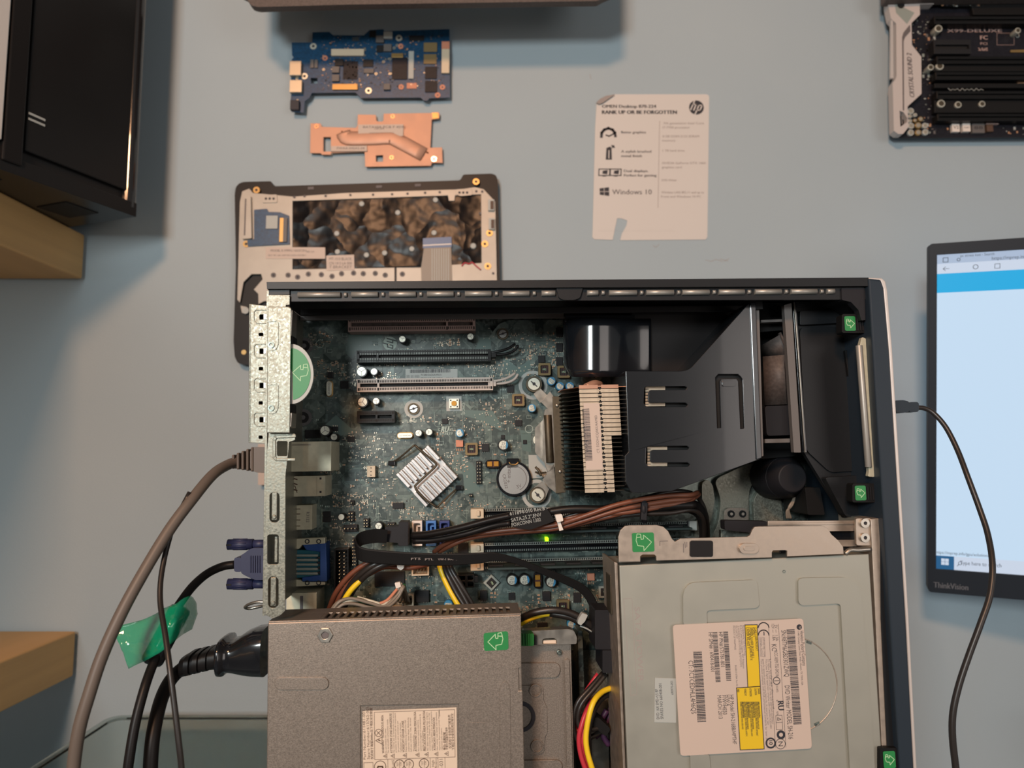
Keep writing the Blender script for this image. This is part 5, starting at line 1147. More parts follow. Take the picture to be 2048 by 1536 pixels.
# brown / dark power wires to the right
bw = thing('power_wires', 'brown and dark wires with a white tie, crossing above the lit green light', 'wires', CF.pix(1150, 1040, -40))
for i, (m_, L_) in enumerate((('brown_wire', [(868, 1104, -66), (890, 1088, -58), (930, 1072, -52), (1000, 1062, -47), (1100, 1052, -40), (1160, 1035, -34), (1240, 1008, -30), (1330, 992, -30), (1380, 990, -32), (1395, 985, -40)]),
    ('brown_wire', [(878, 1104, -66), (900, 1092, -58), (940, 1076, -54), (1010, 1066, -49), (1105, 1058, -42), (1165, 1042, -36), (1245, 1018, -32), (1335, 1002, -32), (1375, 998, -34), (1394, 988, -42)]),
    ('brown_wire', [(1080, 1050, -46), (1170, 1030, -38), (1250, 1025, -33), (1330, 1012, -33), (1380, 1000, -36), (1398, 988, -44)]),
    ('cable_black', [(1100, 1064, -48), (1180, 1044, -42), (1260, 1030, -36), (1340, 1026, -35), (1385, 1020, -38), (1406, 1040, -46), (1408, 1085, -60)]),
    ('cable_black', [(1095, 1046, -44), (1160, 1026, -40), (1255, 1004, -36), (1330, 986, -36), (1375, 984, -40), (1400, 1000, -50), (1414, 1040, -56), (1410, 1090, -66)]),
    ('brown_wire', [(1120, 1058, -44), (1210, 1035, -36), (1290, 1016, -33), (1350, 1008, -33), (1390, 995, -38)]),
    ('cable_black', [(1120, 1052, -46), (1220, 1026, -42), (1300, 1004, -40), (1370, 992, -42)]))):
    mb = MB().use(m_); mb.ptube(L_, 1.5 if i < 3 else 1.4, 10); mb.build('wire', bw)
mb = MB().use('cable_soft'); mb.ptube([(1370, 1008, -44), (1398, 1022, -50), (1408, 1050, -56), (1409, 1090, -64)], 3.2, 10, 6, (1.4, .7)); mb.build('wire', bw, label='wide flat black cable bending down')
mb = MB().use('black_dull'); mb.pprism([(1284, 1004), (1296, 1005), (1294, 1042), (1282, 1040)], -27, -31); mb.ptube([(1288, 1002, -30), (1287, 1022, -28), (1289, 1044, -33)], 1.8, 8, 3); mb.build('cable_tie', bw, label='black cable tie', bevel=.5)
mb = MB().use('white'); mb.pprism([(1110, 1030), (1124, 1028), (1127, 1042), (1114, 1045)], -32, -37, r=.8); mb.pprism([(1114, 1042), (1120, 1042), (1127, 1060), (1119, 1062)], -34, -36); mb.build('cable_tie', bw, label='white cable tie', bevel=.4)
# wire bundle bottom left
lw = thing('power_wires', 'brown, black and yellow wires rising beside the black boxed pin header', 'wires', CF.pix(730, 1160, -50))
for m_, L_, r in (('brown_wire', [(656, 1224, -60), (672, 1185, -56), (700, 1150, -52), (735, 1126, -50), (765, 1118, -50), (800, 1122, -48)], 1.6), ('brown_wire', [(666, 1224, -60), (684, 1186, -56), (712, 1154, -52), (745, 1132, -48), (775, 1126, -50)], 1.6),
    ('cable_black', [(672, 1226, -62), (696, 1178, -54), (724, 1146, -48), (756, 1126, -46), (800, 1116, -50)], 2.0), ('cable_black', [(682, 1226, -62), (706, 1180, -54), (732, 1150, -48), (765, 1130, -46), (810, 1120, -50)], 2.0),
    ('yellow_wire', [(686, 1204, -52), (702, 1180, -50), (726, 1156, -50), (750, 1134, -54), (765, 1124, -58)], 1.7), ('brown_wire', [(735, 1150, -62), (770, 1134, -60), (820, 1136, -58), (858, 1128, -60)], 1.5)):
    mb = MB().use(m_); mb.ptube(L_, r, 10); mb.build('wire', lw)
mb = MB().use('white'); mb.pprism([(793, 1128), (806, 1128), (808, 1136), (802, 1141), (795, 1137)], -52, -56, r=.6); mb.build('cable_tie', lw, bevel=.5, label='white cable tie')
# green white grey thin wires
gw = thing('signal_wires', 'thin green, white and grey wires ending in the ivory connector above the power supply', 'wires', CF.pix(740, 1205, -50))
for m_, L_ in (('grey_wire', [(664, 1222, -44), (680, 1203, -44), (704, 1197, -46), (740, 1206, -48), (770, 1212, -50), (795, 1190, -54), (806, 1172, -56), (806, 1190, -66), (800, 1204, -72)]),
    ('grey_wire', [(668, 1224, -42), (686, 1209, -42), (710, 1208, -44), (745, 1216, -46), (775, 1214, -50), (797, 1194, -54), (808, 1174, -56), (811, 1204, -72)]),
    ('white_wire', [(672, 1222, -46), (690, 1205, -46), (712, 1200, -48), (738, 1204, -50), (765, 1211, -50), (790, 1186, -56), (802, 1168, -58), (792, 1196, -72)]),
    ('green_wire', [(700, 1196, -54), (722, 1198, -52), (745, 1206, -50), (775, 1212, -52), (798, 1190, -56), (808, 1170, -60), (796, 1200, -74)]),
    ('green_wire', [(710, 1200, -54), (735, 1205, -52), (770, 1213, -52), (800, 1186, -58), (809, 1172, -60), (810, 1196, -70)]), ('white_wire', [(715, 1195, -52), (740, 1202, -50), (760, 1208, -50)]),
    ('salmon', [(758, 1208, -50), (775, 1200, -52), (793, 1180, -56), (802, 1170, -58)]),
    ('grey_wire', [(660, 1224, -48), (674, 1206, -48), (696, 1197, -50), (725, 1200, -50), (760, 1210, -50), (790, 1198, -54), (807, 1178, -58), (818, 1204, -72)])):
    mb = MB().use(m_); mb.ptube(L_, 1.0, 8); mb.build('wire', gw)
mb = MB().use('white'); mb.pprism([(789, 1166), (800, 1164), (802, 1174), (792, 1177)], -54, -57, r=.6); mb.build('cable_tie', gw, bevel=.5)
# yellow/black bundle in the middle
yw = thing('power_wires', 'short yellow and black wires dropping from the looped flat cable to the power supply', 'wires', CF.pix(905, 1170, -50))
for m_, L_, r in (('yellow_wire', [(878, 1126, -56), (886, 1150, -54), (900, 1180, -52), (918, 1212, -50), (926, 1224, -50)], 1.9), ('cable_black', [(884, 1122, -58), (894, 1148, -52), (912, 1184, -50), (932, 1216, -48)], 1.7), ('cable_black', [(892, 1122, -56), (900, 1144, -52), (918, 1176, -50), (940, 1216, -48)], 1.6), ('cable_black', [(898, 1120, -56), (904, 1140, -52), (922, 1170, -50), (948, 1214, -50)], 1.5), ('yellow_wire', [(888, 1128, -66), (898, 1160, -64), (922, 1210, -62)], 1.5)):
    mb = MB().use(m_); mb.ptube(L_, r, 10); mb.build('wire', yw)
# arch from psu to drive plugs
aw = thing('power_wires', 'black and yellow wires arching rightward over the green lever to the drive plugs', 'wires', CF.pix(1110, 1240, -50))
for m_, L_, r in (('cable_black', [(1036, 1240, -48), (1066, 1226, -44), (1105, 1220, -42), (1140, 1226, -42), (1170, 1242, -42), (1196, 1262, -44)], 2.2), ('yellow_wire', [(1038, 1250, -48), (1060, 1238, -46), (1085, 1230, -46), (1115, 1226, -46)], 1.5), ('cable_black', [(1100, 1226, -46), (1140, 1234, -44), (1168, 1250, -44), (1196, 1272, -46)], 2.2), ('cable_black', [(1060, 1232, -50), (1100, 1226, -50), (1150, 1236, -48), (1196, 1256, -48)], 2.0)):
    mb = MB().use(m_); mb.ptube(L_, r, 10); mb.build('wire', aw)
mb = MB().use('label_grey'); mb.pprism([(1157, 1238), (1165, 1226), (1176, 1230), (1170, 1243), (1162, 1251), (1155, 1247)], -36, -41, r=.6); mb.ptube([(1160, 1252, -40), (1175, 1258, -40), (1190, 1268, -42)], .5, 6); mb.build('cable_tie', aw, bevel=.4, label='clear cable tie')
pl = thing('drive_power_plug', 'black plugs with red and yellow wires against the disc drive left side', 'plug', CF.pix(1206, 1290, -44))
mb = MB().use('black_dull'); mb.pprism(rrect(1190, 1220, 1222, 1299, 3), -28, -50); mb.build('plug_body', pl, bevel=.6)
mb = MB().use('black_dull'); mb.pprism(rrect(1205, 1301, 1226, 1346, 3), -26, -50); mb.build('plug_body', pl, bevel=.6)
mb = MB().use('black_matte'); mb.pprism([(1176, 1444), (1196, 1434), (1222, 1458), (1212, 1474)], -34, -46, r=1.5); mb.build('plug_clip', pl, bevel=.8)
for i, (m_, L_, r) in enumerate((('cable_black', [(1206, 1346, -40), (1180, 1376, -36), (1156, 1404, -34), (1146, 1440, -34), (1150, 1470, -34), (1162, 1482, -36), (1190, 1470, -40), (1220, 1450, -46)], 1.5),
    ('red_wire', [(1196, 1348, -42), (1172, 1384, -40), (1152, 1420, -40), (1150, 1450, -40), (1158, 1464, -38), (1180, 1462, -42)], 1.4),
    ('cable_black', [(1212, 1348, -38), (1186, 1380, -34), (1162, 1410, -32), (1156, 1440, -32), (1166, 1460, -32), (1200, 1455, -36)], 1.5), ('grey_wire', [(1210, 1346, -44), (1184, 1376, -40), (1165, 1400, -38), (1155, 1430, -38)], 1.2),
    ('red_wire', [(1190, 1396, -36), (1172, 1426, -30), (1163, 1452, -28), (1158, 1478, -28), (1162, 1510, -28), (1174, 1545, -28), (1190, 1580, -30)], 1.5), ('red_wire', [(1184, 1400, -40), (1170, 1430, -32), (1167, 1460, -29), (1164, 1500, -29), (1176, 1540, -30), (1196, 1580, -32)], 1.5),
    ('yellow_wire', [(1222, 1376, -36), (1204, 1384, -32), (1188, 1402, -26), (1178, 1432, -24), (1172, 1470, -24), (1174, 1500, -24), (1184, 1536, -24), (1200, 1580, -26)], 1.6), ('cable_black', [(1224, 1384, -44), (1200, 1400, -38), (1184, 1430, -32), (1176, 1470, -30), (1178, 1520, -30), (1194, 1575, -32)], 1.8),
    ('purple_wire', [(1214, 1420, -50), (1204, 1440, -50), (1206, 1470, -50), (1218, 1490, -50)], 1.8), ('purple_wire', [(1222, 1416, -54), (1212, 1450, -54), (1190, 1474, -54)], 1.8))):
    mb = MB().use(m_); mb.ptube(L_, r, 10); mb.build('wire', pl)
# ================================================================= cables outside the case
ec = thing('network_cable', 'thick grey-brown network cable plugged into the rear panel and hanging down on the left', 'cable', CF.pix(300, 1100, 0))
mb = MB().use('cable_grey'); mb.ptube([(478, 922, -58), (455, 930, -50), (425, 950, -36), (385, 998, -20), (340, 1058, -10), (290, 1140, 0), (245, 1222, 8), (205, 1310, 14), (178, 1390, 18), (158, 1460, 20), (147, 1536, 20), (144, 1600, 20)], 3.15, 16); mb.build('cable', ec)
mb = MB().use('cable_grey')
mb.pprism([(508, 894), (534, 894), (534, 946), (512, 945), (500, 938), (500, 902)], -50, -68, r=1); mb.build('plug', ec, bevel=.8)
mb = MB().use('cable_grey')
for k in range(5):
    x = 463+k*9.5; h = 14+k*2.6; yc = 924-k*1.2; mb.pprism([(x, yc-h), (x+5.5, yc-h-1), (x+5.5, yc+h-1), (x, yc+h)], -59+7+k*.7, -59-7-k*.5)
mb.pprism([(463, 914), (506, 905), (506, 936), (463, 934)], -55, -64); mb.build('strain_relief', ec, bevel=.7)
mb = MB().use('cable_black'); mb.ptube([(380, 985, -20), (350, 1043, -14), (338, 1080, -12), (328, 1120, -8), (321, 1165, -2), (321, 1210, 4), (331, 1272, 14), (340, 1340, 22), (350, 1420, 26), (358, 1490, 28), (363, 1536, 28), (366, 1600, 28)], 1.45, 12); mb.build('thin_cable', None, label='thin black cable hanging down in front of the green tape', cat='cable')
vc = thing('video_cable', 'dark blue video plug with two thumb screws and a black cable on the rear panel', 'cable', CF.pix(490, 1128, -60))
mb = MB().use('vga_blue'); mb.pprism([(534, 1096), (506, 1096), (498, 1099), (488, 1107), (482, 1110), (482, 1146), (488, 1150), (498, 1155), (510, 1160), (534, 1160)], -54, -70, r=1.2); mb.pprism(rrect(468, 1115, 484, 1144, 5), -57, -67)
mb.build('plug', vc, bevel=1)
mb = MB().use('vga_blue')
for k in range(5): mb.pprism([(500+k*4.5, 1112), (501.8+k*4.5, 1111), (501.8+k*4.5, 1146), (500+k*4.5, 1145)], -53.3, -54)
mb.build('grip_ribs', vc, bevel=.2)
for y in (1088, 1168):
    mb = MB().use('vga_blue'); a, b = CF.pix(456, y+(1 if y < 1100 else 0), -62), CF.pix(534, y, -62); mb.tube([a, a.lerp(b, .65)], 3.3, 14, 0); mb.tube([a.lerp(b, .62), b], 2.7, 14, 0)
    mb.use('deep').box((a.x-.1, a.y-.5, -62-3), (a.x+3, a.y+.5, -62+3.4))
    for k in range(10): t_ = 2*PI*k/10; mb.use('vga_blue'); mb.tube([a+Vector((3, 3.2*math.cos(t_), 3.2*math.sin(t_))), a.lerp(b, .5)+Vector((0, 3.2*math.cos(t_), 3.2*math.sin(t_)))], .35, 6, 0)
    mb.build('thumb_screw', vc)
mb = MB().use('cable_soft'); mb.ptube([(470, 1129, -62), (445, 1133, -60), (415, 1147, -54), (388, 1170, -46), (366, 1198, -38), (345, 1232, -32), (322, 1290, -26), (303, 1336, -18), (288, 1380, -10), (270, 1450, -4), (256, 1536, 0), (250, 1600, 0)], lambda t: 2.55, 14); mb.build('cable', vc)
a, b = CF.pix(364, 1212, -35), CF.pix(300, 1330, -24); mb = MB().use('black_gloss'); d = (b-a)
mb.tube([a, a+d*.03, a+d*.08, a+d*.92, a+d*.97, b], lambda t: 3.2 if t < .01 or t > .99 else (5.4 if (t < .25 or t > .75) else 6.1), 18, 0); mb.build('ferrite_core', vc, bevel=.3, label='glossy black barrel on the cable')
# green tape wrapped over the ferrite core
mb = MB().use('tape')
up_ = [(223, 1258, -22), (250, 1249, -24), (282, 1241, -25), (312, 1228, -22), (330, 1216, -21), (352, 1208, -22), (368, 1196, -25), (382, 1193, -30), (392, 1206, -36)]
mid = [(240, 1290, -18), (262, 1284, -19), (288, 1276, -17), (314, 1262, -13), (334, 1250, -11), (350, 1242, -12), (364, 1238, -18), (380, 1236, -28), (394, 1228, -36)]
lo_ = [(258, 1337, -20), (272, 1330, -19), (290, 1322, -16), (308, 1312, -12), (322, 1304, -10), (336, 1292, -11), (350, 1280, -16), (366, 1268, -26), (384, 1258, -34)]
rows = []
for a_, b_, t0, t1 in ((up_, mid, 0, 1), (mid, lo_, 0, 1)):
    for k in range(6 if b_ is mid else 7): rows.append([CF.pix(*p).lerp(CF.pix(*q_), k/6) for p, q_ in zip(a_, b_)])
rows = [smooth(r_, 4) for r_ in rows]; rr = random.Random(2)
rows = [[p+Vector((0, 0, rr.uniform(-.5, .5))) for p in r_] for r_ in rows]
mb.grid(rows); o = mb.build('green_tape', None, label='crumpled translucent green tape wrapped around the black barrel on the video cable', cat='tape'); so = o.modifiers.new('thick', 'SOLIDIFY'); so.thickness = .0003
pc = thing('power_cable', 'black mains power plug and thick cable plugged into the rear of the power supply', 'cable', CF.pix(480, 1300, -50))
mb = MB().use('black_gloss'); 
def loft(sec, m_=None):
    rows = []
    for x, yt, yb_, w0, w1 in sec:
        a, b = CF.pix(x, yt, (w0+w1)/2), CF.pix(x, yb_, (w0+w1)/2); c = (a+b)/2; ry = (a.y-b.y)/2; rz = (w1-w0)/2
        rows.append([c+Vector((0, ry*math.copysign(abs(math.cos(t))**.6, math.cos(t)), rz*math.copysign(abs(math.sin(t))**.6, math.sin(t)))) for t in [2*PI*k/24 for k in range(25)]])
    mb.grid(rows)
    for r_ in (rows[0], rows[-1]): k = len(mb.v); mb.v += [tuple(p) for p in r_[:-1]]; mb.face(range(k, k+24))
loft([(446, 1275, 1341, -66, -34), (449, 1271, 1345, -68, -32), (456, 1271, 1345, -68, -32), (460, 1279, 1338, -65, -35), (475, 1276, 1340, -65, -35), (495, 1262, 1345, -65, -35), (515, 1254, 1347, -66, -34), (535, 1252, 1348, -66, -34)])
mb.build('plug', pc)
mb = MB().use('cable_soft')
loft([(369, 1311, 1349, -57, -37), (372, 1310, 1349, -58, -36), (400, 1302, 1340, -59, -36), (430, 1292, 1334, -60, -36), (448, 1287, 1333, -60, -36)])
for k in range(4): x = 382+k*17; y = 1327-k*4.2; loft([(x, y-24+k*.4, y+19, -59.5, -34.5), (x+9, y-26+k*.4, y+17, -59.5, -34.5)])
mb.build('strain_relief', pc)
mb = MB().use('cable_soft'); mb.ptube([(376, 1330, -47), (358, 1342, -44), (340, 1362, -38), (325, 1392, -30), (314, 1430, -22), (305, 1480, -16), (301, 1536, -14), (300, 1600, -14)], 3.75, 16); mb.build('cable', pc)
mb = MB().use('steel'); mb.ptube([(535, 1205, -52), (515, 1204, -52), (497, 1209, -54), (490, 1215, -58), (500, 1217, -60), (520, 1213, -60), (535, 1210, -58)], .9, 8); mb.build('security_loop', None, label='small wire loop sticking out of the rear panel above the power plug', cat='loop')
# usb plug at the front
uc = thing('usb_cable', 'thin black cable hanging before the monitor from a small plug in the bezel', 'cable', CF.pix(1820, 812, -40))
mb = MB().use('bezel'); mb.pprism([(1790, 801), (1806, 800), (1818, 803), (1819, 823), (1806, 826), (1792, 824)], -36, -46, r=1); mb.pprism(rrect(1818, 804, 1838, 824, 5), -37.5, -44.5); mb.build('plug', uc, bevel=1.2)
mb = MB().use('cable_black'); mb.ptube([(1834, 815, -41), (1850, 817, -40), (1868, 827, -38), (1892, 855, -34), (1915, 900, -28), (1936, 955, -20), (1960, 1020, -14), (1976, 1070, -8), (1985, 1130, 0), (1980, 1190, 4), (1962, 1245, 6), (1938, 1310, 6), (1918, 1370, 6), (1906, 1425, 6), (1905, 1475, 6), (1912, 1540, 6), (1918, 1600, 6)], lambda t: 1.5+.35*t, 12); mb.build('cable', uc)
# ================================================================= room
mb = MB(WF).use('wall_paint'); mb.box((-1600, -1300, -20), (1600, 1200, 0)); o = mb.build('wall_back'); o['kind'] = 'structure'
mb = MB(WF).use('ink_grey')
for L_ in ([(1411, 520), (1422, 523), (1432, 519), (1445, 523)], [(1448, 523), (1458, 517)], [(1306, 491), (1312, 495), (1318, 489)], [(1180, 148), (1182, 158)], [(1440, 518), (1456, 522)]): mb.stroke([WF.pix(x, y, 0).xy for x, y in L_], .5, 0, .05)
o = mb.build('trim_1'); o['kind'] = 'structure'; o['label'] = 'small pencil marks on the wall'
# blue laptop board
zb = lambda L_: [(x/3.531+460, y/3.531) for x, y in L_]
bb = thing('laptop_motherboard', 'irregular blue laptop circuit board mounted on the wall above the copper plate', 'circuit board', WF.pix(735, 200, 0), WF)
WB = 9
mb = MB(WF).use('blue_pcb'); mb.pprism(zb([(435, 300), (580, 300), (582, 228), (700, 225), (728, 248), (945, 250), (985, 212), (1082, 206), (1090, 220), (1550, 205), (1553, 688), (1410, 693), (1392, 712), (1370, 710), (1345, 688), (925, 692), (885, 652), (578, 656), (560, 690), (528, 715), (520, 795), (435, 788), (428, 700), (435, 640), (430, 560), (436, 420), (450, 405), (438, 390)]), WB, WB-1.4, [zb([(862, 260), (912, 260), (912, 290), (862, 290)]), zb([(570, 550), (618, 550), (618, 590), (570, 590)])])
pb_ = mb.build('circuit_board', bb)
def wbx(x0, y0, x1, y1, m_, h, name, parent, base, zf=zb, bev=.2, label=None, fr_=None):
    mb = MB(fr_ or WF).use(m_); (a, b), (c, d) = zf([(x0, y0), (x1, y1)]); mb.pbox(a, b, c, d, base+h, base); return mb.build(name, parent, bevel=bev, label=label)
for x0, y0, x1, y1, m_, h, nm, lb in ((715, 345, 945, 392, 'ivory', 2.5, 'connector', 'ivory ribbon connector'), (722, 592, 900, 632, 'gold', 2, 'connector', 'gold ribbon connector'), (1495, 345, 1548, 515, 'ivory', 3, 'connector', 'ivory edge connector'), (1140, 375, 1222, 405, 'gold', 2, 'connector', None), (1085, 222, 1145, 270, 'label_grey', 3, 'connector', None), (1262, 360, 1296, 555, 'label_grey', 1.5, 'connector', 'narrow silver bracket'),
    (422, 430, 500, 530, 'solder', 6, 'port', 'metal side port'), (422, 565, 505, 650, 'solder', 6, 'port', 'metal side port'), (425, 705, 485, 772, 'ink', 5, 'port', 'dark side port'), (1495, 292, 1550, 345, 'salmon', 1, 'pad', 'orange pad'),
    (1030, 250, 1085, 298, 'grey_plastic', 3, 'coil', None), (1085, 310, 1140, 360, 'grey_plastic', 3, 'coil', None), (1035, 318, 1082, 365, 'chip', 2, 'coil', None), (720, 468, 770, 512, 'grey_plastic', 3, 'coil', None), (720, 525, 770, 572, 'grey_plastic', 3, 'coil', None), (740, 415, 798, 462, 'chip', 2, 'coil', None), (1085, 590, 1130, 632, 'grey_plastic', 3, 'coil', None), (945, 485, 1015, 515, 'grey_plastic', 2, 'coil', None),
    (1145, 405, 1250, 560, 'black_pcb', 1.2, 'chip', 'dark green processor'), (1368, 300, 1462, 365, 'inductor', 1.2, 'chip', 'bronze memory chip'), (1368, 382, 1458, 450, 'inductor', 1.2, 'chip', 'bronze memory chip'), (1378, 470, 1460, 555, 'black_pcb', 1.2, 'chip', None), (1378, 570, 1462, 650, 'black_pcb', 1.2, 'chip', None), (1265, 250, 1370, 285, 'chip', 1.5, 'chip', None), (940, 420, 1010, 470, 'chip', 1.2, 'chip', None), (985, 215, 1030, 262, 'chip', 1, 'chip', None), (800, 430, 900, 560, 'black_pcb', .6, 'chip', None), (568, 420, 590, 478, 'grey_plastic', 1.5, 'chip', None), (597, 420, 618, 478, 'grey_plastic', 1.5, 'chip', None), (1248, 585, 1318, 625, 'salmon', .5, 'pad', None)):
    wbx(x0, y0, x1, y1, m_, h, nm, bb, WB, label=lb)
for x, y in ((588, 326), (1193, 268), (526, 538), (978, 640)):
    mb = MB(WF); (a, b), = zb([(x, y)]); p = mb.P(a, b, WB+1); mb.use('cap_silver').ring(p, 1.6, 3.6, WB, WB+1); mb.use('ink').cyl(p, 1.6, WB, WB+.4, 12); mb.build('screw_ring', bb)
for x, y in ((670, 408), (1205, 325), (1208, 612), (1500, 614), (1466, 670)):
    mb = MB(WF); (a, b), = zb([(x, y)]); p = mb.P(a, b, WB+1); mb.use('salmon').ring(p, 1.0, 3.0, WB, WB+.6); mb.build('copper_ring', bb)
rr = random.Random(11); mb = MB(WF)
for i in range(480):
    x, y = (rr.uniform(640, 1500), rr.uniform(255, 640)) if rr.random() < .75 else (rr.uniform(640, 1130), rr.uniform(400, 600))
    (a, b), = zb([(x, y)]); p = mb.P(a, b, WB); s_ = rr.choice((.8, 1.2, 1.8)); mb.use(rr.choice(('grey_plastic', 'grey_plastic', 'ink', 'smd_tan', 'blue_pcb_lite', 'solder', 'blue_pcb_lite'))).box((p.x, p.y, WB), (p.x+s_, p.y+s_*rr.choice((.5, 1, .6)), WB+.6))
for x, y in ((1130, 418), (1132, 520), (968, 528), (1032, 522), (662, 492), (1085, 436), (474, 556), (478, 712), (1180, 322), (1160, 340)):
    (a, b), = zb([(x, y)]); p = mb.P(a, b, WB); mb.use('pin').ring(p, .8, 1.5, WB, WB+.5)
mb.build('surface_component', bb, kind='stuff')
# copper heat spreader
cu = thing('copper_heat_spreader', 'flat copper laptop heat spreader plate with a raised pipe mounted on the wall', 'heat spreader', WF.pix(755, 300, 0), WF); WC = 6
mb = MB(WF).use('copper'); mb.pprism(zb([(568, 870), (638, 870), (650, 895), (888, 902), (900, 885), (902, 808), (1030, 810), (1035, 850), (1045, 858), (1072, 858), (1083, 850), (1085, 802), (1420, 797), (1440, 792), (1472, 792), (1480, 800), (1478, 838), (1425, 845), (1415, 1042), (1498, 1040), (1502, 1150), (1425, 1150), (1420, 1170), (955, 1178), (950, 1072), (716, 1080), (710, 1092), (648, 1092), (640, 1082), (565, 1080)]), WC, WC-1.2, [zb([(660, 968), (712, 968), (712, 1070), (660, 1070)]), zb([(1030, 1098), (1080, 1095), (1080, 1142), (1032, 1142)])])
mb.build('copper_plate', cu, bevel=.2)
mb = MB(WF).use('copper'); p = [WF.pix(*q_, WC+.4) for q_ in zb([(800, 935), (830, 975), (1000, 975), (1120, 970), (1170, 985), (1370, 1092)])]; mb.tube(p, 8.2, 16, 4, (1.0, .22)); mb.use('copper_edge'); mb.tube([WF.pix(*q_, WC+1) for q_ in zb([(1175, 940), (1250, 985), (1400, 1080)])], .7, 8, 0)
mb.tube([WF.pix(*q_, WC+.4) for q_ in zb([(790, 925), (792, 1010)])], .7, 8, 0); mb.build('heat_pipe', cu)
for L_, t_, h in (([(905, 880), (1225, 878), (1222, 960), (905, 962)], (('BATAVIA PCB F 45W', 940, 905, 85), ('CN07 2014Y', 1020, 915, 20), ('||||||||||||||||||||||||', 985, 950, 48)), 1), ([(715, 1032), (966, 1028), (968, 1066), (712, 1068)], (('FWAA-045AS-04', 755, 1055, 55),), 1)):
    mb = MB(WF).use('label_white'); mb.pprism(zb(L_), WC+1.8, WC)
    mb.use('ink_soft')
    for s_, x, y, wd in t_: (a, b), = zb([(x, y)]); p = mb.P(a, b, WC+1.8); mb.text(s_, p.x, p.y, WC+1.9, 2.6, 0, wd*.55)
    mb.build('paper_label', cu, label='small white printed label')
mb = MB(WF).use('gold'); mb.pprism(zb([(1425, 795), (1470, 795), (1474, 835), (1430, 838)]), WC+1, WC); p = mb.P(*zb([(1440, 1122)])[0], WC+1); mb.use('chrome').ring(p, 1.5, 3, WC, WC+.8)
for x, y in ((1148, 820), (1140, 1110), (610, 890)): p = mb.P(*zb([(x, y)])[0], WC+1); mb.use('copper_edge').ring(p, 1.2, 2.4, WC, WC+.4)
mb.build('fixing_lug', cu)
# laptop palm-rest frame
zp = lambda L_: [(x/3.413+440, y/3.413+330) for x, y in L_]
lf = thing('laptop_chassis', 'black laptop keyboard chassis with crinkled film and metal frame, on the wall', 'laptop chassis', WF.pix(735, 560, 0), WF); WL = 16
mb = MB(WF).use('laptop_black'); mb.pprism(zp([(100, 200), (108, 150), (130, 125), (160, 115), (350, 110), (362, 145), (1640, 104), (1660, 65), (1855, 58), (1885, 70), (1897, 110), (1912, 800), (1925, 1360), (150, 1362), (120, 1350), (100, 1310), (92, 1200), (108, 700)]), WL-4, 1, r=2)
mb.build('palm_rest', lf, bevel=2.5, seg=4)
mb = MB(WF).use('laptop_frame')
mb.pprism(zp([(150, 180), (200, 160), (225, 185), (500, 220), (850, 195), (1640, 165), (1740, 150), (1800, 165), (1850, 200), (1880, 250), (1885, 780), (1890, 1000), (1700, 1000), (1700, 790), (1200, 795), (1190, 690), (700, 705), (495, 710), (495, 240), (1780, 200), (1780, 665), (1590, 690), (1590, 800), (320, 800), (330, 940), (270, 960), (270, 880), (235, 850), (230, 760), (160, 800), (150, 830), (125, 950), (120, 780), (130, 400)][:1]+[(200, 160), (225, 190), (500, 215), (850, 190), (1640, 165), (1740, 150), (1800, 165), (1880, 250), (1890, 760), (1895, 900), (300, 930), (262, 950), (260, 880), (230, 850), (290, 780), (280, 745), (215, 745), (160, 800), (135, 940), (118, 920), (128, 500), (135, 250)]), WL, WL-2, [zp([(495, 246), (1555, 208), (1562, 245), (1600, 245), (1605, 208), (1782, 200), (1785, 668), (1590, 680), (1370, 700), (1190, 700), (495, 712)])])
fm = mb.build('metal_frame', lf, bevel=.3)
mb = MB(WF).use('film'); mb.pprism(zp([(490, 240), (1786, 195), (1790, 672), (490, 716)]), WL-1.6, WL-3); mb.build('black_film', lf, label='crinkled black plastic film')
for x, y in ((965, 262), (1212, 322), (795, 465), (1460, 460), (1308, 570), (998, 612), (1470, 235), (1122, 598), (800, 590), (1728, 550)):
    mb = MB(WF).use('label_grey'); p = mb.P(*zp([(x, y)])[0], WL); mb.cyl(p, 3.2 if (x, y) != (1728, 550) else 3.8, WL-1.7, WL-.8, 18, 2.4); mb.build('rivet', lf)
for i, (x, y) in enumerate([(365, 752), (465, 752), (530, 765), (603, 745), (692, 748), (765, 760), (830, 742), (912, 738), (978, 742), (1060, 740), (1128, 752), (1245, 745), (508, 220), (577, 213), (722, 212), (890, 205), (1045, 203), (1175, 200), (1280, 196), (1400, 190), (1500, 186), (1750, 180), (1790, 182), (1775, 330), (1865, 740)]):
    mb = MB(WF); p = mb.P(*zp([(x, y)])[0], WL); big = i < 12; mb.use('ink_soft').ring(p, 1.2 if big else .6, 2.8 if big else 1.4, WL, WL+.3); mb.use('ink').cyl(p, 1.1 if big else .9, WL, WL+.2, 12); mb.build('screw_hole', lf)
for x, y in ((250, 172), (1748, 115), (1828, 692), (180, 540), (290, 525), (378, 515), (1840, 466), (1808, 540)):
    mb = MB(WF).use('gold'); p = mb.P(*zp([(x, y)])[0], WL); mb.cyl(p, 3.6, WL-2, WL+.8, 20); mb.use('ink').cyl(p, 1.5, WL+.8, WL+1, 12); mb.build('brass_standoff', lf)
for L_ in ([(288, 205), (388, 200), (392, 255), (290, 258)], [(1612, 165), (1718, 160), (1722, 205), (1640, 212), (1612, 200)]):
    mb = MB(WF).use('laptop_frame'); mb.pprism(zp(L_), WL+1, WL, r=1.5); mb.use('ink')
    cx = sum(p[0] for p in L_)/len(L_); cy = sum(p[1] for p in L_)/len(L_)
    for d in (-26, 0, 26): mb.cyl(mb.P(*zp([(cx+d, cy)])[0], WL+1), 1.4, WL+1, WL+1.2, 10)
    mb.build('hinge_mount', lf, bevel=.3)
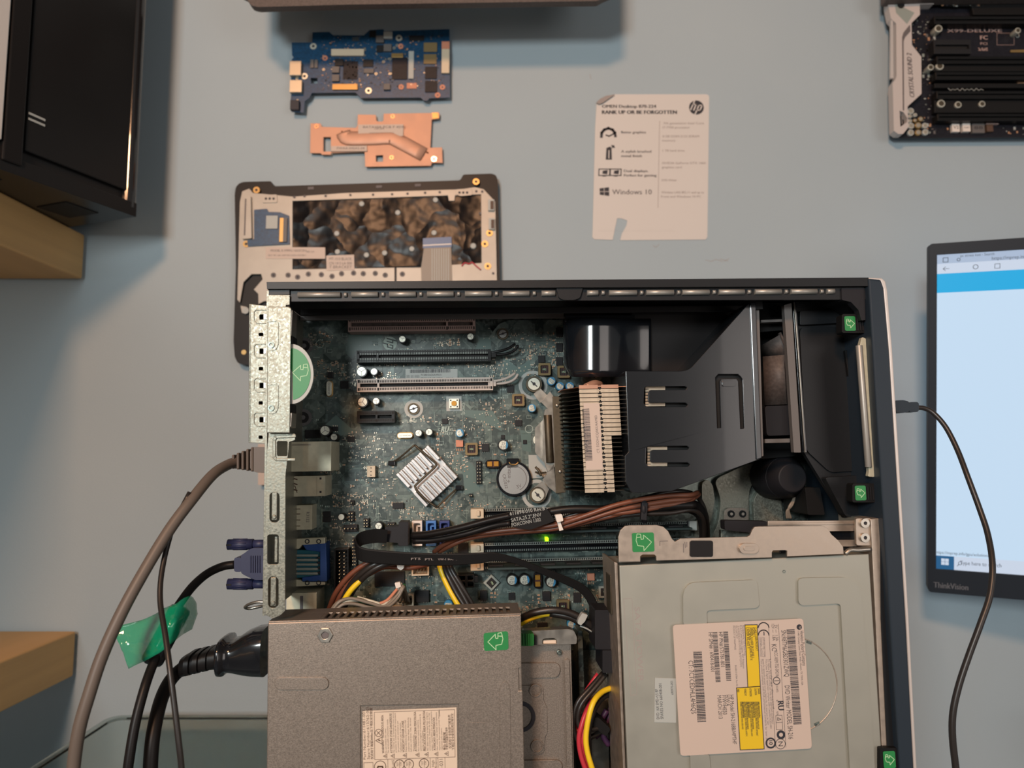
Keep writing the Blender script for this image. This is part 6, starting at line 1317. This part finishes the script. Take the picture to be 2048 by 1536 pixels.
mb = MB(WF).use('laptop_frame'); mb.pprism(zp([(165, 215), (210, 210), (215, 500), (150, 505)]), WL+4, WL, r=1); mb.use('ink_soft').pprism(zp([(170, 230), (180, 230), (172, 480), (162, 480)]), WL+4.2, WL+4); mb.build('hinge_bar', lf, bevel=.4)
mb = MB(WF).use('blue_pcb'); mb.pprism(zp([(232, 305), (320, 298), (330, 320), (410, 322), (470, 345), (475, 540), (190, 555), (185, 515), (232, 505)]), WL+1.6, WL)
sb = mb.build('side_board', lf, bevel=.1, label='small blue circuit board')
wbx(315, 345, 392, 435, 'label_grey', 1.5, 'component', sb, WL+1.6, zp, label='silver shielded block'); wbx(408, 360, 430, 525, 'gold', 2, 'connector', sb, WL+1.6, zp, label='gold connector'); wbx(432, 360, 455, 525, 'grey_plastic', 2, 'connector', sb, WL+1.6, zp)
for L_, rows_ in (([(312, 560), (718, 562), (718, 640), (312, 640)], ((345, 592, 'MODEL 0.1M99G 16X5CS01', 235, 2.6), (330, 622, 'DC+ 3V 1.6A  HW-SVC-5GD-1024GB-V', 250, 1.8), (590, 598, 'REV 2.0', 50, 2.0))), ([(725, 618), (915, 612), (918, 715), (728, 722)], ((745, 650, 'MT-10.0 BLACK', 150, 3), (745, 680, 'CN 14 0 LA 000', 150, 3), (745, 705, 'T BRACKET', 150, 3)))):
    mb = MB(WF).use('label_white'); mb.pprism(zp(L_), WL+.5, WL-1.5, r=.6); mb.use('ink_soft')
    for x, y, s_, wd, h in rows_: p = mb.P(*zp([(x, y)])[0], WL+.5); mb.text(s_, p.x, p.y, WL+.6, h, 0, wd/3.413*.55)
    if len(rows_) == 3 and rows_[0][0] == 345: p = mb.P(*zp([(675, 585)])[0], WL+.5)
    mb.build('paper_label', lf, label='printed paper label')
mb = MB(WF).use('blue_pcb_lite'); mb.pprism(zp([(1385, 500), (1580, 490), (1582, 560), (1385, 568)]), WL+.8, WL-1.5); mb.use('white').pprism(zp([(1385, 545), (1580, 535), (1580, 543), (1385, 553)]), WL+.9, WL+.8); mb.use('grey_wire').pprism(zp([(1392, 566), (1578, 560), (1585, 800), (1375, 805), (1372, 700)]), WL+.6, WL-1.5)
mb.use('label_grey')
for k in range(8): x = 1445+k*16; mb.pprism(zp([(x, 570), (x+5, 570), (x+5, 790), (x, 790)]), WL+.8, WL+.6)
mb.build('ribbon_cable', lf, label='grey ribbon cable with blue end')
for x0, y0, x1, y1 in ((1830, 235, 1872, 310), (1835, 362, 1875, 440)): wbx(x0, y0, x1, y1, 'label_grey', 3, 'side_port', lf, WL, zp); wbx(x0+16, y0+10, x1-4, y1-8, 'ink_brown', .4, 'side_port', lf, WL+3, zp)
for L_ in ([(1190, 700), (1206, 700), (1206, 800), (1190, 800)], [(600, 150), (640, 148), (640, 165), (600, 167)], [(1330, 130), (1370, 128), (1370, 145), (1330, 147)], [(1065, 140), (1105, 138), (1105, 155), (1065, 157)]): mb = MB(WF).use('laptop_black' if L_[0][0] == 1190 else 'ink_soft'); mb.pprism(zp(L_), WL+.2 if L_[0][0] == 1190 else WL-3.4, WL-4); mb.build('frame_gap', fm)
mb = MB(WF).use('red_wire'); mb.ptube([(*zp([q_])[0], WL+1) for q_ in ((1650, 690), (1670, 668), (1700, 675), (1720, 665), (1750, 690), (1780, 715))], .7, 6); mb.build('red_wire', lf, label='thin red wire')
mb = MB(WF).use('laptop_frame'); mb.pprism(zp([(140, 960), (185, 970), (180, 1010), (150, 1010)]), WL-2, WL-4, r=1); mb.build('metal_tab', lf)
mb = MB(WF).use('gold'); mb.cyl(mb.P(*zp([(155, 1275)])[0], WL), 2.6, WL-4, WL-3, 16); mb.build('brass_standoff', lf)
mb = MB(WF).use('label_grey'); mb.cyl(mb.P(*zp([(172, 992)])[0], WL), 3.6, WL-2, WL-.6, 16); mb.build('rivet', lf)
# printed card
WS = .8
mb = MB(WF).use('paper'); zs = lambda L_: [(x/4.267+1150, y/4.267+160) for x, y in L_]
mb.pprism(zs([(185, 190), (215, 165), (270, 138), (340, 122), (1120, 122), (1140, 130), (1145, 150), (1130, 1340), (1115, 1362), (385, 1368), (400, 1310), (440, 1240), (446, 1200), (400, 1182), (360, 1180), (345, 1250), (322, 1365), (165, 1360), (147, 1340), (150, 1300), (172, 400)]), WS, .2)
cd = thing('product_card', 'white printed product card with a round logo, torn at its lower left', 'card', WF.pix(1302, 335, 0), WF)
mb.build('card_sheet', cd)
mb = MB(WF).use('ink_grey'); mb.pprism(zs([(182, 192), (215, 160), (262, 135), (340, 122), (300, 150), (235, 195), (205, 205)]), WS+2.5, WS+1.5); mb.build('curled_corner', cd, label='grey curled corner')
mb = MB(WF)
def ts(s_, x, y, h, x1, ink='ink', b=0, y1=None): p = mb.P(*zs([(x, y)])[0], WS); q_ = mb.P(*zs([(x1, y if y1 is None else y1)])[0], WS); mb.use(ink).text(s_, p.x, p.y, WS+.1, h, math.degrees(math.atan2(q_.y-p.y, q_.x-p.x)), (q_-p).length, bold=b)
ts('OMEN Desktop 870-224', 232, 238, 3.6, 692, b=.06); ts('RANK UP OR BE FORGOTTEN', 232, 290, 4.2, 868, b=.08); ts('Better graphics', 395, 456, 2.8, 605, 'ink', .04); ts('A stylish brushed', 395, 620, 2.8, 650, 'ink', .04); ts('metal finish', 395, 658, 2.8, 570, 'ink', .04); ts('Dual displays.', 418, 786, 2.8, 625, 'ink', .04); ts('Perfect for gaming', 418, 824, 2.8, 695, 'ink', .04); ts('Windows 10', 318, 976, 5.6, 655, 'ink_soft', .02)
for s_, x, y, x1 in (('7th generation Intel Core', 755, 378, 1100), ('i7-7700 processor', 748, 414, 980), ('8 GB DDR4-2133 SDRAM', 748, 490, 1060), ('memory', 745, 525, 858), ('1 TB hard drive', 748, 612, 935), ('NVIDIA GeForce GTX 1060', 745, 718, 1115), ('graphics card', 742, 754, 910), ('DVD-Writer', 740, 864, 868), ('Wireless LAN 802.11 and up to', 738, 968, 1100), ('Front and Windows 10 PC', 735, 1004, 1075), ('________________________________________', 198, 1288, 850)): ts(s_, x, y, 2.5 if '_' not in s_ else .8, x1, 'ink_grey' if '_' not in s_ else 'ink_soft', .02)
mb.use('ink_grey'); mb.stroke([mb.P(*zs([q_])[0], WS).xy for q_ in ((722, 350), (708, 1090))], .5, WS)
c = mb.P(*zs([(1036, 235)])[0], WS); mb.use('ink').cyl(c, 8.2, WS, WS+.1, 36); mb.use('paper'); hpmark(mb, c, 8.2, -8, WS+.1, .05, 1.3)
g = lambda L_: [mb.P(*zs([q_])[0], WS).xy for q_ in L_]
mb.use('ink'); mb.stroke(g([(225, 485), (228, 450), (250, 425), (285, 412), (320, 425), (340, 450), (345, 480)]), 3, WS); mb.stroke(g([(265, 470), (290, 480), (320, 465), (335, 450)]), 1.5, WS); mb.prism(g([(268, 580), (300, 568), (312, 580), (315, 680), (262, 680)]), WS, WS+.1); mb.stroke(g([(315, 560), (335, 575)]), 1.6, WS); mb.stroke(g([(318, 578), (332, 560)]), 1.2, WS)
mb.use('paper').prism(g([(286, 600), (294, 600), (292, 670), (284, 670)]), WS+.1, WS+.15); mb.use('ink')
for x in (205, 302): mb.stroke(g([(x, 760), (x+92, 760), (x+90, 815), (x-2, 815)]), 1.1, WS, .06, True); mb.prism(g([(x+32, 775), (x+75, 768), (x+70, 805), (x+28, 800)]), WS, WS+.1); mb.prism(g([(x+30, 815), (x+58, 815), (x+62, 824), (x+28, 824)]), WS, WS+.1)
mb.prism(g([(210, 925), (290, 915), (292, 990), (212, 980)]), WS, WS+.1); mb.use('paper'); mb.stroke(g([(248, 918), (250, 988)]), .5, WS+.1); mb.stroke(g([(210, 953), (292, 952)]), .5, WS+.1)
mb.build('card_print', cd)
# black ATX board at the right
za = lambda L_: [(x/5.12+1740, y/5.12) for x, y in L_]
ax = thing('desktop_motherboard', 'large black circuit board with white side shield, upper right on the wall', 'circuit board', WF.pix(1910, 270, 0), WF); WA = 13
mb = MB(WF).use('black_pcb'); mb.pprism(za([(185, -400), (195, 0), (225, 1385), (250, 1412), (3300, 1395), (3300, -400)]), WA, WA-2, r=1); mb.build('circuit_board', ax)
mb = MB(WF).use('asus_white'); mb.pprism(za([(185, -30), (650, -30), (655, 40), (510, 42), (512, 150), (425, 235), (430, 460), (525, 580), (528, 960), (385, 1090), (395, 1300), (340, 1370), (290, 1372), (245, 1340), (232, 850), (262, 810), (272, 780), (268, 240), (215, 190), (188, 60)]), WA+10, WA, [[*za([(302, 1132), (345, 1150), (385, 1210), (380, 1250), (312, 1298)])]], r=.5)
shd = mb.build('audio_shield', ax, bevel=.6, label='white plastic audio shield')
mb = MB(WF).use('bezel_edge'); mb.pprism(za([(210, 800), (215, 200), (235, 215), (240, 800)]), WA+9, WA+6); mb.build('shield_edge', shd)
mb = MB(WF).use('ink_soft'); mb.pprism(za([(410, 250), (415, 320), (360, 380), (345, 420), (350, 1130), (338, 1130), (330, 380), (345, 330)]), WA+10.4, WA+10); mb.use('slot_grey').pprism(za([(252, 30), (455, 130), (380, 245), (268, 130)]), WA+10.2, WA+10); mb.use('deep').cyl(mb.P(*za([(315, 52)])[0], WA+10), 4, WA+10, WA+10.4, 24)
p = mb.P(*za([(455, 1000)])[0], WA+10); mb.use('ink_soft').text('CRYSTAL SOUND 2', p.x, p.y, WA+10.2, 5.2, 91, 50, ital=.25, bold=.04); mb.build('shield_print', shd)
mb = MB(WF).use('black_gloss'); mb.pprism(za([(302, 1132), (345, 1150), (385, 1210), (380, 1250), (312, 1298)]), WA+3, WA); mb.use('asus_white'); mb.stroke([mb.P(*za([q_])[0], WA+3).xy for q_ in ((325, 1180), (330, 1270))], .4, WA+3); mb.build('shield_window', shd)
for i, (y0, y1, x0) in enumerate(((165, 240, 655), (405, 550, 650), (575, 650, 680), (735, 815, 670), (930, 1010, 680), (1165, 1235, 690))):
    mb = MB(WF).use('slot_black' if i != 1 else 'chip'); xe = 3000 if i != 1 else 1040
    a, b = mb.P(*za([(x0, y0)])[0], WA+11), mb.P(*za([(xe, y1)])[0], WA+11)
    h = a.y-b.y; mb.prism([(a.x, b.y), (b.x, b.y), (b.x, a.y), (a.x, a.y)], WA, WA+11, [[(a.x+2, b.y+h*.35), (b.x-2, b.y+h*.35), (b.x-2, b.y+h*.65), (a.x+2, b.y+h*.65)]]); mb.use('deep').box((a.x+2, b.y+h*.35, WA), (b.x-2, b.y+h*.65, WA+8)); mb.build('expansion_slot', ax, bevel=.4)
mb = MB(WF).use('black_matte'); mb.pprism(za([(680, 0), (3000, 0), (3000, 150), (1060, 150), (1040, 60), (760, 60)]), WA+6, WA); mb.pprism(za([(650, 660), (3000, 660), (3000, 730), (650, 730)]), WA+7, WA); mb.pprism(za([(660, 1020), (3000, 1020), (3000, 1155), (660, 1155)]), WA+7, WA); mb.pprism(za([(660, 850), (3000, 850), (3000, 900), (660, 900)]), WA+7, WA); mb.build('heatsink_cover', ax, bevel=.8)
for i, (x, y, r) in enumerate(((692, 302, 40), (705, 685, 40), (612, 698, 32), (720, 1068, 40), (893, 1080, 34), (1138, 1072, 32), (1503, 322, 30), (438, 1118, 34), (442, 1270, 32), (515, 1265, 34), (585, 1268, 30), (440, 1340, 32), (515, 1338, 32), (590, 1335, 32), (485, 1158, 20), (540, 1200, 26), (432, 1172, 20), (432, 1220, 20), (482, 1215, 20))):
    mb = MB(WF); p = mb.P(*za([(x, y)])[0], WA+7); rr_ = r/5.12/1.87; top_ = WA+9 if x > 600 else WA+3
    mb.use('cap_silver' if i < 7 else 'label_grey' if i % 3 else 'gold').cyl(p, rr_, WA, top_, 20); mb.use('olive_metal' if i < 7 else 'solder').cyl(p, rr_*.7, top_, top_+.3, 18); mb.build('capacitor', ax, bevel=.3)
mb = MB(WF)
def ta(s_, x, y, h, x1, ink='ink_grey', b=0, z=None): z = z or WA; p = mb.P(*za([(x, y)])[0], z); q_ = mb.P(*za([(x1, y)])[0], z); mb.use(ink).text(s_, p.x, p.y, z+.1, h, 0, (q_-p).length, bold=b)
ta('X99-DELUXE', 790, 330, 3.4, 1350, 'slot_pink', .05, WA+.2); ta('FC', 1130, 405, 4.5, 1205, 'slot_pink', .05); ta('PCI', 1130, 460, 3, 1200, 'slot_pink'); ta('2x RoHS', 1110, 520, 3.6, 1205, 'slot_pink', .03); ta('O', 1490, 385, 5, 1530, 'label_grey', .06)
mb.use('slot_pink'); mb.stroke([mb.P(*za([q_])[0], WA).xy for q_ in ((1300, 340), (1475, 340), (1475, 460), (1300, 460))], .3, WA, .05, True); 
mb.build('board_print', ax)
mb = MB(WF); mb.use('label_grey').stroke([mb.P(*za([(800+k*24, 912+(10 if k % 2 else -8)+(k % 3)*4)])[0], WA+7).xy for k in range(16)], .5, WA+7); mb.build('cover_print', ax)
mb = MB(WF).use('gold'); mb.pprism(za([(1440, 512), (1600, 508), (1600, 535), (1440, 535)]), WA+1, WA); mb.build('gold_contact', ax)
for x0, y0, x1, y1, m_, t_ in ((840, 1268, 922, 1348, 'white', 'V2'), (948, 1265, 1030, 1345, 'white', 'START'), (1045, 1265, 1178, 1360, 'grey_plastic', '88'), (1195, 1270, 1265, 1345, 'ink_brown', None), (1190, 1235, 1320, 1270, 'slot_pink', None), (1510, 845, 1600, 910, 'smd_tan', None)):
    mb = MB(WF); a, b = [mb.P(*q_, WA+4) for q_ in za([(x0, y0), (x1, y1)])]; mb.use(m_).box((a.x, b.y, WA), (b.x, a.y, WA+4))
    if t_: mb.use('ink').text(t_, (a.x+b.x)/2, (a.y+b.y)/2-1.2, WA+4.1, 3.4 if t_ != 'START' else 2, 0, (b.x-a.x)*.7, 'C')
    mb.build('push_button' if t_ else 'component', ax, bevel=.3, label='red button' if m_ == 'ink_brown' else None)
rr = random.Random(21); mb = MB(WF)
for i in range(260):
    x, y = rr.choice(((rr.uniform(430, 650), rr.uniform(180, 620)), (rr.uniform(530, 650), rr.uniform(600, 1400)), (rr.uniform(650, 1600), rr.uniform(1240, 1380)), (rr.uniform(700, 1100), rr.uniform(0, 70)))); z = WA+6.1 if y < 150 and x > 680 else WA
    if y > 1250 and 820 < x < 1320: continue
    p = mb.P(*za([(x, y)])[0], z); s_ = rr.choice((.8, 1.4, 2.2)); mb.use(rr.choice(('grey_plastic', 'ink', 'smd_tan', 'label_grey', 'chip', 'slot_grey'))).box((p.x, p.y, z), (p.x+s_, p.y+s_*rr.choice((.5, 1.6)), z+.6))
mb.build('surface_component', ax, kind='stuff')
# laptop lid at the very top
ld = thing('laptop_cover', 'brown-grey laptop bottom cover jutting from the wall along the upper edge', 'laptop cover', WF.pix(850, 0, 0), WF); WLd = 85
mb = MB(WF).use('mesh_brown'); mb.pprism([(476, -160), (476, -14), (492, -6), (497, 4), (503, 11), (515, 14), (700, 9), (1195, 2), (1205, -4), (1228, -14), (1228, -160)], WLd, WLd-9, r=2); mb.build('cover', ld, bevel=1.5, seg=3)  # out-of-view part flared wider and set forward for its wall shadow
mb = MB(WF).use('ink_soft'); mb.pprism([(505, -160), (505, -4), (1195, -8), (1195, -160)], WLd-9, WLd-12); mb.build('inner_tray', ld)
mb = MB(WF).use('black_matte'); mb.pbox(560, -120, 620, -90, WLd-12, 0); mb.pbox(1100, -120, 1150, -90, WLd-12, 0); mb.build('wall_mount', ld)
mb = MB(WF).use('mesh_brown'); mb.pprism([(1774, -120), (1774, -2), (1850, -5), (2300, -12), (2300, -120)], 34, 20, r=2); mb.build('dark_cover', None, bevel=1, label='dark brown edge of a cover just above the black circuit board', cat='cover')
mb = MB(WF).use('label_white'); mb.pprism([(516, 888), (560, 888), (560, 970), (516, 970)], 10, 0, r=.5); mb.build('wall_tag', None, bevel=.4, label='pale pink tag on the wall, peeking out beside the network plug', cat='tag')
# ================================================================= shelf beams and tower on the left
def raypt(px, py, Y):                           # world point on the vertical plane y = Y seen at a pixel
    d = MC.to_3x3() @ Vector(((px-1024)/FPX, (768-py)/FPX, -1)); t = Y/d.y; return MC.translation + d*t
def beam(name, x_px, y0, y1, Y, label, topcut=0, near=-.6):  # near end carried on out of view to shade the wall beneath
    a, b = raypt(x_px, y0, Y), raypt(x_px, y1, Y); F_ = Frame(Matrix.Translation((a.x, Y, b.z)))
    mb = MB(F_).use('wood'); h = (a.z-b.z)*1000; wd = 420
    mb.box((-wd, -(Y-near)*1000, 0), (0, 0, h)); mb.build(name, None, bevel=2, seg=3, label=label, cat='shelf', group='wooden shelf boards on the left', origin=Vector((-wd/2, -200, 0)))
    return a, F_
top_pt, _ = beam('shelf_board', 170, 470, 558, .785, 'light wooden shelf board under the black computer at the upper left')
low_pt, _ = beam('shelf_board', 152, 1262, 1352, .785, 'light wooden shelf board at the lower left')
# tower computer standing on the shelf
zt = top_pt.z; c0 = None
d = MC.to_3x3() @ Vector(((270-1024)/FPX, (768-436)/FPX, -1)); t_ = (zt-MC.translation.z)/d.z; cpt = MC.translation+d*t_     # far right lower corner
th = math.radians(21); vx = Vector((math.cos(th), -math.sin(th), 0)); vy = Vector((math.sin(th), math.cos(th), 0)); TF = Frame(axes(cpt, vx, vy, (0, 0, 1)))
tw = thing('tower_computer', 'black tower computer with a glossy rear edge standing on the upper left shelf', 'computer', (-90, -150, 0), TF)
D, H = 460, 420
mb = MB(TF).use('tower_black'); mb.box((-170, -D, 12), (-3, -8, H)); mb.build('tower_body', tw, bevel=3, seg=3)
mb = MB(TF).use('tower_black'); mb.box((-3, -117, 24), (1.5, -9, H-6)); sp = mb.build('side_panel', tw, bevel=1.2)
mb = MB(TF).use('tower_gloss'); mb.prism(rrect(-172, -14, 4, 0, 6), 8, H+4); mb.build('glossy_front', tw, bevel=3, seg=4, label='glossy black curved end')
mb = MB(TF).use('tower_black'); mb.prism([(-172, -220), (0, -220), (4, -2), (-168, -2)], 0, 14); mb.use('black_matte'); mb.box((-120, -150, -.6), (-20, -120, .4)); mb.box((-60, -60, -.8), (-20, -25, .4)); mb.build('base_foot', tw, bevel=1.5)
mb = MB(TF).use('laptop_black'); mb.box((-3, -137, 8), (4, -120, H)); mb.build('corner_rail', tw, bevel=1.5)
mb = MB(TF).use('paper'); mb.box((-3, -260, 24), (4.5, -139, H)); mb.build('white_panel', tw, bevel=1, label='whitish strip at the left edge')
mb = MB(TF).use('label_grey'); mb.box((1.5, -116, 52), (2.2, -101, 54)); mb.box((1.5, -116, 57), (2.2, -101, 59)); mb.build('silver_stripe', sp)
# ================================================================= monitor
cd_ = lambda px, py: Vector(((px-1024)/FPX, (768-py)/FPX, -1))
u = Vector((.92762, .00658, .37346)).normalized(); v = Vector((-.03129, .9977, .06015)).normalized(); w = u.cross(v)
TLc = Vector((.38829, .13033, -.68918))
MF = Frame(MC @ axes(TLc, u, v, w))
mo = thing('monitor', 'black thin-bezel monitor at the right edge showing a web page and taskbar', 'monitor', (250, -330, -10), MF)
mb = MB(MF).use('monitor_black'); bx = lambda x, y: MF.pix(x, y, 0)
sc0, sc1 = bx(1874, 510), bx(1868, 1137); xl = sc0.x; yt = sc0.y; yb = sc1.y
mb.prism(rrect(0, -330, 540, 0, 3), -14, 1, [[(xl, yb), (540-xl, yb), (540-xl, yt), (xl, yt)]]); mb.build('bezel', mo, bevel=.8)
mb = MB(MF).use('screen'); mb.box((xl-.5, yb-.5, -2), (540-xl+.5, yt+.5, -.5)); scn = mb.build('screen', mo)
def sp_(x, y): return MF.pix(x, y, 0)
g1, g2, g3, g4, g5 = (sp_(1874, y).y for y in (528, 548, 586, 1111, 1137)); Z = -.4
mb = MB(MF).use('screen_tab').box((xl, yt, Z-.1), (540-xl, g1, Z)); mb.use('screen_bar').box((xl, g1, Z-.1), (540-xl, g2, Z)); mb.use('screen_cyan').box((xl, g2, Z-.1), (540-xl, g3, Z)); mb.use('screen_bar').box((xl, g4, Z-.1), (540-xl, yb, Z)); mb.use('screen_start').box((xl, g4, Z), (xl+15, yb, Z+.1))
mb.use('screen_bar').box((54, yt-1, Z), (540-xl, g1, Z+.05)) if False else None
mb.use('screen_dark')
def tm(s_, x, y, x1, h, z=Z+.1): p, q_ = sp_(x, y), sp_(x1, y); mb.text(s_, p.x, p.y, z, h, 0, q_.x-p.x)
tm('pc stress test - Search', 1921, 514, 1989, 2.4); tm('x', 2029, 495, 2035, 3); tm('https://mprep.info', 1984, 520, 2056, 3.0); tm('Type here to search', 1920, 1129, 2003, 3.6); tm('https://mprep.info/gpu/solutions', 1871, 1107, 1978, 2.8)
mb.stroke([(xl+5, yt-3), (xl+9, yt-3), (xl+9, yt-7), (xl+5, yt-7)], .5, Z, .1, True); mb.ring((xl+17.5, yt-5.4), 1.0, 1.5, Z, Z+.1); mb.ring((xl+31, g1-4.6), 1.7, 2.2, Z, Z+.1); mb.stroke([(xl+5, g1-4.8), (xl+10, g1-4.8)], .4, Z, .1); mb.stroke([(xl+7, g1-3), (xl+5, g1-4.8), (xl+7, g1-6.6)], .4, Z, .1); mb.stroke([(xl+46, g1-3), (xl+50, g1-3), (xl+50, g1-7), (xl+46, g1-7)], .4, Z, .1, True); mb.ring((xl+20, g4-6), 1.3, 1.7, Z, Z+.1); mb.stroke([(xl+19, g4-7), (xl+17.6, g4-8.8)], .5, Z, .1)
mb.use('screen_bar')
for i in (0, 1):
    for j in (0, 1): mb.box((xl+4.4+i*3.2, g4-8.6+j*3.2, Z+.1), (xl+7.3+i*3.2, g4-5.7+j*3.2, Z+.2))
mb.build('screen_content', scn)
mb = MB(MF).use('silver_text'); p = sp_(1867, 1174); q_ = sp_(1936, 1176); mb.text('ThinkVision', p.x, p.y, 1.1, 5.4, 0, q_.x-p.x, bold=.03); mb.build('maker_lettering', mo, label='grey lettering')
mb = MB(MF).use('monitor_black'); mb.box((200, -420, -60), (340, -150, -30)); mb.box((170, -470, -140), (370, -460, 20)); mb.box((60, -280, -40), (480, -60, -14)); mb.box((240, -470, -60), (300, -330, -45)); mb.build('stand', mo, bevel=2)
# ================================================================= clear plastic bin behind the computer
BF = Frame(axes(raypt(228, 1434, .74), (1, 0, 0), (0, 1, 0), (0, 0, 1)))
mb = MB(BF).use('bin_plastic')
W2_, D2, H2, t2 = 420, 380, 160, 2.0
q1 = [(0, 0), (W2_, 0), (W2_, -D2), (0, -D2)]; q2 = [(t2, -t2), (W2_-t2, -t2), (W2_-t2, -D2+t2), (t2, -D2+t2)]
mb.prism(rrect(0, -D2, W2_, 0, 12), -H2, 0, [rrect(t2, -D2+t2, W2_-t2, -t2, 11)]); bn = thing('storage_bin', 'clear plastic storage bin behind and below the computer at the lower left', 'storage bin', (W2_/2, -D2/2, -H2), BF)
mb.build('bin_wall', bn)
mb = MB(BF).use('bin_plastic'); mb.prism(rrect(-6, -D2-6, W2_+6, 6, 14), -3, 0, [rrect(0, -D2, W2_, 0, 12)]); mb.build('bin_rim', bn, bevel=.8)
mb = MB(BF).use('bin_plastic'); mb.prism(rrect(0, -D2, W2_, 0, 12), -H2-2, -H2); mb.build('bin_base', bn)
